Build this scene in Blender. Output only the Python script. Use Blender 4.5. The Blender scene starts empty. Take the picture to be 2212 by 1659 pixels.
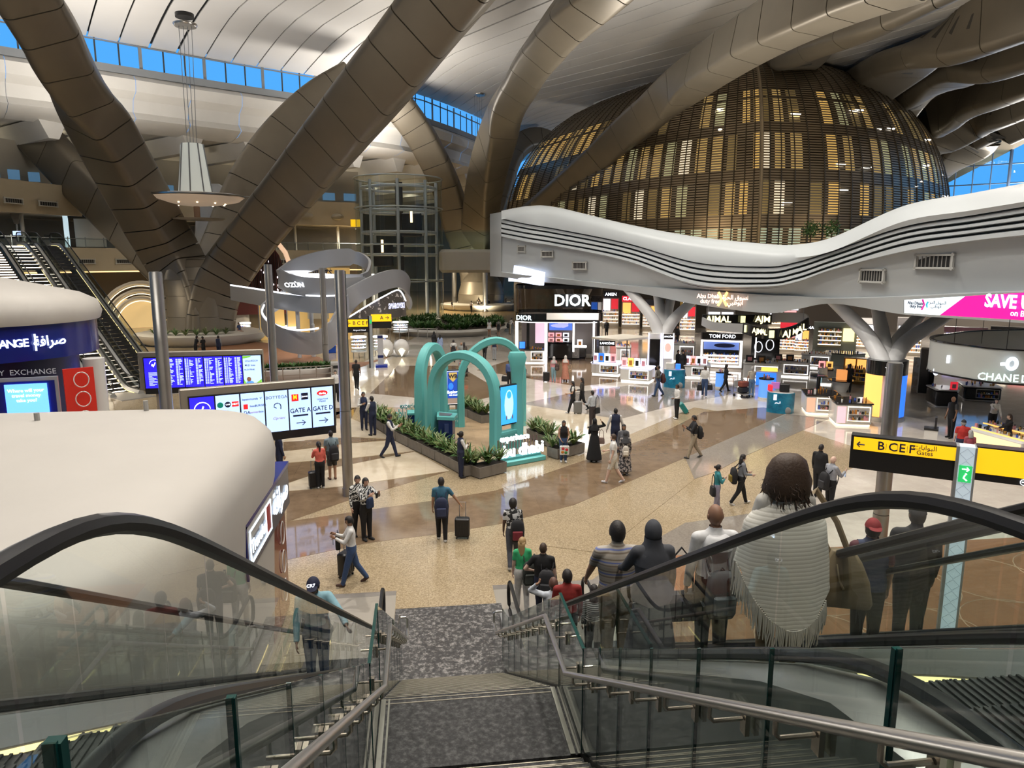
import bpy, bmesh, math, random
import numpy as np
from mathutils import Vector, Matrix
random.seed(7)
sc = bpy.context.scene
COL = sc.collection
R = math.radians
# ---------------------------------------------------------------- camera
F, CX, CY, CAMH = 1533.0, 1106.0, 829.5, 7.75
PIT, YAW = R(9.8), R(7.2)
cd = bpy.data.cameras.new('camera'); cam = bpy.data.objects.new('camera', cd); COL.objects.link(cam)
cd.sensor_fit = 'HORIZONTAL'; cd.sensor_width = 36.0; cd.lens = 36.0 * F / 2212.0
cd.clip_start = 0.05; cd.clip_end = 600
cam.location = (0, 0, CAMH); cam.rotation_euler = (R(90) - PIT, 0, -YAW)
sc.camera = cam
# ---------------------------------------------------------------- world: dusk sky
w = bpy.data.worlds.new('world'); sc.world = w; w.use_nodes = True
bg = w.node_tree.nodes['Background']; bg.inputs[0].default_value = (0.085, 0.40, 0.95, 1); bg.inputs[1].default_value = 1.0
# ---------------------------------------------------------------- exposure
vs = sc.view_settings
vs.view_transform = 'Standard'; vs.look = 'None'; vs.gamma = 1.0; vs.use_curve_mapping = False; vs.exposure = 0.12
cy = sc.cycles; cy.max_bounces = 4; cy.diffuse_bounces = 2; cy.glossy_bounces = 2; cy.transmission_bounces = 2; cy.transparent_max_bounces = 20; cy.caustics_reflective = False; cy.caustics_refractive = False; cy.sample_clamp_indirect = 4.0; cy.use_adaptive_sampling = True; cy.adaptive_threshold = 0.1; cy.adaptive_min_samples = 16
# ---------------------------------------------------------------- hall lamps
def lamp(kind, loc, power, col=(1, .94, .86), size=1.0, rot=(0, 0, 0), spot=None, name='ceiling_lamp'):
    l = bpy.data.lights.new(name, kind); l.energy = power; l.color = col
    if kind == 'AREA': l.shape = 'DISK'; l.size = size
    else: l.shadow_soft_size = size
    if kind == 'SPOT': l.spot_size = R(spot); l.spot_blend = 0.6
    o = bpy.data.objects.new(name, l); COL.objects.link(o); o.location = loc; o.rotation_euler = rot
    return o
for (x, y, p) in [(3, -5, 1.1), (-5, 1, .4), (8, 3, 1), (-6, 12, .55), (7, 12, 1), (0, 22, 1), (13, 22, 1), (-12, 24, 1), (4, 33, 1.1), (-9, 40, 1.1), (17, 38, 1.1), (6, 50, 1.2), (-20, 45, 1.1), (27, 26, 1), (33, 44, 1)]:
    lamp('SPOT', (x, y, 29.5), 6300 * p, size=.35, spot=125)                      # vault downlights; those nearest the camera are added to brighten the escalator riders
for (x, y, z, p, s) in [(18, 62, 12.5, 3800, 6), (32, 50, 12.5, 2600, 6), (-8, 12.5, 5.6, 1116, 7), (-18, 29, 8.2, 2170, 7), (-30, 75, 17.5, 3720, 5), (84, 78, 14, 5000, 8), (60, 128, 14, 6000, 6), (100, 110, 15, 6000, 6), (-4, 98, 19.5, 4030, 5)]:
    lamp('AREA', (x, y, z), p, (1, .94, .86), s, (R(180), 0, 0), name='vault_uplight')  # roof uplights; those in the far nave are added to brighten its dark arches
for (x, y, p) in [(12, 52, 420), (19, 60, 420), (24, 47, 420), (31, 40, 420), (38, 55, 420), (30, 66, 420), (42, 34, 420), (46, 46, 420), (16, 72, 420), (50, 62, 420)]:
    lamp('AREA', (x, y, 5.6), p * 1.2, (1, .93, .86), 2.5, name='shop_downlight')

for (x, y, z, p, c) in [(-14, 84, 6.2, 900, (1, .80, .55)), (-5, 92, 6.2, 900, (1, .82, .6)), (2, 112, 7.5, 1600, (1, .82, .55)), (10, 122, 7.5, 1600, (1, .82, .55)), (-24, 90, 12.4, 700, (1, .9, .75)), (-40, 78, 12.4, 700, (1, .9, .75)), (-10, 108, 12.4, 900, (1, .9, .75)), (-9, 62, 7, 700, (.95, .96, 1)), (-28, 66, 6.4, 600, (1, .84, .6))]:
    lamp('AREA', (x, y, z), p, c, 2.5, name='gallery_fill_lamp')                   # fill lamps added to lift the dark background under and behind the gallery
for (x, y, rz) in [(30, 58, -25), (44, 56, -5), (58, 60, 15), (20, 74, -60)]: lamp('SPOT', (x, y, 11.5), 1700, (1, .80, .52), .3, (R(112), 0, R(rz)), 110, 'pod_fill_spot')  # spots added in front of the pod to lighten its dark louvres
lamp('SPOT', (8.5, 108, .4), 2600, (1, .86, .6), .2, (R(125), 0, R(-20)), 90, 'column_uplight')

# ---------------------------------------------------------------- pixel ray helpers (photo frame 2212 x 1659)
FW = Vector((math.sin(YAW) * math.cos(PIT), math.cos(YAW) * math.cos(PIT), -math.sin(PIT)))
RT = Vector((math.cos(YAW), -math.sin(YAW), 0)); UP = RT.cross(FW)
CAMP = Vector((0, 0, CAMH))
def ray(x, y): return FW + RT * ((x - CX) / F) + UP * ((CY - y) / F)
def G(x, y, z=0.0):
    d = ray(x, y); return CAMP + d * ((z - CAMH) / d.z)
def DP(x, y, dep): return CAMP + ray(x, y) * dep
def PX(x, y, X):                                   # point on the plane x = X
    d = ray(x, y); return CAMP + d * (X / d.x)
# ---------------------------------------------------------------- materials
MATS = {}
def mat(name, col=(.8, .8, .8), rough=.5, metal=0.0, emit=0.0, ecol=None, spec=.5, noise=0.0, nscale=8.0, bump=0.0, coat=0.0, alpha=1.0):
    if name in MATS: return MATS[name]
    m = bpy.data.materials.new(name); m.use_nodes = True; nt = m.node_tree; b = nt.nodes['Principled BSDF']
    b.inputs['Base Color'].default_value = (*col, 1); b.inputs['Roughness'].default_value = rough
    b.inputs['Metallic'].default_value = metal; b.inputs['Specular IOR Level'].default_value = spec
    if coat: b.inputs['Coat Weight'].default_value = coat
    if emit:
        b.inputs['Emission Color'].default_value = (*(ecol or col), 1); b.inputs['Emission Strength'].default_value = emit
    if noise or bump:
        tc = nt.nodes.new('ShaderNodeTexCoord'); nz = nt.nodes.new('ShaderNodeTexNoise'); nz.inputs['Scale'].default_value = nscale; nz.inputs['Detail'].default_value = 5
        nt.links.new(tc.outputs['Object'], nz.inputs['Vector'])
        if noise:
            cr = nt.nodes.new('ShaderNodeValToRGB')
            cr.color_ramp.elements[0].color = (*[c * (1 - noise) for c in col], 1); cr.color_ramp.elements[1].color = (*[min(1, c * (1 + noise)) for c in col], 1)
            cr.color_ramp.elements[0].position = .3; cr.color_ramp.elements[1].position = .7
            nt.links.new(nz.outputs[0], cr.inputs[0]); nt.links.new(cr.outputs[0], b.inputs['Base Color'])
        if bump:
            bp = nt.nodes.new('ShaderNodeBump'); bp.inputs['Strength'].default_value = bump; bp.inputs['Distance'].default_value = .01
            nt.links.new(nz.outputs[0], bp.inputs['Height']); nt.links.new(bp.outputs[0], b.inputs['Normal'])
    MATS[name] = m; return m
def glow(name, col, s): return mat(name, col, .5, emit=s)
def glass(name, tint=(.85, .93, .9), ior=1.45, rough=0.0, refl=1.0):
    if name in MATS: return MATS[name]
    m = bpy.data.materials.new(name); m.use_nodes = True; nt = m.node_tree; nt.nodes.clear()
    o = nt.nodes.new('ShaderNodeOutputMaterial'); mx = nt.nodes.new('ShaderNodeMixShader'); t = nt.nodes.new('ShaderNodeBsdfTransparent'); g = nt.nodes.new('ShaderNodeBsdfGlossy'); fr = nt.nodes.new('ShaderNodeFresnel')
    t.inputs[0].default_value = (*tint, 1); g.inputs['Roughness'].default_value = rough; g.inputs[0].default_value = (refl, refl, refl, 1)
    ge_ = nt.nodes.new('ShaderNodeNewGeometry'); mr = nt.nodes.new('ShaderNodeMapRange'); mr.inputs[3].default_value = ior; mr.inputs[4].default_value = 1 / ior   # same reflection from both sides of the sheet
    nt.links.new(ge_.outputs['Backfacing'], mr.inputs[0]); nt.links.new(mr.outputs[0], fr.inputs[0])
    nt.links.new(fr.outputs[0], mx.inputs[0]); nt.links.new(t.outputs[0], mx.inputs[1]); nt.links.new(g.outputs[0], mx.inputs[2]); nt.links.new(mx.outputs[0], o.inputs[0])
    MATS[name] = m; return m
def stone(name, c1, c2, scale, rough, c3=None, bricks=0, mortar=.004):
    """speckled polished stone: noise mottling, optional slab joints"""
    if name in MATS: return MATS[name]
    m = bpy.data.materials.new(name); m.use_nodes = True; nt = m.node_tree; b = nt.nodes['Principled BSDF']; b.inputs['Roughness'].default_value = rough
    tc = nt.nodes.new('ShaderNodeTexCoord'); nz = nt.nodes.new('ShaderNodeTexNoise'); nz.inputs['Scale'].default_value = scale; nz.inputs['Detail'].default_value = 6; nz.inputs['Roughness'].default_value = .7
    nt.links.new(tc.outputs['Object'], nz.inputs['Vector'])
    cr = nt.nodes.new('ShaderNodeValToRGB'); e = cr.color_ramp.elements; e[0].position = .35; e[1].position = .65; e[0].color = (*c1, 1); e[1].color = (*c2, 1)
    if c3: k = e.new(.5); k.color = (*c3, 1)
    nt.links.new(nz.outputs[0], cr.inputs[0]); src = cr.outputs[0]
    if bricks:
        br = nt.nodes.new('ShaderNodeTexBrick'); br.inputs['Scale'].default_value = 1; br.inputs['Brick Width'].default_value = bricks; br.inputs['Row Height'].default_value = bricks; br.inputs['Mortar Size'].default_value = mortar; br.offset = 0
        br.inputs['Color1'].default_value = (1, 1, 1, 1); br.inputs['Color2'].default_value = (.93, .93, .93, 1); br.inputs['Mortar'].default_value = (.72, .72, .72, 1)
        nt.links.new(tc.outputs['Object'], br.inputs['Vector'])
        mx = nt.nodes.new('ShaderNodeMix'); mx.data_type = 'RGBA'; mx.blend_type = 'MULTIPLY'; mx.inputs[0].default_value = 1
        nt.links.new(src, mx.inputs[6]); nt.links.new(br.outputs[0], mx.inputs[7]); src = mx.outputs[2]
    nt.links.new(src, b.inputs['Base Color'])
    MATS[name] = m; return m
def stripes(name, cols, scale, axis='Z', rough=.7):
    if name in MATS: return MATS[name]
    m = bpy.data.materials.new(name); m.use_nodes = True; nt = m.node_tree; b = nt.nodes['Principled BSDF']; b.inputs['Roughness'].default_value = rough
    tc = nt.nodes.new('ShaderNodeTexCoord'); sp = nt.nodes.new('ShaderNodeSeparateXYZ'); nt.links.new(tc.outputs['Object'], sp.inputs[0])
    mu = nt.nodes.new('ShaderNodeMath'); mu.operation = 'MULTIPLY'; mu.inputs[1].default_value = scale; fr = nt.nodes.new('ShaderNodeMath'); fr.operation = 'FRACT'
    nt.links.new(sp.outputs[axis], mu.inputs[0]); nt.links.new(mu.outputs[0], fr.inputs[0])
    cr = nt.nodes.new('ShaderNodeValToRGB'); cr.color_ramp.interpolation = 'CONSTANT'; e = cr.color_ramp.elements
    for i, c in enumerate(cols):
        k = e[i] if i < 2 else e.new(i / len(cols)); k.position = i / len(cols); k.color = (*c, 1)
    nt.links.new(fr.outputs[0], cr.inputs[0]); nt.links.new(cr.outputs[0], b.inputs['Base Color']); MATS[name] = m; return m
def blotch(name, c1, c2, scale, kind='noise', thr=.5, rough=.75):
    if name in MATS: return MATS[name]
    m = bpy.data.materials.new(name); m.use_nodes = True; nt = m.node_tree; b = nt.nodes['Principled BSDF']; b.inputs['Roughness'].default_value = rough
    tc = nt.nodes.new('ShaderNodeTexCoord')
    if kind == 'wave':
        nz = nt.nodes.new('ShaderNodeTexWave'); nz.inputs['Distortion'].default_value = 9; nz.inputs['Detail'].default_value = 1; nz.bands_direction = 'DIAGONAL'
    else:
        nz = nt.nodes.new('ShaderNodeTexNoise')
    nz.inputs['Scale'].default_value = scale
    nt.links.new(tc.outputs['Object'], nz.inputs['Vector'])
    cr = nt.nodes.new('ShaderNodeValToRGB'); cr.color_ramp.interpolation = 'CONSTANT'; e = cr.color_ramp.elements
    e[0].position = 0; e[1].position = thr; e[0].color = (*c1, 1); e[1].color = (*c2, 1)
    nt.links.new(nz.outputs[0], cr.inputs[0]); nt.links.new(cr.outputs[0], b.inputs['Base Color']); MATS[name] = m; return m

# ---------------------------------------------------------------- mesh builder
class MB:
    def __init__(s): s.v = []; s.f = []; s.m = []; s.k = 0
    def add(s, v, f, k=None):
        o = len(s.v); s.v += [tuple(p) for p in v]; s.f += [tuple(i + o for i in q) for q in f]; s.m += [s.k if k is None else k] * len(f); return s
    def box(s, c, d, rz=0.0, k=None):
        cs, sn = math.cos(rz), math.sin(rz); v = []
        for z in (-1, 1):
            for x, y in ((-1, -1), (1, -1), (1, 1), (-1, 1)):
                X, Y = x * d[0] / 2, y * d[1] / 2; v.append((c[0] + X * cs - Y * sn, c[1] + X * sn + Y * cs, c[2] + z * d[2] / 2))
        return s.add(v, [(3, 2, 1, 0), (4, 5, 6, 7), (0, 1, 5, 4), (1, 2, 6, 5), (2, 3, 7, 6), (3, 0, 4, 7)], k)
    def bx(s, x0, x1, y0, y1, z0, z1, k=None): return s.box(((x0 + x1) / 2, (y0 + y1) / 2, (z0 + z1) / 2), (x1 - x0, y1 - y0, z1 - z0), 0, k)
    def loft(s, rings, closed=True, caps=True, k=None):
        n = len(rings[0]); v = [p for r in rings for p in r]; f = []
        for i in range(len(rings) - 1):
            for j in range(n if closed else n - 1):
                a, b = i * n + j, i * n + (j + 1) % n; f.append((a, b, b + n, a + n))
        if caps and closed: f.append(tuple(reversed(range(n)))); f.append(tuple(range((len(rings) - 1) * n, len(rings) * n)))
        return s.add(v, f, k)
    def cyl(s, p0, p1, r0, r1=None, n=14, k=None):
        r1 = r0 if r1 is None else r1; p0, p1 = Vector(p0), Vector(p1); d = (p1 - p0).normalized()
        a = d.orthogonal().normalized(); b = d.cross(a)
        rg = [[p + (a * math.cos(t) + b * math.sin(t)) * r for t in [2 * math.pi * i / n for i in range(n)]] for p, r in ((p0, r0), (p1, r1))]
        return s.loft(rg, True, True, k)
    def tube(s, path, r, n=8, closed=False, k=None, sx=1.0):
        P = [Vector(p) for p in path]; rings = []; ref = None
        for i, p in enumerate(P):
            t = (P[(i + 1) % len(P)] - P[i - 1]) if closed else (P[min(i + 1, len(P) - 1)] - P[max(i - 1, 0)])
            t.normalize()
            if ref is None: ref = t.orthogonal().normalized() if abs(t.z) > .95 else Vector((0, 0, 1))
            a = (ref - t * ref.dot(t))
            a = a.normalized() if a.length > 1e-5 else t.orthogonal().normalized()
            b = t.cross(a); ref = a if abs(t.z) > .9 else ref
            rr = r[i] if isinstance(r, (list, tuple)) else r
            rings.append([p + (a * math.cos(q) + b * math.sin(q) * sx) * rr for q in [2 * math.pi * j / n for j in range(n)]])
        if closed: rings.append(rings[0])
        return s.loft(rings, True, not closed, k)
    def prism(s, pts, z0, z1, k=None):
        return s.loft([[(p[0], p[1], z0) for p in pts], [(p[0], p[1], z1) for p in pts]], True, True, k)
    def ell(s, c, r, n=12, m=8, k=None, rz=0.0):
        cs, sn = math.cos(rz), math.sin(rz); rings = []
        for i in range(m + 1):
            t = math.pi * i / m; q = max(math.sin(t), .02); rg = []
            for j in range(n):
                a = 2 * math.pi * j / n; X, Y = r[0] * q * math.cos(a), r[1] * q * math.sin(a)
                rg.append((c[0] + X * cs - Y * sn, c[1] + X * sn + Y * cs, c[2] - r[2] * math.cos(t)))
            rings.append(rg)
        return s.loft(rings, True, True, k)
    def rbox(s, c, d, r=.05, rz=0.0, k=None, n=3):
        pts = rrect(d[0], d[1], r, n); cs, sn = math.cos(rz), math.sin(rz); rings = []
        e = min(r, d[2] * .45) * .6
        for z, q in ((-d[2] / 2, e), (-d[2] / 2 + e, 0), (d[2] / 2 - e, 0), (d[2] / 2, e)):
            fx, fy = 1 - 2 * q / d[0], 1 - 2 * q / d[1]
            rings.append([(c[0] + x * fx * cs - y * fy * sn, c[1] + x * fx * sn + y * fy * cs, c[2] + z) for x, y in pts])
        return s.loft(rings, True, True, k)
    def grid(s, rows, k=None):                       # open sheet from rows of points
        return s.loft(rows, False, False, k)
    def build(s, name, mats, parent=None, sharp=40, world=False, flat=False):
        v = s.v
        if parent is not None and world:
            L = parent.location; a = -parent.rotation_euler.z; cs, sn = math.cos(a), math.sin(a)
            v = [((x - L.x) * cs - (y - L.y) * sn, (x - L.x) * sn + (y - L.y) * cs, z - L.z) for x, y, z in v]
        loc = None
        if parent is None and v:
            A = np.array(v); lo, hi = A.min(0), A.max(0); loc = ((lo[0] + hi[0]) / 2, (lo[1] + hi[1]) / 2, lo[2]); v = [tuple(q) for q in (A - np.array(loc))]
        me = bpy.data.meshes.new(name); me.from_pydata([tuple(map(float, p)) for p in v], [], s.f)
        ml = mats if isinstance(mats, (list, tuple)) else [mats]
        for q in ml: me.materials.append(q)
        if len(ml) > 1: me.polygons.foreach_set('material_index', s.m)
        if not flat:
            me.polygons.foreach_set('use_smooth', [True] * len(me.polygons))
            if sharp < 180: me.set_sharp_from_angle(angle=R(sharp))
        me.update()
        o = bpy.data.objects.new(name, me); COL.objects.link(o)
        if loc: o.location = loc
        if parent is not None: o.parent = parent
        return o
def rrect(w_, h_, r, n=3):
    r = min(r, w_ / 2 - .001, h_ / 2 - .001); p = []
    for cx, cy, a0 in ((w_ / 2 - r, h_ / 2 - r, 0), (-w_ / 2 + r, h_ / 2 - r, 90), (-w_ / 2 + r, -h_ / 2 + r, 180), (w_ / 2 - r, -h_ / 2 + r, 270)):
        for i in range(n + 1):
            a = R(a0 + 90 * i / n); p.append((cx + r * math.cos(a), cy + r * math.sin(a)))
    return p
def thing(name, label, cat, loc=(0, 0, 0), rz=0.0, group=None):
    o = bpy.data.objects.new(name, None); COL.objects.link(o); o.empty_display_size = .2
    o.location = loc; o.rotation_euler = (0, 0, rz); o['label'] = label; o['category'] = cat
    if group: o['group'] = group
    return o
def tag(o, label, cat, group=None):
    o['label'] = label; o['category'] = cat
    if group: o['group'] = group
    return o
def struct(o): o['kind'] = 'structure'; return o
def sroot(name, loc=(0, 0, 0)):
    o = bpy.data.objects.new(name, None); COL.objects.link(o); o.location = loc; o['kind'] = 'structure'; return o
def dup(o, parent=None, loc=None, rz=None):
    c = o.copy(); COL.objects.link(c)
    if parent is not None: c.parent = parent
    if loc is not None: c.location = loc
    if rz is not None: c.rotation_euler.z = rz
    for ch in o.children: dup(ch, c)
    return c
def inst(o, name, parent=None, loc=None):
    c = o.copy(); c.name = name; COL.objects.link(c)
    if parent is not None: c.parent = parent
    if loc is not None: c.location = loc
    return c
def catmull(P, n):
    P = [Vector(p) for p in P]; out = []; m = len(P) - 1
    for i in range(n + 1):
        t = i / n * m; k = min(int(t), m - 1); u = t - k
        a, b, c, d = P[max(k - 1, 0)], P[k], P[k + 1], P[min(k + 2, m)]
        out.append(.5 * ((2 * b) + (c - a) * u + (2 * a - 5 * b + 4 * c - d) * u * u + (3 * b - a - 3 * c + d) * u ** 3))
    return out
def lerp(xs, ys, x):
    return float(np.interp(x, xs, ys))
# ---------------------------------------------------------------- lettering
AR = {'ا': 'FE8D FE8E', 'أ': 'FE83 FE84', 'ب': 'FE8F FE90 FE91 FE92', 'ة': 'FE93 FE94', 'ت': 'FE95 FE96 FE97 FE98', 'ح': 'FEA1 FEA2 FEA3 FEA4', 'د': 'FEA9 FEAA', 'ر': 'FEAD FEAE', 'س': 'FEB1 FEB2 FEB3 FEB4', 'ص': 'FEB9 FEBA FEBB FEBC', 'ظ': 'FEC5 FEC6 FEC7 FEC8', 'ع': 'FEC9 FECA FECB FECC', 'ف': 'FED1 FED2 FED3 FED4', 'ق': 'FED5 FED6 FED7 FED8', 'ك': 'FED9 FEDA FEDB FEDC', 'ل': 'FEDD FEDE FEDF FEE0', 'م': 'FEE1 FEE2 FEE3 FEE4', 'ن': 'FEE5 FEE6 FEE7 FEE8', 'و': 'FEED FEEE', 'ي': 'FEF1 FEF2 FEF3 FEF4', 'ى': 'FEEF FEF0', 'ش': 'FEB5 FEB6 FEB7 FEB8', 'خ': 'FEA5 FEA6 FEA7 FEA8', 'ط': 'FEC1 FEC2 FEC3 FEC4', 'ه': 'FEE9 FEEA FEEB FEEC'}
def arabic(s):
    o = ''
    for i, ch in enumerate(s):
        if ch not in AR: o += ch; continue
        fm = AR[ch].split(); pj = i > 0 and s[i - 1] in AR and len(AR[s[i - 1]].split()) == 4; nj = i + 1 < len(s) and s[i + 1] in AR and len(fm) == 4
        o += chr(int(fm[3 if pj and nj else 1 if pj else 2 if nj else 0], 16))
    return o[::-1]
TCACHE = {}
def text(name, s, size, m, parent=None, loc=(0, 0, 0), rz=0.0, tilt=90, bold=0.0, ext=.006, align='CENTER', sx=1.0, curve=None, slant=0.0):
    """raised letters standing up (tilt 90), facing local -Y when rz = 0. curve = radius: wraps round a vertical axis"""
    c = bpy.data.curves.new('t', 'FONT'); c.body = s; c.size = size; c.align_x = align; c.align_y = 'CENTER'; c.offset = bold * size; c.extrude = ext; c.resolution_u = 2; c.shear = slant
    t = bpy.data.objects.new('t', c); me = bpy.data.meshes.new_from_object(t); bpy.data.objects.remove(t); bpy.data.curves.remove(c)
    n = len(me.vertices); co = np.empty(n * 3, dtype=np.float32); me.vertices.foreach_get('co', co); co = co.reshape(-1, 3); co[:, 0] *= sx
    if tilt == 90: co = np.stack([co[:, 0], -co[:, 2], co[:, 1]], 1)
    if curve:
        th = co[:, 0] / curve; r = curve - co[:, 1]; co = np.stack([r * np.sin(th), -r * np.cos(th), co[:, 2]], 1)
    cs, sn = math.cos(rz), math.sin(rz)
    co = np.stack([co[:, 0] * cs - co[:, 1] * sn, co[:, 0] * sn + co[:, 1] * cs, co[:, 2]], 1)
    if parent is None: off = Vector((0, 0, 0))
    else: off = Vector(loc)
    co += np.array(off, dtype=np.float32)
    me.vertices.foreach_set('co', co.astype(np.float32).ravel()); me.materials.clear(); me.materials.append(m); me.name = name; me.update()
    o = bpy.data.objects.new(name, me); COL.objects.link(o)
    if parent is not None: o.parent = parent
    else: o.location = loc
    return o
# ================================================================ SETTING
granite = stone('granite_tan', (.22, .165, .10), (.46, .37, .245), 26, .14, (.34, .265, .165), 1.2, .003)
brown = stone('marble_brown', (.155, .105, .064), (.21, .145, .09), 2.2, .07, None, 1.2, .003)
cream = stone('marble_cream', (.50, .42, .31), (.58, .50, .38), 1.6, .07, None, 1.2, .003)
greyst = stone('marble_grey', (.20, .175, .15), (.27, .24, .205), 18, .09, None, 1.2, .003)
whitest = stone('marble_white', (.50, .45, .39), (.58, .53, .46), 1.2, .08, None, 1.2, .003)
terraz = stone('terrazzo_charcoal', (.035, .034, .036), (.26, .25, .24), 11, .3, (.06, .058, .058))
carpet_o = stone('carpet_orange', (.20, .085, .035), (.25, .11, .045), 14, .8, None, 1.5, .012)
sandfl = stone('floor_sand', (.34, .24, .11), (.40, .29, .14), 1.5, .2)
carpetg = stone('carpet_charcoal', (.022, .022, .022), (.085, .085, .083), 17, .95, (.04, .04, .04))
fl = struct(MB().bx(-130, 130, -30, 190, -.4, 0).build('floor', granite))
def inlay(name, pts, m, z=.004, world=False):
    P = [G(*p) for p in pts] if not world else [Vector((p[0], p[1], 0)) for p in pts]
    return MB().prism([(q.x, q.y) for q in P], .0005, z).build(name, m, fl, world=True)
# far polished fields first, then the wedges that fan out across the concourse
inlay('stone_field', [(560, 872), (700, 822), (980, 690), (1130, 660), (1320, 735), (1700, 640), (2600, 640), (2600, 1060), (1905, 985), (1660, 905), (1500, 880), (1250, 985), (1000, 880), (760, 880), (610, 985)], whitest, .003)
inlay('stone_field', [(1905, 985), (1478, 1165), (1560, 1260), (2600, 1260), (2600, 1060)], whitest, .003)
INZ = .004
for pts, m in [
    ([(619, 1127), (932, 1082), (1070, 1060), (1240, 1002), (1330, 972), (1440, 930), (1520, 890), (1650, 880), (1700, 893), (1478, 990), (1240, 1091), (1080, 1132), (945, 1154), (794, 1173), (619, 1210)], brown),
    ([(619, 1062), (619, 1128), (750, 1082), (970, 1018), (738, 1052)], brown),
    ([(614, 1001), (614, 1046), (720, 1010), (895, 975), (764, 990)], brown),
    ([(612, 955), (612, 975), (760, 957), (850, 950), (760, 945)], brown),
    ([(612, 976), (614, 1000), (764, 989), (895, 974), (850, 951), (760, 958)], cream),
    ([(614, 1047), (619, 1061), (738, 1051), (970, 1017), (896, 976), (720, 1011)], cream),
    ([(660, 905), (612, 954), (760, 944), (848, 948), (818, 930), (760, 905)], cream),
    ([(640, 928), (705, 882), (770, 881), (760, 903), (664, 904)], brown),
    ([(1128, 872), (1190, 940), (1340, 905), (1480, 870), (1620, 845), (1540, 822), (1380, 830), (1240, 848)], greyst),
    ([(1128, 873), (1345, 907), (1262, 936), (1190, 946)], cream),
    ([(1030, 800), (1250, 835), (1420, 815), (1330, 775), (1130, 770)], brown),
    ([(800, 850), (1010, 870), (1090, 850), (990, 790), (860, 790)], brown),
    ([(770, 845), (800, 849), (860, 789), (990, 788), (960, 770), (850, 772)], cream),
    ([(1480, 989), (1700, 894), (1790, 905), (1610, 985), (1545, 1020), (1500, 1035)], greyst),
    ([(1200, 1113), (1478, 991), (1500, 1036), (1380, 1130), (1300, 1195), (1180, 1180)], granite),
    ([(1300, 1196), (1380, 1131), (1545, 1021), (1690, 1000), (1640, 1110), (1480, 1260), (1330, 1330)], granite),
    ([(1270, 1260), (1330, 1215), (1480, 1130), (1620, 1110), (1560, 1330), (1260, 1330)], greyst),
    ([(857, 1316), (857, 1280), (1071, 1262), (1075, 1304)], granite),
]: INZ += .0004; inlay('stone_inlay', pts, m, INZ)
inlay('terrazzo_apron', [(-.74, 12.3), (1.66, 12.3), (1.66, 15.13), (-.74, 15.13)], terraz, .015, True)
inlay('carpet_field', [(400, 800), (430, 752), (500, 735), (590, 742), (690, 772), (715, 786), (800, 781), (850, 768), (760, 800), (740, 812), (690, 835), (600, 862), (400, 862)], carpet_o, .016)
inlay('carpet_field', [(4.9, 11.5), (24, 11.5), (24, 17.2), (4.9, 17.2)], carpet_o, .016, True)
inlay('sand_field', [(940, 650), (960, 700), (1060, 705), (1135, 690), (1135, 645)], sandfl, .016)
for sx in (0, 1):                                          # curved bright ornaments woven into the carpet
    for k in range(5):
        c = (8 + k * 2.4 + sx, 12.6 + sx * 2.3); ring = MB().tube([(c[0] + 1.3 * math.cos(t), c[1] + 1.3 * math.sin(t), .018) for t in [2 * math.pi * i / 28 for i in range(28)]], .014, 4, True)
        ring.build('carpet_ornament', mat('ornament', (.45, .3, .2), .8), fl, world=True)
# ---------------------------------------------------------------- outer shell (closes the hall where the photo does not look)
white = mat('white_paint', (.72, .70, .66), .55, noise=.03, nscale=.6)
beige = mat('beige_panel', (.46, .40, .29), .5, noise=.05, nscale=.4)
struct(MB().bx(-130, 130, -31, -30, 0, 45).build('wall_back', white))
struct(MB().bx(-131, -130, -30, 190, 0, 26).build('wall_left', beige))
struct(MB().bx(130, 131, -30, 70, 0, 45).build('wall_right', white))
struct(MB().bx(24, 84, 160, 161, 0, 45).build('wall_end', white))
struct(MB().bx(-130, 40, 190, 191, 0, 27).build('wall_far', beige))
# ---------------------------------------------------------------- vault: strips of white panels, each a piece with an open joint
cl = [Vector(p) for p in [(-110, 37, 0), (-70, 63.6, 0), (-36.6, 86.1, 0), (-27, 92.9, 0), (-10, 103.7, 0), (-2.7, 108.9, 0), (3.4, 117.4, 0), (11.7, 132.8, 0), (19, 150, 0), (24, 190, 0)]]
clp = catmull(cl, 700); cum = [0]
for a, b in zip(clp, clp[1:]): cum.append(cum[-1] + (b - a).length)
def clr(s):
    k = min(max(int(np.searchsorted(cum, s)) - 1, 0), len(cum) - 2); u = (s - cum[k]) / max(cum[k + 1] - cum[k], 1e-6); return clp[k].lerp(clp[k + 1], u)
VD = Vector((.50, -.866, 0))
def vz(v, s): return 32.2 + 1.9 * math.sin(min(v / 16, 1) * math.pi * .5) - .9 * math.sin(max(v - 14, 0) / 26) + .5 * math.sin(s / 21 + v / 30)
vault = sroot('ceiling', (0, 60, 32)); vmat = mat('vault_white', (.66, .64, .61), .42, noise=.02, nscale=.3)
total = cum[-1]; step_s = 3.1; ns = int(total / step_s)
vs_ = [0, .6, 1.5, 3, 5, 7.5, 10.5, 14, 18, 23, 28, 34, 41, 49, 58, 68, 80, 95, 112, 132, 160]
for i in range(ns):
    g = .08 if i % 9 != 4 else .2
    rows = []
    for v in vs_:
        r = []
        for q in (i * step_s + g, (i + 1) * step_s - g):
            b = clr(q); p = b + VD * v; r.append((p.x, p.y, vz(v, q)))
        rows.append(r)
    t = [[(x, y, z + .12) for x, y, z in r] for r in rows]
    rings = [[a[0], a[1], b[1], b[0]] for a, b in zip(rows, t)]
    MB().loft(rings).build('ceiling_panel', vmat, vault, 30, world=True)
rows = [[tuple(clr(s) + VD * v + Vector((0, 0, vz(v, s) + .5))) for s in np.linspace(0, total - .1, 60)] for v in vs_]
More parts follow.
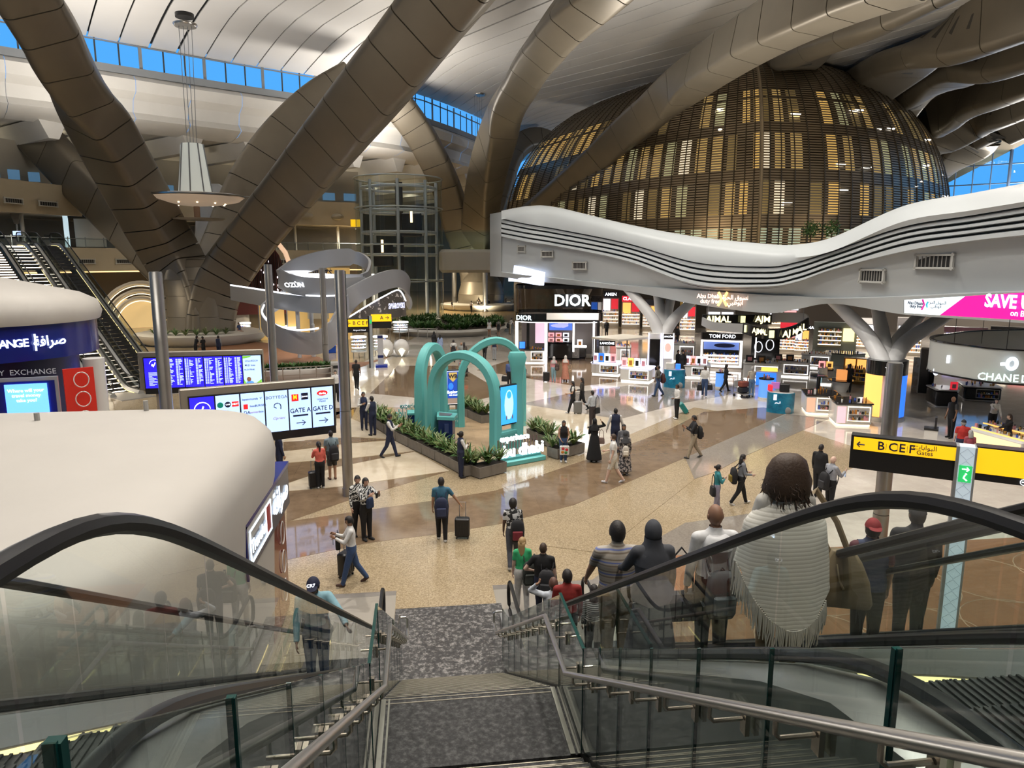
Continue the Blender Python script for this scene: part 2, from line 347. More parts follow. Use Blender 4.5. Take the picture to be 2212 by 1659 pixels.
MB().grid(rows).build('ceiling_backing', mat('joint_black', (.012, .012, .012), .9), vault, world=True)
struct(MB().bx(20, 131, 40, 191, 44, 44.4).build('ceiling_nave', white))
# ---------------------------------------------------------------- clerestory: panes, mullions, rails
wn = sroot('window_1', tuple(clr(140)) [:2] + (27.5,))
mull = mat('mullion_grey', (.30, .32, .34), .45, .3); darkm = mat('mullion_dark', (.05, .055, .06), .5)
pane_m = glass('window_glass', (.99, 1, 1.0), 1.05)
def sash(s0, s1, z0, z1, th, name, m, par=wn, off=0):
    a, b = clr(s0), clr(s1); d = (b - a).normalized(); n = Vector((-d.y, d.x, 0)); a = a + n * off; b = b + n * off
    MB().loft([[tuple(a + n * o + Vector((0, 0, z))) for o, z in ((-th, z0), (th, z0), (th, z1), (-th, z1))], [tuple(b + n * o + Vector((0, 0, z))) for o, z in ((-th, z0), (th, z0), (th, z1), (-th, z1))]]).build(name, m, par, world=True)
s = 60.0; k = 0
while s < 205:
    wd = 2.35 if k % 3 else 2.35
    sash(s + .12, s + wd - .06, 29.2, 32.1, .02, 'window_pane', pane_m)
    if k % 3 == 0: sash(s - .30, s + .05, 28.9, 32.3, .06, 'window_post', mull)
    else: sash(s - .06, s + .1, 29.1, 32.3, .04, 'mullion', darkm)
    s += wd; k += 1
for z0, z1, nm in ((31.55, 31.68, 'window_transom'), (28.4, 29.2, 'window_sill')):
    q = 55.0
    while q < 205: sash(q, q + 10, z0, z1, .3 if nm == 'window_sill' else .1, nm, mull); q += 10
# ---------------------------------------------------------------- bulkhead below the windows and the lower ribbed roof beyond
bulk = sroot('trim_1', tuple(clr(120))[:2] + (20,))
prof = [(0, 28.5), (-.8, 27.8), (-.6, 26.6), (.6, 25.9), (1.0, 24.6), (.2, 23.8), (1.6, 23.3), (4.5, 22.9)]
q = 40.0
while q < 210:
    rings = []
    for sq in (q + .02, q + 6.0):
        b = clr(sq); d = (clr(sq + .2) - b).normalized(); n = Vector((-d.y, d.x, 0))
        rings.append([tuple(b + n * o + Vector((0, 0, z))) for o, z in prof])
    MB().grid(rings).build('bulkhead_panel', white, bulk, 25, world=True); q += 6.02
rows = [[tuple(clr(s) + Vector((-.55, .835, 0)) * v + Vector((0, 0, 23.4 - v * .02))) for s in np.linspace(20, 210, 40)] for v in (3, 20, 40, 70, 110)]
soff = struct(MB().grid(rows).build('ceiling_soffit', white))
for i in range(16):                                         # deep white ribs under the lower roof
    s0 = 62 + i * 7.5; b = clr(s0); a1 = b + Vector((-.1, .995, 0)) * 4.2; a2 = b + Vector((-.75, .66, 0)) * 62
    d = (a2 - a1).normalized(); n = Vector((-d.y, d.x, 0))
    pr = [(-1.5, 23.2), (-.55, 21.2), (.55, 21.2), (1.5, 23.2)]
    MB().loft([[tuple(p + n * o + Vector((0, 0, z - zz))) for o, z in pr] for p, zz in ((a1, 0), (a1.lerp(a2, .5), .9), (a2, 2.2))]).build('ceiling_rib', white, soff, world=True)
    for t in (.16, .34, .55):                               # recessed light slots between the ribs
        p = a1.lerp(a2, t) + n * 3.3; MB().box((p.x, p.y, 22.9 - t * 1.2), (2.4, .28, .1), math.atan2(d.y, d.x)).build('light_slot', glow('slot_light', (1, .86, .6), 7), soff, world=True)
    if 3 < i < 14: lamp('SPOT', tuple(a1.lerp(a2, .3) + n * 3 + Vector((0, 0, 22.0))), 1500, (1, .84, .6), .1, spot=150, name='rib_lamp')
# ---------------------------------------------------------------- curtain wall far right
cw = sroot('window_2', tuple(DP(2130, 400, 124)))
A, B_ = DP(2020, 470, 128), DP(2330, 430, 116); ex = (B_ - A); ex.z = 0; Lw = ex.length; ex.normalize()
nx, nz = 13, 5; fz = A.z - 4
def cwp(u, h): lean = h * .12; return A + ex * u + Vector((lean * ex.y, -lean * ex.x, 0)) + Vector((0, 0, fz - A.z + h))
for i in range(nx):
    for j in range(nz):
        u0, u1, h0, h1 = i * 2.6 + .05, (i + 1) * 2.6 - .05, j * 3.1 + .05, (j + 1) * 3.1 - .05
        MB().add([cwp(u0, h0), cwp(u1, h0), cwp(u1, h1), cwp(u0, h1)], [(0, 1, 2, 3)]).build('glass_pane', glass('curtain_glass', (.88, .98, 1.0), 1.15), cw, world=True)
steelb = mat('steel_blue', (.10, .16, .26), .4, .4)
for i in range(nx + 1): MB().tube([cwp(i * 2.6, 0), cwp(i * 2.6, nz * 3.1)], .11 if i % 4 else .28, 6).build('mullion', steelb, cw, world=True)
for j in range(nz + 1): MB().tube([cwp(0, j * 3.1), cwp(nx * 2.6, j * 3.1)], .11, 6).build('transom', steelb, cw, world=True)
# ---------------------------------------------------------------- bronze clad columns and arches
bronze = mat('bronze_cladding', (.175, .15, .112), .42, .3, noise=.05, nscale=.5)
bronzed = mat('bronze_joint', (.05, .045, .038), .7)
def beam(root, pts, wid, n, dr=.62, rot=25, name='cladding_panel', m=bronze, gap=.05):
    P3 = [DP(*p) for p in pts]; C = catmull(P3, n * 4); ws = [lerp(np.linspace(0, 1, len(wid)), wid, i / (n * 4)) for i in range(n * 4 + 1)]
    a = R(rot); sec = []
    for (x, y) in rrect(1, dr, .13, 3): sec.append((x * math.cos(a) - y * math.sin(a), x * math.sin(a) + y * math.cos(a)))
    def ring(p, t, wv, f=1.0):
        t = t.normalized(); s_ = t.cross(FW)
        s_ = s_.normalized() if s_.length > .05 else RT.copy(); f_ = s_.cross(t)
        return [tuple(p + (s_ * x + f_ * y) * wv * f) for x, y in sec]
    T = [(C[min(i + 1, len(C) - 1)] - C[max(i - 1, 0)]) for i in range(len(C))]
    for i in range(n):
        rg = []
        for j in range(5):
            k_ = i * 4 + j; p = C[k_]
            if j == 0: p = p + T[k_].normalized() * gap
            if j == 4: p = p - T[k_].normalized() * gap
            rg.append(ring(p, T[k_], ws[k_]))
        MB().loft(rg).build(name, m, root, 35, world=True)
    MB().loft([ring(C[k_], T[k_], ws[k_], .9) for k_ in range(0, len(C), 2)]).build('core', bronzed, root, world=True)
def trunk(root, base, dims, m=bronze):
    rg = []
    for z, rx, ry, ox in dims: rg.append([(base.x + ox + rx * math.cos(t), base.y + ry * math.sin(t), z) for t in [2 * math.pi * i / 28 for i in range(28)]])
    for i in range(len(rg) - 1): MB().loft([[(x, y, z + (.03 if i else 0)) for x, y, z in rg[i]], rg[i + 1]]).build('trunk_panel', m, root, world=True)
b1 = G(437, 738); c1 = thing('branching_column', 'huge bronze branching column left, rising from the white seat ring', 'column', tuple(b1))
trunk(c1, b1, [(0, 3.1, 2.5, 0), (2.5, 3.0, 2.2, 0), (4.5, 3.0, 1.9, 0), (6, 3.1, 1.7, 0), (7.2, 2.8, 1.3, 0), (7.9, 1.8, .8, 0), (8.1, .6, .3, 0)])
beam(c1, [(422, 738, 69.4), (420, 680, 69.3), (404, 620, 69.3), (374, 556, 69.2), (330, 480, 67.5), (265, 362, 64), (190, 225, 59), (95, 55, 51), (20, -80, 46)], [4.6, 4.6, 4.7, 4.8, 4.8, 4.9, 5.0], 18, .8, 28)
beam(c1, [(430, 730, 71), (426, 670, 71.5), (398, 620, 73), (340, 560, 77), (250, 470, 79), (150, 370, 81), (60, 275, 83), (-60, 165, 86)], [4.2, 4.2, 4.4, 4.6], 13, .6, 20)
beam(c1, [(452, 738, 69.4), (454, 680, 69.3), (471, 618, 69.3), (512, 555, 69.2), (570, 480, 67), (650, 385, 62.5), (740, 275, 56), (850, 140, 49), (960, 0, 44), (1060, -130, 40)], [4.5, 4.5, 4.5, 4.5, 4.4, 4.3, 4.3], 20, .85, -28)
beam(c1, [(445, 730, 71), (450, 660, 71.5), (460, 600, 73), (487, 520, 78), (530, 410, 80), (595, 310, 82), (680, 225, 85), (760, 175, 88)], [4.2, 4.2, 4.4, 4.5], 12, .6, -15)
b2 = G(1040, 668); c2 = thing('branching_column', 'tall bronze branching column in the middle, behind the glass lift tower', 'column', tuple(b2))
trunk(c2, b2, [(0, 3.9, 3.4, 0), (2.5, 3.8, 3.4, 0), (4.5, 3.2, 2.6, 0), (6, 2.0, 1.6, 0)])
beam(c2, [(1040, 660, 118), (1036, 600, 117), (1033, 540, 116), (1040, 450, 108), (1056, 360, 97), (1090, 255, 84), (1140, 160, 72), (1200, 75, 63), (1275, -10, 56), (1370, -100, 51)], [5.6, 5.4, 4.8, 4.6, 4.5, 4.4, 4.4], 20, .8, 22)
beam(c2, [(1035, 620, 118), (1015, 560, 116), (990, 490, 113), (962, 400, 109), (915, 305, 104), (870, 240, 100), (828, 190, 97)], [4.6, 4.4, 4.2, 4.2], 12, .6, 20)
beam(c2, [(1050, 660, 118), (1062, 590, 118), (1090, 520, 117), (1172, 447, 112), (1300, 334, 97), (1400, 247, 84), (1472, 187, 76), (1570, 117, 66), (1680, 50, 58), (1830, -20, 51), (1980, -75, 46)], [4.4, 4.0, 3.9, 3.9, 4.0], 20, .85, -25)
beam(c2, [(1040, 560, 126), (1075, 430, 130), (1110, 330, 134), (1165, 300, 137), (1240, 345, 140)], [4.2, 4.0, 4.0], 8, .6, 10)
NA_ = []
# arches of the far nave, one behind the other, upper right
for i, (pts, wv) in enumerate([
    ([(1480, 420, 124), (1640, 200, 99), (1750, 105, 80), (1900, 10, 67), (2100, -90, 59)], [8.5, 7.4, 6.2, 5.6, 5.2]),
    ([(1700, 350, 124), (1830, 222, 100), (1980, 120, 80), (2120, 50, 70), (2330, -30, 62)], [8.4, 7.6, 6.8, 6.4, 6.2]),
    ([(1800, 360, 126), (1910, 250, 104), (2030, 180, 90), (2140, 128, 80), (2330, 60, 70)], [7.0, 6.6, 6.0, 5.8, 5.4]),
    ([(1860, 390, 130), (1965, 292, 112), (2065, 232, 101), (2170, 184, 92), (2330, 122, 82)], [6.4, 6.0, 5.6, 5.2]),
    ([(1900, 425, 133), (2005, 328, 116), (2090, 272, 108), (2180, 230, 100), (2330, 170, 90)], [5.8, 5.4, 5.2, 5.0]),
    ([(1930, 460, 136), (2040, 360, 121), (2120, 308, 113), (2190, 270, 106), (2330, 212, 98)], [5.6, 5.4, 5.2, 5.0])]):
    rb = thing('nave_arch', ['nearest bronze roof arch, passing behind the top of the louvred pod', 'second bronze roof arch from the louvred pod, wide and panelled', 'third bronze roof arch counted down the right side above the pod', 'fourth bronze roof arch counted down the right side above the pod', 'fifth bronze roof arch counted down the right side, second from the glass wall', 'lowest bronze roof arch, directly above the blue glass wall'][i], 'arch', tuple(DP(pts[2][0], pts[2][1], pts[2][2])), group='roof arches of the far nave')
    beam(rb, pts, wv, 9, .4, -24); NA_.append([tuple(p) for p in catmull([DP(x, y, d + 7) for x, y, d in pts], 24)])
NA_.append([tuple(DP(x, y, d)) for x, y, d in [(1960 + 400 * i / 24, lerp([0, 1], [440, 235], i / 24), 138 - 34 * i / 24) for i in range(25)]])
struct(MB().grid(NA_[1:]).build('ceiling_vault', bronze, sharp=60))
# ---------------------------------------------------------------- louvred pod (bronze dome of offices)
O = Vector((47, 106, 0)); pl = [DP(1075, 470, 124), DP(1210, 480, 104), DP(1400, 500, 87), DP(1640, 520, 78), DP(1640, 520, 78), DP(1850, 500, 80.5), DP(2000, 470, 88), DP(2072, 430, 101), DP(2060, 400, 120)]
for p in pl: p.z = 0
half = catmull(pl[:4], 30) + catmull(pl[4:], 30)[1:]
ZB, ZT = 8.2, 33.6
def pod(u, t, f=1.0):
    k = u * (len(half) - 1); i = min(int(k), len(half) - 2); p = half[i].lerp(half[i + 1], k - i)
    s_ = (max(1 - (max(t, 0) * .985) ** 2.5, 0)) ** (1 / 1.9) * (1 - .05 * (1 - t)) * f
    q = O.lerp(p, .34 + .66 * s_); q.z = ZB + (ZT - ZB) * t; return q
POD = thing('louvred_pod', 'giant bronze dome of glowing offices wrapped in horizontal louvres', 'building', (O.x, O.y, ZB))
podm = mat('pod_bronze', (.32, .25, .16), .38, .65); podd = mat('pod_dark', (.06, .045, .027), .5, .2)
US = np.linspace(0, 1, 61); TS = np.linspace(0, .985, 30)
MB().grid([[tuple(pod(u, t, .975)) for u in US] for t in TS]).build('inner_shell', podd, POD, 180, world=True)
NL = 84
for i in range(NL):
    t = .01 + .965 * i / NL; rows = [[tuple(pod(u, t)) for u in US], [tuple(pod(u, t + .0066)) for u in US], [tuple(pod(u, t + .0066, .988)) for u in US]]
    MB().grid(rows).build('louvre', podm, POD, 20, world=True)
for i in range(57):
    u = (i + .5) / 57; MB().tube([pod(u, t, 1.004) for t in np.linspace(0, .975, 16)], .07, 5).build('mullion', mat('pod_mullion', (.10, .08, .055), .4, .7), POD, world=True)
MB().tube([pod(.5, t, 1.01) for t in np.linspace(0, .975, 16)], .2, 6).build('ridge', podm, POD, world=True)
for t in (.16, .36, .57, .78): MB().grid([[tuple(pod(u, t - .022, .985)) for u in US], [tuple(pod(u, t - .022, .997)) for u in US], [tuple(pod(u, t + .022, .997)) for u in US], [tuple(pod(u, t + .022, .985)) for u in US]]).build('floor_band', mat('pod_band', (.10, .07, .045), .35, .7), POD, world=True)
rnd = random.Random(3)
wcols = [glow('office_warm', (1, .60, .16), .55), glow('office_amber', (1, .66, .22), .32), glow('office_pale', (.85, .84, .45), .32), glow('office_dim', (.6, .43, .15), .16), glow('office_white', (1, .85, .6), .8)]
for lv, (t0, t1) in enumerate(((.03, .13), (.185, .33), (.385, .54), (.595, .75))):
    for i in range(44):
        r = rnd.random()
        if r < .24: continue
        u0 = i / 44 + .004; u1 = (i + 1) / 44 - .004
        m = wcols[0 if r < .42 else 1 if r < .62 else 2 if r < .72 else 3 if r < .94 else 4] if lv else glow('office_cool', (.70, .85, .62), .4)
        MB().grid([[tuple(pod(u, t, .978)) for u in (u0, (u0 + u1) / 2, u1)] for t in (t0, (t0 + t1) / 2, t1)]).build('office_window', m, POD, world=True)
for i in range(26):
    u = .42 + rnd.random() * .55; t = .2 + .5 * rnd.random(); p = pod(u, t, .981); MB().box(p, (1.1, .3, .12)).build('office_lamp', glow('office_lamp', (1, .95, .85), 7), POD, world=True)
MB().grid([[tuple(pod(u, t, 1.0)) for u in US] for t in (.955, .985)] + [[(O.x, O.y, ZT + .4)] * len(US)]).build('crown', podm, POD, 30, world=True)
lamp('AREA', (50, 88, 36), 2500, (1, .93, .82), 4, name='pod_crown_lamp')
# riser block that ties the pod to the vault
tag(MB().loft([[tuple(DP(x, y, d)) for x, y, d in ((1282, 222, 118), (1400, 180, 104), (1400, 300, 104), (1282, 330, 118))], [tuple(DP(x, y, d)) for x, y, d in ((1330, 215, 124), (1440, 176, 108), (1440, 300, 108), (1330, 330, 124))]]).build('riser_block', white), 'white rectangular riser joining the louvred pod to the vault', 'duct')
rl = thing('roof_railing', 'small grey railing beside the white riser on the pod roof', 'railing', tuple(DP(1266, 268, 117)))
for j in range(4):
    a = DP(1252 + j * 9, 272 - j * 3, 117); MB().tube([a, a + Vector((0, 0, 1.7))], .05, 5).build('post', mull, rl, world=True)
for h in (.8, 1.65): MB().tube([DP(1250, 272, 117) + Vector((0, 0, h)), DP(1281, 262, 117) + Vector((0, 0, h))], .05, 5).build('rail', mull, rl, world=True)
# ---------------------------------------------------------------- shop canopy: white fascia rolling in steps
CXS = [1083, 1140, 1200, 1350, 1500, 1650, 1720, 1800, 1950, 2100, 2260, 2420]
CD = [57.5, 55.5, 54, 48.8, 44.6, 40.2, 38.2, 36, 32, 29, 26, 23.6]
CL = [[458, 448, 450, 486, 514, 530, 532, 516, 450, 422, 392, 360], [472, 484, 494, 524, 566, 576, 566, 541, 490, 465, 438, 405], [482, 494, 504, 534, 579, 589, 578, 552, 503, 480, 455, 425], [493, 504, 514, 544, 591, 601, 590, 563, 515, 493, 471, 442], [503, 514, 524, 554, 604, 612, 601, 574, 528, 506, 486, 460], [512, 524, 533, 564, 616, 621, 611, 584, 546, 523, 506, 482], [588, 595, 601, 617, 627, 637, 640, 645, 641, 634, 629, 624], [598, 606, 612, 628, 657, 676, 668, 656, 679, 690, 702, 716]]
cf = mat('canopy_white', (.49, .52, .53), .4, noise=.02, nscale=.4); ventd = mat('vent_dark', (.02, .02, .02), .8); CAN = sroot('trim_2', tuple(DP(1650, 640, 47)))
def cpt(line, x, back=0.0, dz=0.0):
    y = lerp(CXS, CL[line], x); d = lerp(CXS, CD, x); p = DP(x, y, d + back); p.z += dz; return p
def smooth_line(line, back, dz, n=72):
    pts = [cpt(line, x, back, dz) for x in CXS]; return catmull(pts, n)
rows = []
rows.append(smooth_line(0, 9, -1.6)); rows.append(smooth_line(0, 3.0, .1)); rows.append(smooth_line(0, 1.6, .1)); rows.append(smooth_line(0, .5, -.12)); rows.append(smooth_line(0, -.15, -.6))
rows.append(smooth_line(1, 0, .0))
roof_rows = [list(map(tuple, r)) for r in rows]
MB().grid(roof_rows).build('canopy_roll', cf, CAN, 60, world=True)
for k_ in range(1, 5):                                      # stepped ribs of the fascia
    ra, ra2 = smooth_line(k_, .55, -.03), smooth_line(k_, .12, -.08); rb_, rb2 = smooth_line(k_ + 1, .12, .06), smooth_line(k_ + 1, .55, -.0)
    MB().grid([list(map(tuple, r)) for r in (ra, ra2, rb_, rb2)]).build('canopy_rib', cf, CAN, 50, world=True)
MB().grid([list(map(tuple, smooth_line(1, .6, .05))), list(map(tuple, smooth_line(5, .6, -.05)))]).build('canopy_core', ventd, CAN, world=True)  # dark sheet added behind the ribs to keep sky out of the gaps
f0, f1, f2, f3 = smooth_line(5, .55, 0), smooth_line(6, 1.2, .05), smooth_line(6, .9, 0), smooth_line(7, 1.1, 0)
MB().grid([list(map(tuple, r)) for r in (f0, f1)]).build('canopy_fascia', cf, CAN, 60, world=True)
MB().grid([list(map(tuple, r)) for r in (f1, f2, f3, smooth_line(7, 2.5, .05), smooth_line(7, 14, .5))]).build('canopy_lip', cf, CAN, 60, world=True)
e = [cpt(i, 1083, b) for i, b in ((0, .3), (1, .2), (2, .2), (3, .2), (4, .2), (5, .4), (6, 1.1), (7, 1.1))]; eb = [p + Vector((2.2, 9, 0)) for p in e]
MB().grid([list(map(tuple, e)), [tuple(p + Vector((-.7, 2.5, 0))) for p in e], list(map(tuple, eb))]).build('canopy_end', cf, CAN, 60, world=True)
ventf = mat('vent_frame', (.50, .50, .47), .5)
def grille(par, c, ex_, w_, h_, n=9):
    """recessed air grille: dark back, frame and vertical blades"""
    g = bpy.data.objects.new('air_grille', None); COL.objects.link(g); g.parent = par; g.location = Vector(c) - par.location; g.rotation_euler.z = math.atan2(ex_.y, ex_.x)
    MB().box((0, .02, 0), (w_, .06, h_)).build('grille_back', ventd, g)
    fb = MB()
    for x in (-1, 1): fb.box((x * w_ / 2, -.03, 0), (.09, .12, h_ + .18))
    for z in (-1, 1): fb.box((0, -.03, z * h_ / 2), (w_ + .18, .12, .09))
    fb.build('grille_frame', ventf, g); bb = MB()
    for i in range(n): bb.box(((i + .5) / n * w_ - w_ / 2, -.02, 0), (.04, .05, h_))
    bb.build('grille_blades', mat('blade', (.30, .29, .27), .6), g)
    return g
for (x, y, w_, h_) in ((1127, 538, .75, .38), (1182, 549, 1.05, .38), (1252, 574, 1.35, .45), (1884, 596, 1.45, .52), (2018, 565, 1.75, .52)):
    d = lerp(CXS, CD, x) + .62; a, b = cpt(6, x - 20), cpt(6, x + 20); v = (b - a); v.z = 0
    grille(CAN, DP(x, y, d), v.normalized(), w_ * 1.0, h_ * 1.1)
# ---------------------------------------------------------------- upper gallery left and centre
GAL = sroot('wall_gallery', tuple(DP(300, 560, 92)))
bwall = beige
def gal_line(pts, back=0): return [DP(x, 560, d + back) for x, d in pts]
GP = [(-140, 66), (0, 72), (150, 80), (350, 90), (560, 98), (640, 100), (780, 104)]
def gband(name, z0, z1, back0=0, back1=0, m=bwall, parts=14, par=GAL):
    C0 = catmull(gal_line(GP, back0), parts * 3); C1 = catmull(gal_line(GP, back1), parts * 3)
    for i in range(parts):
        a = C0[i * 3:i * 3 + 4]; b = C1[i * 3:i * 3 + 4]
        MB().grid([[(p.x, p.y, z0) for p in a], [(p.x, p.y, z1) for p in b]]).build(name, m, par, world=True)
gband('gallery_fascia', 6.7, 9.3); gband('gallery_soffit', 6.7, 6.9, 0, 14); gband('gallery_floor', 9.3, 9.3, 0, 16, sandfl)
gband('upper_fascia', 12.9, 16.2, 1.5, 1.2); gband('upper_soffit', 12.9, 13.1, 1.5, 16, white); gband('upper_ledge', 16.2, 16.3, 1.2, 9, mat('ledge_dark', (.22, .20, .16), .7))  # ledge in a darker beige than the fascia
gband('back_wall', 9.3, 13.0, 14, 14, mat('gallery_wall', (.62, .59, .52), .6)); gband('shop_wall', 0, 6.8, 12, 12, mat('shop_wall', (.42, .36, .28), .6)); gband('top_wall', 16.3, 21.5, 9, 9, mat('top_wall', (.50, .45, .36), .6))
gband('cove_light', 6.45, 6.6, 2.0, 2.0, glow('cove_light', (1, .62, .25), 2.2), 7)
CG = catmull(gal_line(GP), 60); CG2 = catmull(gal_line(GP, 1.0), 60)
for i in (2, 6, 10, 22, 26, 30, 34, 38, 41, 44, 47, 50, 53):
    v = (CG[i + 1] - CG[i]).normalized(); grille(GAL, Vector((CG[i].x, CG[i].y - .1, 7.75)), v, 2.0, .5, 8)
for i in (3, 8, 13, 18, 24): v = (CG[i + 1] - CG[i]).normalized(); grille(GAL, Vector((CG2[i].x, CG2[i].y + .1, 14.0)), v, 2.2, .5, 8)
for i in range(40, 57, 4): q = CG2[i]; MB().ell((q.x, q.y + .2, 14.1), (.95, .3, .45), 14, 8).build('oval_recess', mat('recess', (.36, .32, .24), .6), GAL, world=True)
gl_rail = glass('rail_glass', (.86, .92, .90), 1.4)
for i in range(0, 58, 2):                                   # glazed guard along the gallery edge
    a, b = CG[i], CG[i + 2]; MB().grid([[(a.x, a.y, 9.35), (b.x, b.y, 9.35)], [(a.x, a.y, 10.45), (b.x, b.y, 10.45)]]).build('guard_panel', gl_rail, GAL, world=True)
    MB().tube([(a.x, a.y + .1, 9.3), (a.x, a.y + .1, 10.5)], .045, 5).build('guard_post', mull, GAL, world=True)
MB().tube([(p.x, p.y - .05, 10.3) for p in CG], .05, 5).build('guard_rail', mull, GAL, world=True)
for i in range(2, 60, 6): q = catmull(gal_line(GP, 5), 60)[i]; MB().cyl((q.x, q.y, 9.3), (q.x, q.y, 13), .22, n=10).build('gallery_post', mat('post_white', (.6, .58, .52), .5), GAL, world=True)
for i in range(1, 59, 3):                                   # clerestory strip of dark windows behind the ledge
    q = catmull(gal_line(GP, 8.9), 60)[i]; MB().box((q.x, q.y, 17.6), (1.9, .1, 1.1), .42).build('strip_window', glow('strip_sky', (.10, .22, .36), .5), GAL, world=True)
deskm = mat('desk_white', (.62, .60, .56), .4); blk = mat('black_plastic', (.012, .012, .013), .4)
for n_, (x, y, d) in enumerate([(15, 530, 77), (60, 530, 79), (115, 527, 82), (250, 520, 87), (305, 520, 90)]):
    c = DP(x, y, d + 6); c.z = 9.3; t = thing('check_in_desk', ['white desk with black screen at the left end of the upper gallery', 'white desk second from the left end of the upper gallery', 'white desk left of the black hanging sign on the gallery', 'white desk right of the white partition on the gallery', 'white desk rightmost of the gallery desks beside the bronze arm'][n_], 'desk', tuple(c), R(20), 'desks on the upper gallery')
    MB().rbox((0, 0, .55), (2.6, 1.0, 1.1), .15).build('counter', deskm, t); MB().box((-.5, -.2, 1.4), (.7, .08, .5)).build('monitor', blk, t); MB().rbox((.8, .5, .7), (.6, .6, 1.3), .12).build('chair', blk, t)
c = DP(198, 530, 85); c.z = 9.3; tag(MB().rbox((c.x, c.y, 11.1), (3.2, .15, 3.3), .05, .4).build('partition_screen', mat('partition', (.66, .64, .60), .5)), 'tall plain white partition standing on the upper gallery', 'partition')
c = DP(145, 470, 82); t = thing('hanging_sign', 'blank black hanging sign on a lit pillar above the gallery', 'sign', (c.x, c.y, 9.3), .35)
MB().box((2.1, 0, 3.9), (4.4, .3, .95)).build('sign_box', blk, t); MB().box((-.2, 0, 2.2), (.5, .35, 4.4)).build('pillar', glow('pillar_light', (.55, .72, .8), .8), t)
for n_, (x, y, d) in enumerate([(40, 470, 78)]):
    c = DP(x, 520, d); t = thing('camera_mast', 'grey mast with speakers and a small lit screen on the gallery', 'mast', (c.x, c.y, 9.3)); MB().cyl((0, 0, 0), (0, 0, 3.6), .09).build('pole', mull, t)
    MB().loft([[(-.5, -.15, 3.6), (.5, -.15, 3.6), (.5, .15, 3.6), (-.5, .15, 3.6)], [(-.2, -.1, 2.5), (.2, -.1, 2.5), (.2, .1, 2.5), (-.2, .1, 2.5)]]).build('speaker', mat('speaker_grey', (.18, .18, .18), .6), t); MB().box((0, -.15, 1.5), (.8, .06, .45)).build('screen', glow('mast_screen', (.5, .65, 1), 1.2), t)
# tall pale monolith and swirl arch behind the left column
c = G(455, 700); c = DP(475, 560, 84)
tag(MB().loft([[(c.x + x * s_, c.y + y, z) for x, y in rrect(5.6, 1.2, .5, 3)] for z, s_ in ((0, 1.05), (6, 1.0), (11, .92), (14, .78), (16, .5), (16.6, .2))]).build('monolith_screen', mat('monolith', (.62, .64, .66), .4)), 'tall pale rounded monolith with star pattern behind the bronze arms', 'screen')
c = DP(310, 700, 84)
ar = thing('swirl_arch', 'pale cream arch with glowing curved rings under the gallery beside the escalators', 'archway', (c.x, c.y, 0), .35)
for k_, (r_, zz) in enumerate(((4.6, 0), (3.8, .1), (3.1, .2))):
    MB().tube([(r_ * math.cos(t_), -.25 * k_, r_ * 1.15 * math.sin(t_)) for t_ in np.linspace(0, math.pi, 22)], .26, 6).build('arch_ring', mat('swirl_cream', (.66, .6, .5), .4), ar)
    MB().tube([((r_ - .3) * math.cos(t_), -.3 - .25 * k_, (r_ - .3) * 1.15 * math.sin(t_)) for t_ in np.linspace(0, math.pi, 22)], .05, 5).build('ring_light', glow('ring_light', (1, .8, .5), 2.0), ar)
MB().box((0, .6, 1.7), (5.4, .2, 3.4)).build('doorway', glow('doorway_warm', (.9, .65, .3), .5), ar)
# ---------------------------------------------------------------- glazed lift tower
lc = G(868, 692); LT = thing('lift_tower', 'round glass lift tower with white steel frame behind the green planter', 'lift', tuple(lc)); LR = 5.6
wst = mat('white_steel', (.62, .64, .66), .35, .2); tg = glass('tower_glass', (.84, .90, .90), 1.35)
for i in range(16):
    a0, a1 = 2 * math.pi * i / 16, 2 * math.pi * (i + 1) / 16
    for z0, z1 in ((.6, 5.2), (5.3, 9.8), (9.9, 14.4), (14.5, 18.2)):
        MB().grid([[(LR * math.cos(a), LR * math.sin(a), z) for a in (a0 + .01, (a0 + a1) / 2, a1 - .01)] for z in (z0, z1)]).build('glass_panel', tg, LT)
    if i % 2 == 0: MB().cyl((LR * .86 * math.cos(a0), LR * .86 * math.sin(a0), 0), (LR * .86 * math.cos(a0), LR * .86 * math.sin(a0), 17.8), .2, n=8).build('frame_post', wst, LT)
for z in (5.25, 9.85, 14.45, 18.2): MB().tube([(LR * 1.01 * math.cos(t_), LR * 1.01 * math.sin(t_), z) for t_ in np.linspace(0, 2 * math.pi, 40)[:-1]], .09, 6, True).build('ring_beam', mat('steel_pale', (.5, .55, .55), .3, .6), LT)
for z in (8.6, 11.4, 14.1, 17.0):
    MB().tube([(LR * .85 * math.cos(t_), LR * .85 * math.sin(t_), z) for t_ in np.linspace(0, 2 * math.pi, 17)[:-1]], .2, 6, True).build('frame_ring', wst, LT)
for x, z in ((-2.2, 7.2), (1.6, 11.0)):
    MB().rbox((x, 0, z + 1.4), (2.6, 2.6, 3.0), .2).build('lift_car', mat('lift_car', (.05, .05, .055), .25, .4), LT); MB().box((x, -1.35, z + 2.5), (.3, .05, 1.6)).build('car_lamp', glow('car_lamp', (1, .7, .35), 3), LT)
MB().cyl((0, 1.5, 0), (0, 1.5, 18), .5).build('shaft_core', mat('shaft_dark', (.06, .06, .065), .4), LT)
bridge = thing('lift_bridge', 'white bridge with glass guards from the lift tower to the bronze column', 'bridge', (lc.x + 8.8, lc.y, 7.0))
MB().rbox((0, 0, .8), (7.4, 5, 3.0), .6).build('deck', mat('bridge_white', (.6, .57, .5), .5), bridge)
for y in (-2.4, 2.4): MB().box((0, y, 3.5), (7.2, .05, 2.4)).build('guard', tg, bridge)
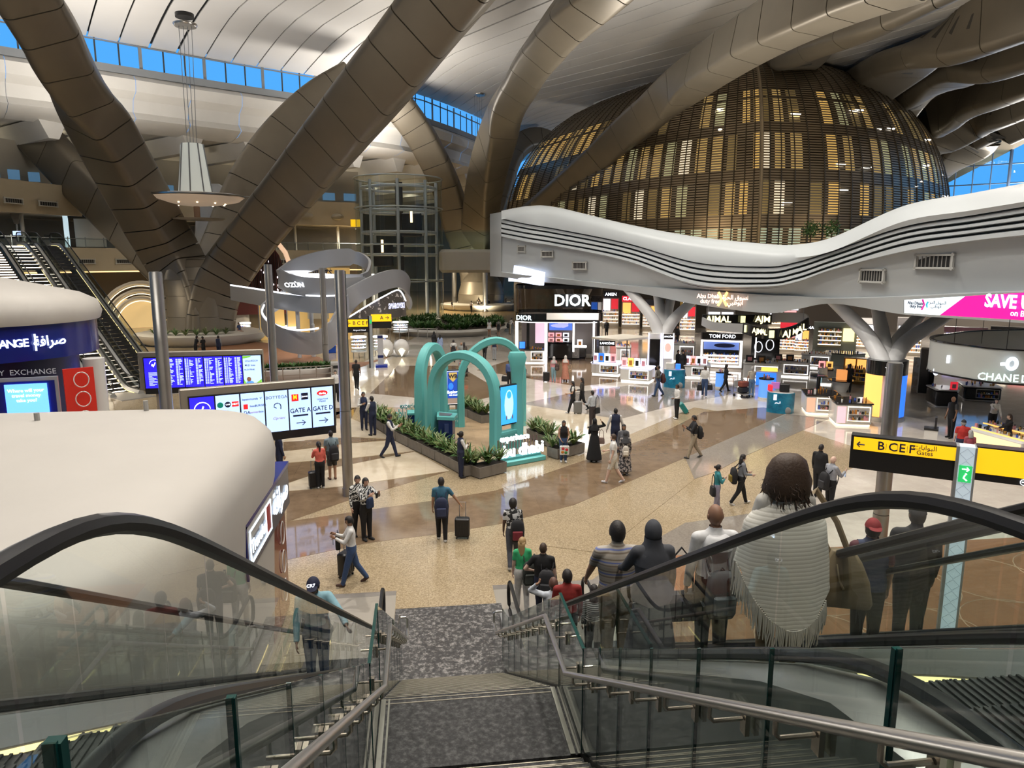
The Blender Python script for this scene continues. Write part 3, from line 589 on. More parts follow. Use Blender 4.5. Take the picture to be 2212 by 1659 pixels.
# ================================================================ NEAR: staircase, balustrades, escalators
ZL, ZU = 3.07, 6.10
steel = mat('brushed_steel', (.55, .53, .50), .28, .95); steel_w = mat('steel_warm', (.62, .56, .47), .22, .95)
ST = thing('staircase', 'charcoal carpeted staircase with a middle landing between the two escalators', 'stairs', (.43, 6.5, 0))
nos = mat('nosing_metal', (.26, .24, .19), .35, .6); kerb = mat('kerb_strip', (.20, .20, .17), .4, .5)
def flight(y0, z0, y1, z1, n):
    """y0,z0 = top edge; goes down towards +Y"""
    dy, dz = (y1 - y0) / n, (z0 - z1) / n; s0 = q0 = None
    for i in range(n):
        zt = z0 - dz * (i + 1); yc = y0 + dy * i
        if i == n - 1: break
        if s0 is None:
            s0 = MB().bx(-.96, .96, 0, dy + .02, -.18, 0).build('step', carpetg, ST); s0.location = (0, yc - 6.5, zt)
            q0 = MB().bx(-.94, .94, dy - .045, dy - .030, 0, .004).bx(-.94, .94, dy + .010, dy + .022, -.02, .004).build('nosing', nos, s0)
        else:
            s = inst(s0, 'step', ST, (0, yc - 6.5, zt)); inst(q0, 'nosing', s)
flight(.75, ZU, 6.0, ZL, 20); flight(7.1, ZL, 12.35, 0, 20)
MB().bx(-.97, .97, -.5, .6, 2.85, 3.07).build('landing', carpetg, ST)
MB().bx(-.94, .94, .52, .535, 3.07, 3.074).bx(-.94, .94, .59, .603, 3.05, 3.074).build('nosing', nos, ST)
for x in (-.93, .92):
    MB().bx(x - .025, x + .025, -.5, .6, 3.07, 3.085).build('edge_strip', kerb, ST); MB().bx(x + .05, x + .07, -.5, .6, 3.07, 3.083).build('edge_strip', kerb, ST)
MB().bx(-4, 6, -36, -5.75, 5.8, 6.1).build('upper_floor', carpetg, ST)
clad = mat('stair_cladding', (.030, .030, .027), .35, .3)
for s_ in (-1, 1):                                          # dark closing panels under the glass
    x0 = .99 * s_; x1 = 1.28 * s_ if s_ < 0 else 1.22
    pr = [(-5.7, 6.12), (-.5, 3.12), (.6, 3.12), (5.9, .05), (5.9, 0), (-5.7, 0)]
    MB().loft([[(x0, y, z) for y, z in pr], [(x1, y, z) for y, z in pr]]).build('side_cladding', clad, ST)
sg = glass('stair_glass', (.88, .93, .91), 1.45); ge = mat('glass_edge', (.004, .045, .04), .15)
def stz(y): return lerp([.75, 6.0, 7.1, 12.35], [ZU, ZL, ZL, 0], y)
def balustrade(xg, xr, lab):
    B = thing('stair_balustrade', lab, 'balustrade', (xg, 6.5, 0), group='balustrades of the staircase')
    ys = [.2, 1.0, 1.85, 2.6, 3.35, 4.1, 4.8, 5.4, 5.98, 7.08, 7.8, 8.6, 9.4, 10.2, 11.0, 11.8, 12.75]
    for a, b in zip(ys, ys[1:]):
        a_, b_ = a + .012, b - .012; zt = 1.11
        za, zb = stz(a_), stz(b_)
        MB().loft([[(0, y - 6.5, z + o) for o in (.02,)] + [(0, y - 6.5, z + zt)] + [(.017, y - 6.5, z + zt), (.017, y - 6.5, z + .02)] for y, z in ((a_, za), (b_, zb))]).build('glass_panel', sg, B)
        MB().bx(-.001, .018, b_ - 6.5 - .004, b_ - 6.5 + .004, zb + .02, zb + zt).build('glass_edge', ge, B)
    for y in (5.96, 7.09, 1.0, 1.85): MB().bx(-.004, .022, y - 6.5 - .01, y - 6.5 + .01, stz(y) + .02, stz(y) + 1.112).build('glass_edge', ge, B)
    MB().bx(-.006, .024, -.55, .62, ZL + 1.105, ZL + 1.12).build('glass_edge', ge, B)
    dx = xr - xg; sgn = 1 if dx > 0 else -1
    path = [(dx, .1 - 6.5, ZU + .95), (dx, .6 - 6.5, ZU + .95), (dx, 5.86 - 6.5, ZL + .95), (dx, 6.95 - 6.5, ZL + .95), (dx, 12.15 - 6.5, .95), (dx, 12.45 - 6.5, .95)]
    MB().tube(path, .0245, 12).build('handrail', steel, B)
    MB().tube([(dx, 5.95, .95), (dx, 6.02, .95), (dx, 6.03, 1.02), (dx, 6.03, 1.14), (dx - sgn * .03, 6.03, 1.17), (.03 * sgn, 6.03, 1.17)], .02, 8).build('rail_return', steel, B)
    br = None; y = .5
    while y < 12.3:
        z = lerp([.1, .6, 5.86, 6.95, 12.15, 12.5], [ZU + .95, ZU + .95, ZL + .95, ZL + .95, .95, .95], y); loc = (0, y - 6.5, z)
        if br is None:
            br = bpy.data.objects.new('bracket', None); COL.objects.link(br); br.parent = B; br.location = loc
            MB().tube([(dx, 0, -.02), (dx, 0, -.075), (dx - sgn * .02, 0, -.095), (sgn * .03, 0, -.095)], .0105, 8).build('bracket_arm', steel_w, br)
            MB().box((sgn * .022 + .008, 0, -.11), (.022, .05, .12)).box((-sgn * .022 + .008, 0, -.11), (.022, .05, .12)).build('clamp', steel_w, br)
            MB().tube([(-sgn * .03, 0, -.095), (-sgn * .13, 0, -.095)], .0105, 8).build('bracket_stub', steel_w, br)
        else: dup(br, B, loc)
        y += .56
    return B
balustrade(-.55, -.40, 'glass balustrade with steel handrail on the left side of the staircase')
balustrade(1.42, 1.235, 'glass balustrade with steel handrail on the right side of the staircase')
# ---------------------------------------------------------------- escalator
rub = mat('handrail_rubber', (.008, .008, .009), .4, spec=.35); alu = mat('escalator_deck', (.42, .42, .41), .3, .75); stepm = mat('step_metal', (.045, .045, .045), .4, .6)
eg = glass('escalator_glass', (.88, .93, .91), 1.45); ylw = glow('skirt_light', (1, .80, .35), 1.6)
def sclamp(y, rise, y0=1.62, sl=.59, k=.24):
    f = lambda t: k * math.log1p(math.exp(min(t / k, 60))) if t / k < 60 else t
    return (f(y - y0) - f(y - y0 - rise / sl)) * sl
def escalator(name, label, loc, rz, rise, W=1.24, lit=True, steps=True, group=None, glassm=None, led=False, top=1.8):
    E = thing(name, label, 'escalator', loc, rz, group); Y1 = 1.6 + rise / .59 + top; ys = list(np.linspace(0, Y1, int(Y1 * 8)))
    for sx in (-1, 1):
        xh = sx * W / 2
        top_ = [(xh, y, sclamp(y, rise) + .97) for y in ys]; bot_ = [(xh, y, sclamp(y, rise) + .27) for y in ys]
        e1 = [(xh, Y1 + .35 * math.sin(t), rise + .62 + .35 * math.cos(t)) for t in np.linspace(0, math.pi, 9)[1:-1]]; e0 = [(xh, -.35 * math.sin(t), .62 - .35 * math.cos(t)) for t in np.linspace(0, math.pi, 9)[1:-1]]
        MB().tube(top_ + e1 + bot_[::-1] + e0, .034, 8, True, sx=1.15).build('handrail', rub, E)
        yy = list(np.linspace(-.1, Y1 + .1, max(6, int(Y1 / 1.15))))
        for a, b in zip(yy, yy[1:]):
            pts = np.linspace(a + .008, b - .008, 7)
            MB().grid([[(xh, y, sclamp(y, rise) + .22) for y in pts], [(xh, y, sclamp(y, rise) + .94) for y in pts]]).build('glass_panel', glassm or eg, E)
        deck = []
        for y in list(np.linspace(-.35, Y1 + .35, int(Y1 * 2))):
            z = sclamp(y, rise); deck.append([(xh - sx * .16, y, z + .06), (xh - sx * .05, y, z + .22), (xh + sx * .05, y, z + .22), (xh + sx * .20, y, z + .15), (xh + sx * .20, y, z - .75), (xh - sx * .16, y, z - .75)])
        MB().loft(deck).build('deck', alu, E, 30)
        if lit:
            MB().loft([[(xh - sx * .168, y, sclamp(y, rise) + z_) for z_ in (.012, .046)] + [(xh - sx * .162, y, sclamp(y, rise) + z_) for z_ in (.046, .012)] for y in np.linspace(.2, Y1 - .2, int(Y1 * 2))]).build('skirt_light', ylw, E)
    if steps:
        s0 = None; n = int((rise / .59 + 2.4) / .4)
        for i in range(n):
            y = .9 + i * .4; z = sclamp(y + .2, rise); z = round(z / .23) * .23 if .3 < z < rise - .3 else z
            if s0 is None:
                b = MB().bx(-W / 2 + .17, W / 2 - .17, 0, .40, -.22, -.012)
                for j in range(22): x = -W / 2 + .19 + j * (W - .38) / 21; b.bx(x - .007, x + .007, .005, .395, -.014, 0)
                s0 = b.build('step', stepm, E); s0.location = (0, y, z)
                if led: l0 = MB().bx(-W / 2 + .2, W / 2 - .2, -.012, 0, -.06, -.02).build('step_light', glow('step_led', (1, .86, .68), 6), s0)
            else:
                s = inst(s0, 'step', E, (0, y, z))
                if led: inst(l0, 'step_light', s)
    for y0, y1, z in ((-1.95, .9, 0), (Y1 - .9, Y1 + 1.4, rise)):
        b = MB().bx(-W / 2 - .2, W / 2 + .2, y0, y1, z - .05, z + .012)
        b.build('floor_plate', mat('floor_plate', (.50, .46, .40), .35, .7), E)
        MB().bx(-W / 2 - .2, W / 2 + .2, y0, y0 + .22, z + .012, z + .014).build('plate_border', mat('plate_border', (.22, .2, .18), .5, .5), E)
    return E
BOT = 14.1
escalator('escalator', 'escalator left of the staircase carrying the man in the navy cap up', (-1.57, BOT, 0), R(180), 6.12, group='escalators beside the staircase')
escalator('escalator', 'escalator right of the staircase carrying the woman in the white shawl down', (2.37, BOT, 0), R(180), 6.02, group='escalators beside the staircase')
escalator('escalator', 'outer escalator on the right carrying the pair in caps down', (4.02, BOT, 0), R(180), 6.02, group='escalators beside the staircase')
# ---------------------------------------------------------------- escalators and lit steps in the left background
eb = G(352, 842); et = DP(85, 540, 54); ev = (et - eb); ev.z = 0; eang = math.atan2(ev.y, ev.x) - R(90); en = Vector((math.cos(eang), math.sin(eang), 0))
rise2 = 8.9
bgl = glass('dark_glass', (.62, .66, .62), 1.4)
escalator('far_escalator', 'far dark escalator nearest the bronze column, going up to the gallery', tuple(eb + en * 0), eang, rise2, 1.5, group='escalators up to the gallery', glassm=bgl)
escalator('far_escalator', 'far escalator with glowing step edges beside the lit stairs', tuple(eb - en * 2.2), eang, rise2, 1.5, group='escalators up to the gallery', glassm=bgl, led=True)
escalator('far_escalator', 'far escalator left of the lit stairs, mostly behind the blue exchange kiosk', tuple(eb - en * 10.6), eang, rise2, 1.5, group='escalators up to the gallery', glassm=bgl, led=True)
LS = thing('lit_stairs', 'wide dark stairs with bright glowing edges between the far escalators', 'stairs', tuple(eb - en * 6.4), eang)
s0 = MB().bx(-3.0, 3.0, 0, .31, -.17, 0).build('step', mat('dark_step', (.03, .022, .018), .4), LS); l0 = MB().bx(-2.9, -.1, -.03, 0, -.09, -.025).bx(.2, 2.9, -.03, 0, -.09, -.025).build('step_light', glow('step_led', (1, .86, .68), 6), s0)
n = int(rise2 / .165); s0.location = (0, .9, .165)
for i in range(1, n):
    s = inst(s0, 'step', LS, (0, .9 + i * .286, .165 * (i + 1))); inst(l0, 'step_light', s)
MB().tube([(-.05, .9, 1.1), (-.05, .9 + n * .286, rise2 + 1.0)], .04, 6).build('handrail', steel, LS)
# ================================================================ POLES
pole_m = mat('pole_steel', (.40, .39, .37), .32, .9, noise=.05, nscale=3); pole_b = mat('pole_black', (.006, .006, .007), .4)
def pole(base, h, r, side, lab, joint=None):
    t = thing('light_pole', lab, 'pole', tuple(base), group='steel light poles'); n = 18
    MB().cyl((0, 0, 0), (0, 0, .28), r * 1.16, n=n).build('foot', pole_m, t)
    MB().cyl((0, 0, .28), (0, 0, joint), r * 1.0, n=n).build('lower_shaft', pole_m, t)
    MB().cyl((0, 0, joint + .015), (0, 0, h), r * .97, n=n).build('upper_shaft', pole_m, t)
    if side: MB().bx(side * r * .55 - r * .45, side * r * .55 + r * .45, .02, r * .9, joint + .02, h).build('black_channel', pole_b, t)
    MB().cyl((0, 0, h), (0, 0, h + .03), r * .9, n=n).build('cap', pole_m, t)
def pb(x, y, d): p = DP(x, y, d); p.z = 0; return p
pole(pb(336, 595, 19.0), 7.45, .172, -1.05, 'steel light pole in front of the blue departures board', 2.2)
pole(G(753, 1070), 7.45, .172, 1.05, 'steel light pole beside the two men in zebra shirts', 2.9)
pole(pb(578, 568, 30.0), 7.6, .172, 0, 'steel light pole behind the gap between the two boards', 2.2)
pole(G(706, 814), 7.3, .20, 0, 'steel light pole by the white planter on the orange carpet', 2.2)
pole(pb(1934, 781, 15.8), 5.5, .172, 1.05, 'grey light pole in front of the near yellow gate sign', 2.0)
pole(G(1048, 673), 6.6, .38, 0, 'slim steel light pole standing in the green planter by the lift', 2.0)
pole(G(982, 668), 9.0, .42, 0, 'white post under the lift bridge', 2.0)
# ================================================================ FOREGROUND KIOSK (rounded white roof)
rw = mat('roof_white', (.44, .415, .38), .55, noise=.03, nscale=.8)
K = thing('exchange_kiosk', 'big white roofed exchange kiosk in the left foreground beside the escalator', 'kiosk', (-7.9, 11.2, 0))
def kring(w_, d_, r_, z, ox=0, oy=0): return [(x + ox, y + oy, z) for x, y in rrect(w_, d_, r_, 6)]
MB().loft([kring(*a) for a in ((9.55, 9.8, 2.2, 0), (9.7, 9.9, 2.2, 2.4), (9.8, 9.95, 2.2, 3.4), (9.9, 9.95, 2.2, 4.0), (9.75, 9.8, 2.1, 4.36), (9.3, 9.4, 1.9, 4.58), (8.2, 8.3, 1.7, 4.70), (5, 5, 1.2, 4.80), (1, 1, .4, 4.83))]).build('shell', rw, K, 60)
MB().bx(4.55, 4.76, .6, 4.4, .05, 2.5).build('wall', mat('kiosk_brown', (.13, .05, .03), .25), K)
MB().bx(4.55, 4.88, .6, 4.45, 2.45, 3.36).build('fascia', mat('kiosk_fascia', (.10, .10, .13), .3, .3), K)
MB().bx(4.55, 4.90, .55, 4.47, 3.32, 3.40).bx(4.86, 4.90, .55, .62, 2.4, 3.36).build('fascia_edge', mat('exchange_blue', (.006, .012, .16), .2), K)
signw = glow('sign_white_blue', (.75, .88, 1), 2.2)
text('sign_letters', arabic('صرافة'), .62, signw, K, (4.90, 3.45, 2.92), R(90), bold=.02)
text('sign_letters', 'Travelex', .34, signw, K, (4.90, 1.45, 2.86), R(90), bold=.012)
q = MB()
for (y0, y1, z0, z1) in ((.05, 1.75, 2.60, 2.63), (.05, 1.75, 3.17, 3.20), (.05, .08, 2.6, 3.2), (1.72, 1.75, 2.6, 3.2), (1.30, 1.32, 2.6, 3.2)): q.bx(4.885, 4.905, y0 + .75, y1 + .75, z0, z1)
q.build('sign_frame', signw, K); MB().bx(4.88, 4.895, 2.08, 2.46, 2.64, 3.16).build('sign_red_panel', mat('sign_red', (.35, .01, .01), .4), K)
MB().bx(4.74, 4.79, 2.6, 4.3, .1, 2.5).build('red_panel', mat('panel_maroon', (.16, .015, .012), .12), K)
for z in (.7, 1.35, 2.0): MB().tube([(4.82, 3.8 + .18 * math.cos(t), z + .25 * math.sin(t)) for t in np.linspace(0, 2 * math.pi, 20)[:-1]], .012, 4, True).build('ring_motif', mat('motif_white', (.7, .68, .65), .5), K)
for x, y in ((2.2, 4.0), (.6, 3.0), (-3.0, 1.0)): MB().cyl((x, y, 4.6), (x, y, 4.92), .05, n=8).build('roof_eyelet', mat('eyelet', (.3, .29, .27), .5), K)
# ================================================================ BLUE EXCHANGE KIOSK BEHIND
BK = thing('blue_exchange_kiosk', 'dark blue currency exchange kiosk with white rounded roof and lit sign', 'kiosk', (-19.9, 30.4, 0)); KR = 6.6
def ring(r, z, sy=.75, n=40): return [(r * math.cos(t), r * sy * math.sin(t), z) for t in [2 * math.pi * i / n for i in range(n)]]
xb = mat('exchange_blue', (.006, .012, .16), .2)
MB().loft([ring(KR + .15, 5.45), ring(KR + .25, 5.75), ring(KR + .1, 6.2), ring(KR - .5, 6.5), ring(KR - 1.8, 6.8), ring(2.5, 7.3), ring(.4, 7.45)]).build('roof', rw, BK, 60)
MB().loft([ring(KR, 4.15), ring(KR, 5.45)]).build('fascia', xb, BK)
MB().loft([ring(KR - .8, 0), ring(KR - .8, 4.2)]).build('back_wall', mat('exchange_navy', (.004, .006, .06), .4), BK)
def onring(a, r=KR + .04, z=0, sy=.75): return (r * math.cos(a), r * sy * math.sin(a), z)
def proj(p):
    v = Vector(p) - CAMP; d = v.dot(FW); return CX + F * v.dot(RT) / d
def ang_at(px): return min((a for a in np.linspace(-2.6, -.2, 400)), key=lambda a: abs(proj((-19.9 + KR * math.cos(a), 30.4 + KR * .75 * math.sin(a), 4.8)) - px))
for s_, px_, sz in [(c_, x_, .40) for c_, x_ in zip('EXCHANGE', (-62, -45, -28, -11, 6, 22, 39, 55))] + [(arabic('صرافة'), 107, .50)]:
    a = ang_at(px_); p = onring(a); text('sign_letters', s_, sz, signw, BK, (p[0], p[1], 4.82), math.atan2(math.sin(a) / .75, math.cos(a)) + R(90), bold=.02)
a = ang_at(76); p = onring(a); MB().box((p[0], p[1] - .02, 4.82), (.05, .06, .62), .2).build('sign_bar', signw, BK)
p = DP(207, 830, 26.6); MB().cyl((p.x + 19.9, p.y - 30.4, 0), (p.x + 19.9, p.y - 30.4, 4.2), .36, n=18).build('corner_column', mat('column_white', (.55, .54, .52), .4), BK)
p0, p1 = DP(-40, 840, 24.0), DP(96, 840, 24.6); c = (p0 + p1) / 2; ca = math.atan2(p1.y - p0.y, p1.x - p0.x); lc_ = (c.x + 19.9, c.y - 30.4)
def loc2(u, o): return (lc_[0] + u * math.cos(ca) - o * math.sin(ca) * -1 * -1, lc_[1] + u * math.sin(ca) + o * math.cos(ca) * -1 * -1)
MB().box((*lc_, 2.95), (2.7, .12, 1.75), ca).build('screen_frame', mat('frame_silver', (.45, .46, .5), .3, .5), BK)
MB().box((lc_[0] + .05, lc_[1] - .07, 2.95), (2.45, .04, 1.5), ca).build('screen_bezel', xb, BK)
MB().box((lc_[0] + .45, lc_[1] - .09, 2.95), (1.25, .04, 1.35), ca).build('screen_picture', glow('scr_blue', (.10, .30, 1), 2.2), BK); MB().box((lc_[0] - .72, lc_[1] - .11, 2.95), (1.0, .04, 1.35), ca).build('screen_table', glow('scr_pale', (.55, .75, 1), 2.0), BK)
for j in range(8): MB().box((lc_[0] - .5, lc_[1] - .14, 3.3 - j * .1), (.42, .02, .07), ca).build('table_row', glow('row_green', (.4, 1, .45), 1.4), BK)
for j, s_ in enumerate(('Where will your', 'travel money', 'take you?')): text('screen_words', s_, .16, glow('words_white', (.9, .95, 1), 2), BK, (lc_[0] + .45, lc_[1] - .13, 3.4 - j * .17), ca)
text('wall_letters', 'CURRENCY  EXCHANGE', .26, mat('letters_grey', (.5, .52, .58), .4), BK, (lc_[0] - .1, lc_[1] - .05, 4.0), ca)
p = DP(170, 815, 25.4); MB().box((p.x + 19.9, p.y - 30.4, 2.9), (.95, .1, 2.2), .6).build('red_panel', mat('panel_red', (.45, .02, .012), .3, emit=.25), BK)
for z in (2.2, 2.9, 3.6): MB().tube([(p.x + 20.05 + .2 * math.cos(t), p.y - 30.55 + .12 * math.cos(t), z + .27 * math.sin(t)) for t in np.linspace(0, 2 * math.pi, 20)[:-1]], .02, 4, True).build('ring_motif', mat('motif_white', (.7, .68, .65), .5), BK)
d0, d1 = DP(-60, 892, 22.6), DP(200, 870, 24.3); dc = (d0 + d1) / 2; CT = thing('exchange_counter', 'curved blue counter under the exchange sign', 'counter', (dc.x, dc.y, 0), math.atan2(d1.y - d0.y, d1.x - d0.x))
dl = (d1 - d0).length; MB().rbox((0, 0, .55), (dl, .8, 1.1), .2).build('front', xb, CT); MB().rbox((0, 0, 1.13), (dl + .1, .95, .08), .1).build('worktop', mat('counter_blue', (.02, .05, .45), .15), CT); MB().bx(dl * .2, dl / 2, -.52, -.47, 1.02, 1.08).build('counter_light', signw, CT)
for k_, u in enumerate((-1.4, -.2, .9, 1.8)):
    t = thing('card_terminal', ['black terminal at the left end of the blue counter', 'black terminal between the two seated clerks', 'black terminal right of the bearded clerk', 'black terminal at the right end of the blue counter'][k_], 'terminal', (dc.x + u * math.cos(CT.rotation_euler.z), dc.y + u * math.sin(CT.rotation_euler.z), 1.17), CT.rotation_euler.z, 'terminals on the exchange counter')
    MB().rbox((0, 0, .03), (.3, .22, .06), .03).build('base', blk, t); MB().rbox((0, .05, .22), (.36, .05, .3), .02).build('display', blk, t)
# ================================================================ INFORMATION BOARDS
def board(lab, A, B_, z0, z1, panels, nm):
    v = B_ - A; v.z = 0; L = v.length; rz = math.atan2(v.y, v.x); c = (A + B_) / 2
    t = thing(nm, lab, 'display board', (c.x, c.y, 0), rz); fm = mat('board_frame', (.36, .33, .28), .4, .6)
    MB().rbox((-.08, .12, (z0 + z1) / 2 + .12), (L + .35, .26, z1 - z0 + .36), .05).build('housing', fm, t)
    MB().bx(-L / 2 - .02, L / 2 + .05, -.04, 0, z0 - .3, z1 + .05).build('bezel', blk, t)
    for x in (-L * .4, -L * .12): MB().bx(x - .12, x + .12, .05, .3, 0, z0).build('leg', fm, t)
    MB().rbox((-L * .26, .15, .05), (L * .45, .7, .1), .05).build('base', fm, t)
    n = len(panels); wv = L / n
    for i, m in enumerate(panels): MB().bx(-L / 2 + i * wv + .025, -L / 2 + (i + 1) * wv - .025, -.055, -.04, z0, z1).build('screen', m, t)
    return t, L, wv
sb = glow('screen_blue', (.020, .012, .80), 1.35); sw = glow('screen_white', (.40, .56, 1.0), 1.25)
T1, L1, w1 = board('blue departures board with rows of flights and one pale panel', DP(312, 805, 35.8), DP(566, 800, 37), 1.42, 2.95, [sb, sb, sb, sb, sb, sw], 'departures_board')
rows_m = glow('row_white', (.45, .55, 1), 1.5); ink = mat('ink_navy', (.01, .015, .06), .6)
rr = random.Random(5)
for i in range(1, 5):
    x0 = -L1 / 2 + i * w1; b = MB()
    for j in range(24):
        z = 2.86 - j * .056
        for a, bb in ((.05, .12), (.15, .20), (.24, .24 + .2 * rr.random()), (.52, .60), (.63, .63 + .18 * rr.random())): b.bx(x0 + a * w1 / .85, x0 + bb * w1 / .85, -.062, -.056, z - .017, z + .017)
    b.build('flight_rows', rows_m, T1)
b = MB()
for j in range(14): b.bx(-L1 / 2 + .2, -L1 / 2 + .25 + .45 * rr.random() + .1, -.062, -.056, 2.2 - j * .05, 2.22 - j * .05)
b.build('notice_lines', rows_m, T1)
def clock_icon(t, x, z, r, m):
    MB().tube([(x + r * math.cos(a), -.06, z + r * math.sin(a)) for a in np.linspace(.1, math.pi * .95, 14)], r * .07, 4).build('clock_arc', m, t)
    MB().tube([(x - r * .3, -.06, z - r * .5), (x, -.06, z + .02), (x + r * .15, -.06, z + r * .45)], r * .09, 4).build('clock_hand', m, t); MB().ell((x - r * .45, -.06, z - r * .1), (r * .2, .01, r * .25), 8, 5).build('clock_figure', m, t)
icw = glow('icon_white', (.9, .95, 1), 2)
clock_icon(T1, -L1 / 2 + w1 * .55, 2.62, .24, icw); text('clock_number', '12', .22, icw, T1, (-L1 / 2 + w1 * .8, -.06, 2.5), bold=.02)
xr_ = L1 / 2 - w1 / 2
MB().ell((xr_ - w1 * .2, -.058, 1.72), (.11, .006, .13), 12, 6).build('advert_head', mat('ad_skin', (.45, .22, .13), .6), T1); MB().ell((xr_ - w1 * .15, -.057, 1.52), (.2, .005, .12), 12, 6).build('advert_shirt', glow('ad_shirt', (.1, .3, .9), .9), T1)
MB().add([(xr_ - w1 * .47, -.0575, 1.43), (xr_ - w1 * .30, -.0575, 1.43), (xr_ - w1 * .47, -.0575, 1.75)], [(0, 1, 2)]).add([(xr_ + .05, -.0575, 1.43), (xr_ + w1 * .47, -.0575, 1.43), (xr_ + w1 * .47, -.0575, 1.72)], [(0, 1, 2)]).add([(xr_ - w1 * .47, -.0575, 2.94), (xr_, -.0575, 2.94), (xr_ - w1 * .1, -.0575, 2.86), (xr_ - w1 * .47, -.0575, 2.80)], [(0, 1, 2, 3)]).build('advert_leaf', glow('ad_green', (.2, .55, .05), .8), T1)
for j, (s_, u, z) in enumerate((('LULU', -.2, 2.68), ('ECCO', .15, 2.68), ('MUJI', -.25, 2.45), ('boss', .05, 2.45), ('PINK', .0, 2.22), ('ALO', -.3, 2.22))): text('advert_words', s_, .12, ink, T1, (xr_ + u * w1, -.06, z), bold=.01)
T2, L2, w2 = board('white and blue gate direction board beside the white kiosk roof', DP(408, 880, 23.6), DP(720, 870, 26), 1.82, 3.28, [sb, sw, sw, sw, sw, sw], 'gate_board')
clock_icon(T2, -L2 / 2 + w2 * .5, 2.85, .25, icw)
def px2(i, u): return -L2 / 2 + (i + .5 + u) * w2
for i, g in ((4, 'GATE A'), (5, 'GATE D')):
    text('gate_words', g, .23, ink, T2, (px2(i, 0), -.06, 2.50), bold=.008, sx=.92)
    MB().bx(px2(i, -.33), px2(i, .33), -.062, -.056, 2.29, 2.35).build('caption_bar', ink, T2)
    MB().tube([(px2(i, -.2), -.06, 2.05), (px2(i, .2), -.06, 2.05)], .016, 4).tube([(px2(i, .06), -.06, 2.14), (px2(i, .2), -.06, 2.05), (px2(i, .06), -.06, 1.96)], .016, 4).build('arrow', ink, T2)
MB().bx(px2(4, -.36), px2(4, -.06), -.062, -.056, 2.85, 3.1).build('logo_red', glow('logo_red', (.7, .02, .02), .8), T2); text('logo_letter', 'M', .22, glow('logo_gold', (1, .6, .02), 1), T2, (px2(4, -.21), -.068, 2.99), bold=.03, sx=.8)
MB().bx(px2(4, .06), px2(4, .36), -.062, -.056, 2.88, 3.12).build('logo_navy', ink, T2); text('logo_letter', 'jones', .1, icw, T2, (px2(4, .21), -.068, 3.0))
MB().ell((px2(5, .0), -.058, 3.06), (.2, .008, .1), 16, 6).build('logo_oval', glow('logo_red', (.7, .02, .02), .8), T2); text('logo_letter', 'darée', .11, icw, T2, (px2(5, 0), -.07, 3.05), bold=.01); text('gate_words', 'Urban Food\nMarket', .08, ink, T2, (px2(5, 0), -.06, 2.8))
text('gate_words', 'BOTTEGA', .15, mat('ink_grey', (.2, .24, .35), .6), T2, (px2(3, 0), -.06, 3.05), sx=1.1)
MB().tube([(px2(3, -.12), -.06, 2.72), (px2(3, -.02), -.06, 2.66)] + [(px2(3, .02) + .12 * math.cos(a), -.06, 2.72 + .12 * math.sin(a)) for a in np.linspace(math.pi, 0, 8)] + [(px2(3, .16), -.06, 2.62)], .016, 4).build('arrow', ink, T2)
text('gate_words', 'Cipriani', .13, mat('ink_pink', (.6, .3, .35), .6), T2, (px2(3, .05), -.06, 2.3), slant=.3)
for k_, (u, z, m) in enumerate(((-.3, 2.95, glow('logo_green', (.0, .2, .13), .5)), (0, 2.95, ink), (.3, 2.95, glow('logo_red', (.7, .02, .02), .8)))):
    if k_ < 2: MB().ell((px2(1, u), -.058, z), (.1, .008, .1), 16, 8).build('logo_disc', m, T2)
    else: MB().bx(px2(1, u) - .11, px2(1, u) + .11, -.062, -.056, z - .09, z + .09).build('logo_frame', m, T2)
text('logo_letter', 'NEXT', .08, icw, T2, (px2(1, .3), -.07, 2.95)); text('logo_letter', 'CAFÉ', .06, icw, T2, (px2(1, 0), -.07, 2.95))
for k_, (s_, u, z) in enumerate((('lepain', -.28, 3.07), ('muvela', .05, 3.07), ('V', .34, 3.07), ('hoso', .0, 2.82), ('BURGER', .32, 2.82), ('DA', -.25, 2.6), ('Starmark', .05, 2.6), ('lois', .34, 2.6))): text('logo_letter', s_, .1 if k_ != 5 else .15, ink if k_ != 6 else mat('ink_pink', (.6, .3, .35), .6), T2, (px2(2, u), -.06, z), bold=.008)
MB().bx(px2(2, -.38), px2(2, -.2), -.062, -.056, 2.73, 2.9).build('logo_frame', glow('logo_red', (.7, .02, .02), .8), T2)
# ================================================================ SHOPS
SH = sroot('ceiling_shop', (24, 62, 7)); dk = mat('shop_ceiling', (.13, .12, .11), .6)
a = [cpt(7, x, 10, .9) for x in (1120, 1350, 1650, 1950, 2260, 2420)]
MB().grid([[(p.x, p.y, max(p.z, 6.3)) for p in a], [(p.x + 12, p.y + 48, 7.2) for p in a]]).build('soffit', dk, SH, world=True)
struct(MB().loft([[tuple(DP(x, 700, d))[:2] + (z,) for z in (0, 8)] + [tuple(DP(x, 700, d + 1))[:2] + (z,) for z in (8, 0)] for x, d in ((1110, 112), (1500, 96), (1900, 80), (2300, 66), (2900, 58))]).build('wall_shop', mat('shop_back', (.20, .17, .14), .5)))
struct(MB().bx(60, 130, 64, 66, 0, 12).build('wall_side', mat('shop_back', (.2, .17, .14), .5)))
wl = mat('shop_white', (.68, .66, .62), .25, noise=.02, nscale=4); wg = glow('strip_white', (1, .96, .92), 2.2); wgw = glow('strip_warm', (1, .86, .66), 1.7); bk = mat('gloss_black', (.008, .008, .009), .12); gd = mat('gold', (.55, .36, .10), .25, .9); lav = glow('lit_lavender', (.72, .74, 1), 1.3)
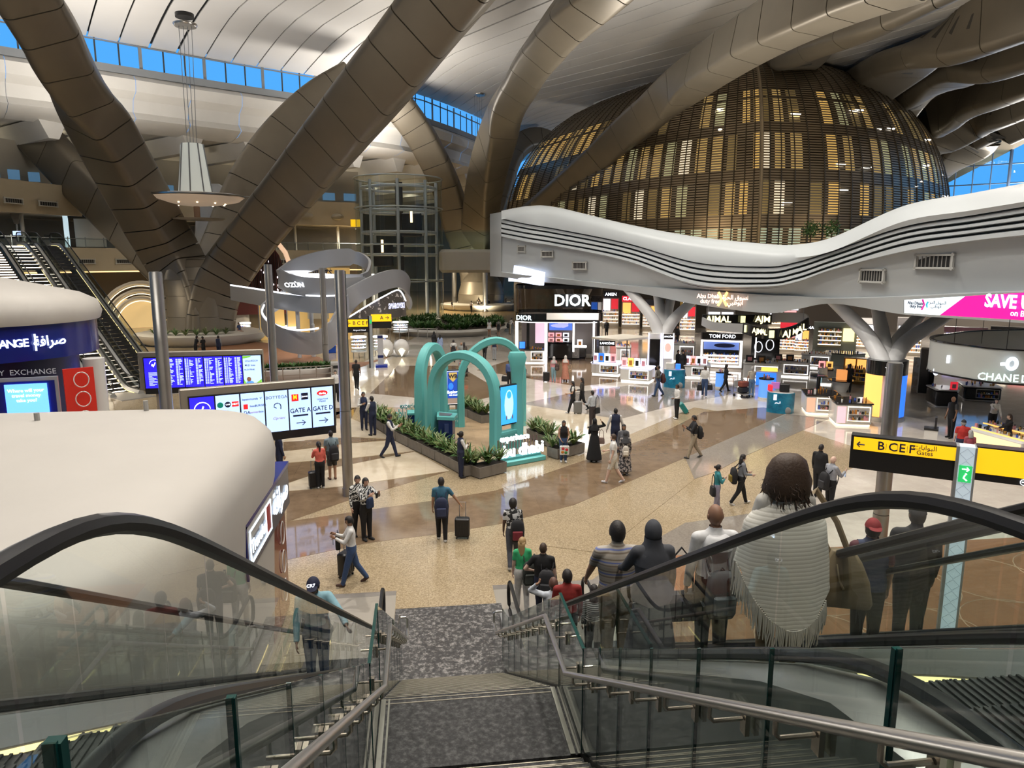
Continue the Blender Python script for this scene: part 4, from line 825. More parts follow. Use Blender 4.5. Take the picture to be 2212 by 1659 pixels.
cg_ = glass('counter_glass', (.9, .95, .96), 1.45); pinkm = glow('lit_pink', (1, .42, .42), .9); bluem = glow('lit_blue', (.03, .18, 1), 1.1); amber = glow('lit_amber', (1, .5, .12), 1.1); redm = glow('lit_red', (.8, .03, .05), .7); palem = glow('lit_pale', (.9, .92, 1), 1.0)
PRODM = [mat('prod_black', (.02, .02, .02), .2), mat('prod_gold', (.6, .4, .12), .25, .8), mat('prod_pink', (.7, .3, .32), .3), mat('prod_white', (.8, .8, .78), .25), mat('prod_amber', (.5, .2, .04), .15), mat('prod_blue', (.06, .12, .5), .2)]
class Fr:
    """upright local frame that faces the camera; X/Z turn photo distances at that depth into metres"""
    def __init__(s, name, label, cat, px0, py0, group=None, turn=0.0):
        p = G(px0, py0); s.px0, s.py0 = px0, py0; s.s = (p - CAMP).dot(FW) / F; s.rz = -math.atan2(p.x, p.y) + R(turn); s.p = p
        s.t = thing(name, label, cat, tuple(p), s.rz, group) if name else None
    def X(s, px): return (px - s.px0) * s.s
    def Z(s, py): return (s.py0 - py) * s.s * 1.03
    def b(s, name, x0, x1, y0, y1, m, d0=0.0, d1=.1, par=None): return MB().bx(s.X(x0), s.X(x1), d0, d1, s.Z(y1), s.Z(y0)).build(name, m, par or s.t)
    def w(s, x, d=0, z=0): c, n = math.cos(s.rz), math.sin(s.rz); return (s.p.x + x * c - d * n, s.p.y + x * n + d * c, z)
PR = random.Random(11)
def products(f, x0, x1, z, d0, d1, n, lab, hmax=.22):
    b = MB()
    for i in range(n):
        x = x0 + (x1 - x0) * (i + .5) / n + PR.uniform(-.02, .02); d = PR.uniform(d0, d1); h = PR.uniform(.08, hmax); w_ = PR.uniform(.05, .11); k = PR.randrange(6)
        if PR.random() < .5: b.box((x, d, z + h / 2), (w_, w_ * .7, h), 0, k)
        else: b.cyl((x, d, z), (x, d, z + h * .7), w_ / 2, n=8, k=k).cyl((x, d, z + h * .7), (x, d, z + h), w_ / 4, n=6, k=0)
    o = b.build('product_row', PRODM, f.t); o['kind'] = 'stuff'
    return o
def counter(label, x0, x1, yt, yb, depth=1.4, body=wl, top=bk, light=wg, shelf=True, posters=None, turn=0.0, group='shop counters', items=10, name='display_counter', face=None):
    f = Fr(name, label, 'counter', (x0 + x1) / 2, yb, group, turn); X0, X1, H_ = f.X(x0), f.X(x1), f.Z(yt); W_ = X1 - X0
    MB().rbox((0, depth / 2, H_ / 2 + .04), (W_, depth, H_ - .08), .14).build('body', body, f.t)
    MB().rbox((0, depth / 2, .05), (W_ - .12, depth - .12, .1), .1).build('plinth', light, f.t)
    MB().rbox((0, depth / 2, H_ + .02), (W_ + .08, depth + .08, .07), .14).build('worktop', top, f.t)
    if shelf:
        MB().bx(X0 + W_ * .32, X1 - .12, -.012, .02, H_ * .28, H_ * .86).build('shelf_niche', face or mat('niche', (.45, .42, .40), .4), f.t)
        q = MB()
        for a, b_, c, d in ((X0 + W_ * .32, X1 - .12, H_ * .86, H_ * .9), (X0 + W_ * .32, X1 - .12, H_ * .25, H_ * .28), (X1 - .15, X1 - .12, H_ * .25, H_ * .9), (X0 + W_ * .32, X0 + W_ * .32 + .03, H_ * .25, H_ * .9)): q.bx(a, b_, -.03, -.01, c, d)
        q.build('niche_light', light, f.t)
        for zz in (.32, .58):
            MB().bx(X0 + W_ * .34, X1 - .16, -.14, -.01, H_ * zz - .015, H_ * zz).build('shelf', wl, f.t); products(f, X0 + W_ * .36, X1 - .2, H_ * zz, -.11, -.05, 8, '')
    if posters: MB().bx(X0 + .06, X0 + W_ * .27, -.02, .0, H_ * .15, H_ * .88).build('poster', posters, f.t)
    if items: products(f, X0 + .1, X1 - .1, H_ + .055, .1, depth - .2, items, '')
    return f, H_
def lit_boxes(f, z, xs, d, w_, h_, cols, lab, group, name='display_card'):
    for i, x in enumerate(xs):
        t = thing(name, lab, 'display', f.w(x, d, z), f.rz, group); m = cols[i % len(cols)]
        MB().rbox((0, 0, h_ / 2), (w_, .06, h_), .02).build('panel', m, t); MB().box((0, -.035, h_ * .45), (w_ * .55, .02, h_ * .55)).build('picture', PRODM[(i * 2 + 2) % 6], t); MB().bx(-w_ / 2, w_ / 2, -.03, .1, 0, .03).build('foot', bk, t)
# ---- front left beauty house with dark mesh crown
f = Fr('beauty_pavilion', 'black and white beauty pavilion crowned by a dark see-through mesh band', 'shop', 1205, 786)
X, Z = f.X, f.Z
mesh_m = glass('mesh_band', (.60, .56, .52), 1.35); Wd = X(1302) - X(1112)
def crown(r, z0, z1, nm, m, n=36):
    P_ = rrect(Wd * r, 5.6 * r, 1.6, 8); MB().grid([[(x + X(1207), y + 2.6, z) for x, y in P_ + P_[:1]] for z in (z0, z1)]).build(nm, m, f.t)
crown(1.0, Z(681), Z(628), 'mesh_crown', mesh_m); crown(1.012, Z(630), Z(623), 'crown_rail', bk); crown(1.012, Z(698), Z(681), 'black_band', bk); crown(.99, Z(700), Z(697), 'band_light', wg)
MB().prism([(x + X(1207), y + 2.6) for x, y in rrect(Wd * .985, 5.5, 1.6, 6)], Z(690), Z(688)).build('soffit', mat('soffit_grey', (.3, .28, .26), .5), f.t)
f.b('sign_box', 1209, 1258, 640, 668, bk, -.42, -.2); text('sign_letters', 'DIOR', 1.18, glow('sign_cyan', (.72, .95, 1), 1.8), f.t, (X(1233.5), -.45, Z(654)), bold=.02, sx=.95); text('sign_letters', 'DIOR', .5, glow('sign_cyan', (.72, .95, 1), 1.8), f.t, (X(1131), -.05, Z(690)), rz=R(-25), bold=.02, sx=1.1)
f.b('white_lintel', 1180, 1290, 679, 693, wl, -.32, -.26)
for x0, x1, y1 in ((1113, 1119, 785), (1176, 1182, 790), (1279, 1283, 770), (1236, 1240, 760)): f.b('light_column', x0, x1, 697, y1, wg, -.1, .15)
for x0, x1 in ((1137, 1143), (1288, 1294)): f.b('black_post', x0, x1, 697, 775, bk, .2, .45)
f.b('screen', 1185, 1236, 690, 721, glow('screen_portrait', (.06, .14, .55), 1.1), 2.2, 2.3)
MB().ell((X(1216), 2.18, Z(706)), (.42, .02, .36), 16, 8).build('portrait_face', glow('portrait_face', (.30, .32, .62), 1.0), f.t); MB().ell((X(1208), 2.17, Z(711)), (.7, .02, .16), 16, 8).build('portrait_hand', glow('portrait_hand', (.36, .38, .70), 1.0), f.t); MB().ell((X(1222), 2.19, Z(700)), (.4, .015, .3), 16, 8).build('portrait_hair', mat('portrait_hair', (.01, .01, .04), .6), f.t)
f.b('picture_panel', 1155, 1178, 697, 745, glow('pastel', (.7, .5, .62), .8), .9, 1.0); f.b('back_wall', 1120, 1295, 697, 780, mat('pav_wall', (.25, .22, .2), .4), 4.4, 4.5)
f2, h2 = counter('black make-up counter with rows of lit palettes in the black pavilion', 1183, 1236, 742, 778, 1.6, bk, bk, bk, False, items=0, name='make_up_counter')
for r_ in range(2): lit_boxes(f2, h2 + .06 + .35 * r_, [f2.X(1190 + 16 * i) for i in range(3)], .3 + .4 * r_, .48, .34, [pinkm, pinkm, palem], 'small pink lit palette on the black make-up counter', 'lit palettes in the black pavilion')
f3, h3 = counter('black round ended counter with a white emblem panel at the pavilion front', 1210, 1266, 751, 776, 1.2, bk, wg, bk, False, items=0, name='make_up_counter')
f3.b('emblem_panel', 1236, 1251, 752, 773, mat('panel_grey', (.4, .38, .36), .4), -.05, 0); MB().tube([(f3.X(1243.5) + .14 * math.cos(t), -.07, f3.Z(763) + .2 * math.sin(t)) for t in np.linspace(0, 6.1, 14)], .02, 4).build('emblem', wl, f3.t)
lit_boxes(f3, h3 + .06, [f3.X(1217), f3.X(1252)], .3, .42, .55, [pinkm, palem], 'pink and white lit card on the round ended black counter', 'lit cards on the black counter')
f4, h4 = counter('white perfume counter at the left corner of the black pavilion', 1133, 1177, 757, 785, 1.2, wl, bk, wg, True, items=12)
t = thing('display_screen', 'small blue lit screen on the white perfume counter', 'screen', f4.w(f4.X(1128), .2, h4 + .05), f4.rz); MB().rbox((0, 0, .3), (.5, .08, .6), .04).build('frame', bk, t); MB().box((0, -.05, .32), (.42, .02, .5)).build('picture', bluem, t)
# ---- canopy kiosk with two white counters
f5, h5 = counter('white cosmetics counter, rear one under the square beige canopy', 1275, 1338, 786, 811, 1.5, wl, lav, wg, True, items=0, turn=-14)
lit_boxes(f5, h5 + .06, [f5.X(1283 + 13 * i) for i in range(4)], .25, .4, .62, [lav, bluem, palem, pinkm], 'lavender lit card on the rear counter under the beige canopy', 'lit cards on the rear canopy counter')
f6, h6 = counter('white cosmetics counter, front one under the square beige canopy', 1337, 1404, 797, 826, 1.5, wl, lav, wg, True, items=0, turn=-14)
lit_boxes(f6, h6 + .06, [f6.X(1345 + 14 * i) for i in range(4)], .25, .38, .6, [pinkm, amber, palem, lav], 'glowing card on the front counter under the beige canopy', 'lit cards on the front canopy counter')
fc = Fr('kiosk_canopy', 'square beige canopy on thin posts over the cosmetics counters', 'canopy', 1340, 812)
MB().prism([(fc.X(1278), -.6), (fc.X(1335), -2.0), (fc.X(1406), .2), (fc.X(1345), 1.8)], fc.Z(733), fc.Z(729)).build('roof_plate', mat('canopy_beige', (.55, .5, .42), .5), fc.t)
for x, d in ((1281, -.5), (1352, -1.5), (1398, .2)): MB().cyl((fc.X(x), d, .9), (fc.X(x), d, fc.Z(732)), .035, n=8).build('post', bk, fc.t)
fc.b('sign_box', 1294, 1328, 734, 745, bk, -1.3, -1.2); text('sign_letters', 'LANCÔME', .2, glow('sign_lit', (.9, .93, 1), 1.8), fc.t, (fc.X(1311), -1.32, fc.Z(739.5)), bold=.02)
# ---- white tree columns carrying the canopy
def tree_col(label, base, cx, cy, dep, ends, r=.34, clad=None):
    p = G(*base); t = thing('tree_column', label, 'column', tuple(p), group='white branching columns under the canopy'); wm = mat('tree_white', (.66, .66, .66), .35); c = DP(cx, cy, dep)
    MB().cyl(p, (p.x, p.y, c.z - .6), r * 1.5, r * 1.45, 20).build('trunk', wm, t, world=True)
    for (x, y, d) in ends:
        e_ = DP(x, y, d); v = e_ - c; P_ = [Vector((p.x, p.y, c.z - 1.0)), Vector((p.x, p.y, c.z - .35)) + Vector((v.x, v.y, 0)) * .08, c + v * .28 + Vector((0, 0, -.12)), c + v * .62, e_ + v * .08]
        C_ = catmull(P_, 14); MB().tube(C_, [lerp([0, .3, 1], [r * 1.45, r * 1.0, r * .72], i / 14) for i in range(15)], 14).build('branch', wm, t, world=True)
    return t, p, c
t, p, c = tree_col('white branching column rising behind the beige canopy kiosk', (1428, 812), 1432, 708, 48, [(1345, 612, 50.6), (1418, 622, 54), (1455, 625, 54), (1508, 640, 50)], .42)
fk = Fr('advert_pillar', 'square lit advert pillar wrapped round the white column behind the canopy', 'pillar', 1430, 815)
fk.b('pillar_core', 1400, 1452, 724, 815, wl, 0, 1.6); fk.b('black_side', 1402, 1424, 735, 800, bk, -.05, 0); fk.b('advert', 1432, 1449, 735, 775, glow('advert_skin', (.75, .66, .68), 1.1), -.06, -.0)
for x in (1398, 1424, 1428, 1450): fk.b('edge_light', x, x + 2.5, 722, 815, lav, -.1, -.04)
fk.b('header', 1430, 1452, 724, 734, bk, -.09, -.02); text('header_letters', 'LANCÔME', .16, glow('sign_lit', (.9, .93, 1), 1.8), fk.t, (fk.X(1441), -.1, fk.Z(729)), bold=.02); MB().ell((fk.X(1440), -.07, fk.Z(752)), (.2, .015, .3), 14, 8).build('advert_face', glow('advert_face', (.6, .36, .3), 1.0), fk.t)
tree_col('white branching column behind the dark mesh crown', (1240, 752), 1236, 690, 66, [(1200, 606, 66), (1230, 610, 69), (1278, 612, 67)], .42)
t, p, c = tree_col('white branching column above the round advert pillar, right', (1906, 905), 1915, 760, 36, [(1780, 630, 38.5), (1890, 640, 41), (2005, 662, 42), (2062, 672, 38)], .42)
ap = thing('advert_drum', 'round advert drum glowing amber and blue at the foot of the right white column', 'pillar', tuple(p)); rz_ = -math.atan2(p.x, p.y)
for a0, a1, m, nm in ((math.pi * 1.02, math.pi * 1.45, amber, 'amber_panel'), (math.pi * 1.55, math.pi * 1.98, bluem, 'blue_panel'), (math.pi * .05, math.pi * .95, wl, 'rear_panel')):
    MB().grid([[(.92 * math.cos(t_ + rz_), .92 * math.sin(t_ + rz_), z) for t_ in np.linspace(a0, a1, 12)] for z in (.25, 2.3)]).build(nm, m, ap)
MB().cyl((0, 0, 0), (0, 0, .22), .95, n=28).build('base', alu, ap); MB().cyl((0, 0, 2.3), (0, 0, 3.0), .93, n=28).build('black_band', bk, ap); text('band_letters', 'DUTY FREE', .2, palem, ap, (-.55, -.80, 2.65), rz_ - .6, bold=.02)
# ---- house with black header (perfume wall)
f = Fr('perfume_wall', 'perfume wall with black header and bright white frame', 'shop', 1556, 798); X, Z = f.X, f.Z
f.b('body', 1512, 1600, 722, 798, mat('wall_brown', (.16, .13, .11), .3), .3, .9); f.b('header', 1515, 1597, 722, 735, bk, -.02, .3); text('header_letters', 'TOM FORD', .36, glow('sign_lit', (.9, .93, 1), 1.8), f.t, (X(1557), -.05, Z(728.5)), bold=.02)
for a in ((1513, 1517, 737, 790), (1594, 1599, 737, 790), (1513, 1599, 737, 740), (1513, 1599, 789, 793)): f.b('frame_light', *a, wg, -.06, .05)
f.b('picture', 1519, 1592, 741, 757, glow('pic_blue', (.10, .16, .42), .9), .2, .28); f.b('back_panel', 1519, 1592, 757, 770, bk, .25, .3)
for y in (768, 776, 783): f.b('shelf', 1519, 1592, y, y + 2.5, wg, -.05, .3); products(f, X(1521), X(1590), Z(y), 0, .2, 16, '', .2)
MB().ell((X(1562), .19, Z(748)), (.75, .012, .16), 14, 6).build('picture_motif', mat('motif_navy', (.004, .008, .05), .5), f.t)
# ---- hanging ring sign with gold letters
def ribbon(path, hgt, m, par, nm, th=.05, world=True, tilt=0.0):
    rg = []
    for i, p in enumerate(path):
        t_ = (path[min(i + 1, len(path) - 1)] - path[max(i - 1, 0)]).normalized(); n_ = Vector((t_.y, -t_.x, 0))
        n_ = n_.normalized() if n_.length > .01 else Vector((1, 0, 0)); u_ = (t_.cross(n_)).normalized(); u_ = -u_ if u_.z < 0 else u_
        hh = hgt[i] if isinstance(hgt, (list, tuple, np.ndarray)) else hgt; u_ = (u_ * math.cos(tilt) + n_ * math.sin(tilt)).normalized()
        rg.append([tuple(p - n_ * th / 2 - u_ * hh / 2), tuple(p + n_ * th / 2 - u_ * hh / 2), tuple(p + n_ * th / 2 + u_ * hh / 2), tuple(p - n_ * th / 2 + u_ * hh / 2)])
    return MB().loft(rg).build(nm, m, par, 35, world=world)
AJ = thing('ring_sign', 'hanging black ring sign with gold letters over the perfume shops', 'sign', tuple(DP(1640, 735, 42))); aj_c = mat('ring_grey', (.34, .34, .34), .4)
pA = [DP(1517, 690, 44), DP(1590, 690, 44.1), DP(1667, 690, 44.2)]; pB = [DP(1605, 708, 41.4), DP(1635, 717, 40.3), DP(1668, 722, 39.6), DP(1700, 719, 39.8), DP(1725, 710, 40.4), DP(1746, 697, 41.2)]; pC = [DP(1746, 697, 41.2), DP(1738, 688, 43), DP(1705, 685, 44.4), DP(1667, 686, 45)]
for q, nm in ((pA, 'band'), (pB, 'band')): ribbon(catmull(q, 30), .62, bk, AJ, nm, .08)
ribbon(catmull(pC, 20), .6, aj_c, AJ, 'inner_band', .08); ribbon(catmull([DP(1517, 694, 44), DP(1545, 705, 42.6), DP(1605, 709, 41.4)], 14), .5, aj_c, AJ, 'inner_band', .08)
au = glow('gold_letters', (1, .86, .42), 2.2)
def on_path(par, s_, px_, py_, dep, size, m, turn=0.0, nm='sign_letters', **k):
    p = DP(px_, py_, dep - .3); return text(nm, s_, size, m, par, tuple(p - Vector(par.location)), -math.atan2(p.x, p.y) + R(turn), **k)
on_path(AJ, 'AJMAL', 1552, 690, 44, .52, au, bold=.025); on_path(AJ, 'AJM', 1648, 690, 44.1, .52, au, bold=.025)
for i, (ch, x) in enumerate(zip('AJMAL', (1629, 1635, 1641, 1648, 1654))): on_path(AJ, ch, x, 714.5 + i * 1.1, 40.5 - i * .2, .42, au, -22, bold=.02, sx=.8)
for i, (ch, x, y) in enumerate(zip('AJMAL', (1697, 1706, 1717, 1728, 1738), (722, 720, 717, 712, 707))): on_path(AJ, ch, x, y, 39.75 + i * .28, .5, au, 28, bold=.025)
for x, y, d in ((1605, 690, 44), (1613, 710, 41.2), (1667, 722, 39.6)):
    p = DP(x, y, d - .14) - Vector(AJ.location); MB().rbox(p, (.3, .05, .42), .02).build('emblem', glow('gold_emblem', (.9, .85, .4), 1.4), AJ)
for x, y, d in ((1530, 682, 44), (1660, 682, 44), (1735, 690, 42)): a = DP(x, y, d); MB().tube([a, a + Vector((0, 0, 1.6))], .015, 5).build('cable', mull, AJ, world=True)
# ---- small stands with sea posters, drums and counters in front
sea = stone('sea_poster', (.005, .10, .20), (.02, .28, .46), 1.6, .3, (.01, .2, .34))
def curved_poster(lab, x0, x1, y0, y1, nm='poster_stand'):
    f = Fr(nm, lab, 'poster stand', (x0 + x1) / 2, y1, 'stands with sea posters'); w_ = f.X(x1) - f.X(x0); h_ = f.Z(y0)
    P_ = [(w_ / 2 * math.sin(t_), -.5 * math.cos(t_) + .4) for t_ in np.linspace(-1.4, 1.4, 14)]
    MB().loft([[(x, y, z) for z in (0, h_)] + [(x * .96, y + .05, z) for z in (h_, 0)] for x, y in P_]).build('poster', sea, f.t)
    MB().rbox((0, .6, h_ * .93), (w_ * .9, .7, .06), .1).build('tray', wl, f.t); text('poster_words', arabic('البحر') , .16, palem, f.t, (-w_ * .1, -.13, h_ * .55)); MB().rbox((-w_ * .2, -.12, h_ * .8), (.16, .03, .3), .02).build('poster_logo', palem, f.t)
    MB().ell((w_ * .24, -.02, h_ * .16), (w_ * .16, .05, .2), 12, 6).build('poster_rock', mat('rock_grey', (.25, .26, .26), .7), f.t)
    return f, h_
f, h_ = curved_poster('curved sea poster stand, nearer one beside the amber counters', 1656, 1713, 850, 893)
t = thing('demo_tablet', 'dark tablet and boxes on the nearer sea poster stand', 'tablet', f.w(-.1, .6, h_), f.rz); MB().rbox((-.2, 0, .3), (.42, .06, .34), .03).build('screen', glow('tablet', (.35, .12, .35), .6), t); MB().rbox((.25, .1, .2), (.5, .4, .4), .05).build('bag', blk, t); MB().rbox((-.45, .1, .15), (.25, .3, .3), .02).build('box', redm, t)
f, h_ = curved_poster('curved sea poster stand, farther one beside the walking man in jeans', 1433, 1479, 800, 838)
t = thing('paper_bag', 'white paper bag on the farther sea poster stand', 'bag', f.w(-.3, .6, h_), f.rz); MB().rbox((0, 0, .18), (.5, .35, .36), .04).build('sack', wl, t); MB().rbox((.5, 0, .15), (.3, .3, .3), .03).build('box', bluem, t)
for lab, x0, x1, y0, y1, m in (('blue glowing drum stand beside the woman in black', 1545, 1564, 807, 840, glow('drum_blue', (.10, .28, .75), .8)), ('blue glowing drum stand in front of the man with the trolley', 1638, 1668, 822, 864, glow('drum_blue', (.10, .28, .75), .8))):
    f = Fr('drum_stand', lab, 'stand', (x0 + x1) / 2, y1, 'blue drum stands'); r_ = (f.X(x1) - f.X(x0)) / 2; h_ = f.Z(y0); MB().cyl((0, r_, 0), (0, r_, h_), r_, n=24).build('drum', m, f.t); MB().cyl((0, r_, h_), (0, r_, h_ + .06), r_ * 1.08, n=24).build('top', bk, f.t); MB().cyl((0, r_, 0), (0, r_, .12), r_ * 1.03, n=24).build('base', wl, f.t)
    products(f, -r_ * .5, r_ * .5, h_ + .06, r_ * .7, r_ * 1.2, 4, '', .3)
f = Fr('blue_display', 'bright blue underwater display box behind the drum stand', 'display', 1655, 835); f.b('box', 1633, 1684, 803, 835, wl, .05, 1.4); f.b('screen', 1633, 1674, 806, 832, bluem, -.02, .05); f.b('gold_row', 1643, 1676, 797, 803, glow('gold_row', (1, .62, .1), 1.2), .1, .6)
counter('white counter with amber poster and gold pads, nearer row left', 1741, 1811, 856, 897, 1.7, wl, bk, wgw, True, glow('poster_desert', (.75, .36, .24), .9), 10)
counter('white counter with pink poster, nearest of the two by the pole', 1806, 1880, 874, 922, 1.7, wl, bk, wgw, True, glow('poster_pink', (.9, .45, .5), .9), 14)
f, h_ = counter('small white counter with green screen behind the amber counter', 1766, 1796, 800, 832, 1.4, wl, bk, wg, False, glow('poster_sea', (.35, .62, .7), .9), 0)
lit_boxes(f, h_ + .06, [f.X(1773), f.X(1788)], .4, .4, .45, [pinkm, amber], 'peach lit card on the small white counter', 'peach cards')
f = Fr('round_table', 'round grey table with a glowing amber cube, beside the woman in black', 'table', 1815, 850); MB().cyl((0, .6, 0), (0, .6, f.Z(826)), .35, .55, n=20).build('pedestal', wl, f.t); MB().cyl((0, .6, f.Z(826)), (0, .6, f.Z(824)), .75, n=24).build('top', bk, f.t); MB().rbox((0, .5, f.Z(824) + .32), (.6, .4, .6), .04).build('cube', glow('cube_amber', (.9, .35, .1), .8), f.t)
fq = Fr('mirror_tray', 'round black make-up tray with a mirror on the round grey table', 'tray', 1790, 850); MB().cyl((-.6, .3, .95), (-.6, .3, 1.0), .5, n=20).build('tray', bk, fq.t); MB().rbox((-.4, .35, 1.25), (.5, .05, .45), .02).build('mirror', steel, fq.t); MB().cyl((-.6, .3, 0), (-.6, .3, .95), .12, n=10).build('stem', bk, fq.t)
f = Fr('gold_shelf_wall', 'gold lit shelf wall of perfumes left of the right white column', 'shelf', 1853, 832); f.b('body', 1822, 1886, 777, 832, mat('gold_dark', (.18, .11, .03), .3, .6), .3, .9)
for x0, x1, m in ((1825, 1845, amber), (1848, 1874, amber), (1876, 1884, wgw)): f.b('lit_panel', x0, x1, 779, 797, m, .2, .3)
for y in (797, 805, 813, 822): f.b('shelf', 1823, 1880, y, y + 2, gd, -.1, .3); products(f, f.X(1825), f.X(1878), f.Z(y), -.05, .2, 12, '', .3)
f = Fr('lit_ramp', 'slanted white lit shelf leaning toward the round advert drum', 'shelf', 1895, 862); f.b('body', 1882, 1904, 800, 862, wl, .2, 1.6); f.b('panel', 1884, 1902, 808, 840, glow('ramp_pale', (.75, .8, .85), .7), .1, .2)
for a in ((1882, 1884, 800, 862), (1882, 1904, 858, 862), (1882, 1904, 824, 827)): f.b('edge_light', *a, wg, .05, .12)
f.b('header', 1884, 1906, 782, 800, bk, .15, .4); text('header_letters', 'DUTY FREE', .2, palem, f.t, (f.X(1895), .12, f.Z(791)), bold=.02, sx=.8)
for i, (lab, x0, x1, yt, yb) in enumerate((('long white gondola with bright edges behind the sea poster stand', 1668, 1745, 785, 815), ('white gondola with bright edges further back, left of the grey counter', 1732, 1790, 768, 796), ('white lit counter with monitors left of the long gondola', 1606, 1680, 788, 822), ('white lit counter with glowing cards left of the perfume wall', 1476, 1532, 792, 817), ('round white counter behind the beige canopy', 1330, 1362, 752, 790), ('white gondola behind the advert pillar', 1452, 1500, 745, 782))):
    f, h_ = counter(lab, x0, x1, yt, yb, 1.8, wl, wl, wg, True, items=14)
    if i == 3: lit_boxes(f, h_ + .06, [f.X(1484 + 12 * k) for k in range(4)], .3, .36, .6, [lav, pinkm, lav, palem], 'lit card on the counter left of the perfume wall', 'lit cards left of the perfume wall')
    if i in (0, 2): lit_boxes(f, h_ + .06, [f.X(x0 + 12), f.X(x0 + 36)], .6, .5, .45, [blk, blk], 'black monitor on a white lit gondola', 'monitors on the gondolas', 'monitor')
f = Fr('grey_counter', 'long angular grey green counter with jars, in front of the grey shelf wall', 'counter', 1815, 790); MB().prism([(f.X(1780), .2), (f.X(1835), -.3), (f.X(1862), .6), (f.X(1855), 1.6), (f.X(1785), 1.8)], 0, f.Z(766)).build('body', mat('grey_green', (.20, .22, .19), .4), f.t); MB().prism([(f.X(1779), .15), (f.X(1835), -.36), (f.X(1863), .6), (f.X(1855), 1.65), (f.X(1785), 1.85)], f.Z(766), f.Z(764)).build('worktop', bk, f.t); products(f, f.X(1790), f.X(1850), f.Z(764), .2, 1.2, 14, '')
f = Fr('grey_shelf_wall', 'grey shelf wall with four rows of goods and a yellow lit picture', 'shelf', 1800, 768); gg = mat('grey_green', (.20, .22, .19), .4); f.b('body', 1757, 1843, 700, 768, gg, .5, 1.2); f.b('niche', 1767, 1813, 711, 752, mat('niche_olive', (.10, .09, .05), .5), .3, .5)
for y in (718, 727, 736, 745): f.b('shelf', 1767, 1813, y, y + 1.6, wgw, .1, .4); products(f, f.X(1769), f.X(1811), f.Z(y), .15, .35, 14, '', .3)
f.b('lit_picture', 1816, 1838, 711, 738, glow('pic_yellow', (1, .80, .38), 1.5), .3, .5)
f = Fr('ring_mirror_wall', 'black wall with two glowing ring mirrors', 'shelf', 1655, 790); f.b('body', 1622, 1680, 716, 790, bk, .4, 1.0); f.b('edge_light', 1630, 1632.5, 726, 775, wg, .3, .42)
for x, y in ((1637, 752), (1660, 747)): MB().tube([(f.X(x) + .27 * math.cos(t_), .32, f.Z(y) + .4 * math.sin(t_)) for t_ in np.linspace(0, 2 * math.pi, 22)[:-1]], .035, 5, True).build('ring_mirror', palem, f.t)
# ---- shop fronts along the back, under the canopy
backs = [(1318, 706, 36, 74, 'shelf_bay', 'shelf bay with white lit shelves left of the red headed bay', 'AMEN', bk, palem), (1362, 708, 40, 66, 'shelf_bay', 'shelf bay under the dark red header', 'CLARINS', redm, amber), (1404, 712, 34, 62, 'shelf_bay', 'shelf bay glowing amber behind the white branches', '', bk, amber), (1484, 720, 34, 70, 'shelf_bay', 'gold and teal shelf bay right of the white branches', 'LUXE', gd, palem),
         (1700, 762, 34, 62, 'shelf_bay', 'bright red shelf bay under the ring sign', '', redm, redm), (1730, 764, 30, 60, 'shelf_bay', 'white lit shelf bay beside the bright red bay', 'CAROLINA', bk, palem), (1555, 712, 60, 46, 'shelf_bay', 'grey mirrored bay behind the ring sign', '', mat('bay_grey', (.3, .28, .27), .3), palem), (1690, 704, 60, 40, 'shelf_bay', 'teal and white bay high behind the ring sign', '', palem, palem), (1780, 700, 60, 36, 'shelf_bay', 'olive ceiling bay behind the grey shelf wall', '', mat('bay_olive', (.2, .17, .08), .4), wgw),
         (1870, 756, 44, 66, 'shelf_bay', 'white shelf bay between the right branches', '', wl, palem), (1960, 770, 50, 80, 'shelf_bay', 'grey slab bay right of the right branches', '', mat('bay_grey', (.3, .28, .27), .3), palem), (2080, 770, 80, 60, 'shelf_bay', 'violet lit bay above the grey ring sign', '', mat('bay_violet', (.06, .02, .03), .4), glow('lit_violet', (.35, .3, .8), 1.0)), (2180, 780, 80, 70, 'shelf_bay', 'dark bay at the right edge above the grey ring sign', '', bk, wgw), (1290, 702, 30, 60, 'shelf_bay', 'blue lit bay behind the mesh crown', '', bk, bluem)]
for px_, py_, w_, h_, nm, lab, hd, m1, m2 in backs:
    f = Fr(nm, lab, 'shelf', px_, py_, 'shelf bays along the back of the shops'); f.b('body', px_ - w_ / 2, px_ + w_ / 2, py_ - h_, py_, mat('bay_body', (.30, .27, .24), .4), .6, 1.4)
    f.b('header', px_ - w_ / 2, px_ + w_ / 2, py_ - h_, py_ - h_ * .82, m1, .3, .7)
    if hd: text('header_letters', hd, f.s * 9, glow('sign_lit', (.9, .93, 1), 1.8), f.t, (0, .25, f.Z(py_ - h_ * .91)), bold=.02)
    f.b('lit_panel', px_ - w_ * .44, px_ - w_ * .02, py_ - h_ * .78, py_ - h_ * .45, m2, .5, .6); f.b('picture', px_ + w_ * .04, px_ + w_ * .44, py_ - h_ * .78, py_ - h_ * .50, [pinkm, amber, palem, redm][len(lab) % 4], .5, .6)
    for j in range(4):
        y = py_ - h_ * (.42 - .1 * j); f.b('shelf', px_ - w_ * .46, px_ + w_ * .46, y, y + 1.3, wgw, .2, .6); products(f, f.X(px_ - w_ * .44), f.X(px_ + w_ * .44), f.Z(y), .25, .5, 10, '', .3)
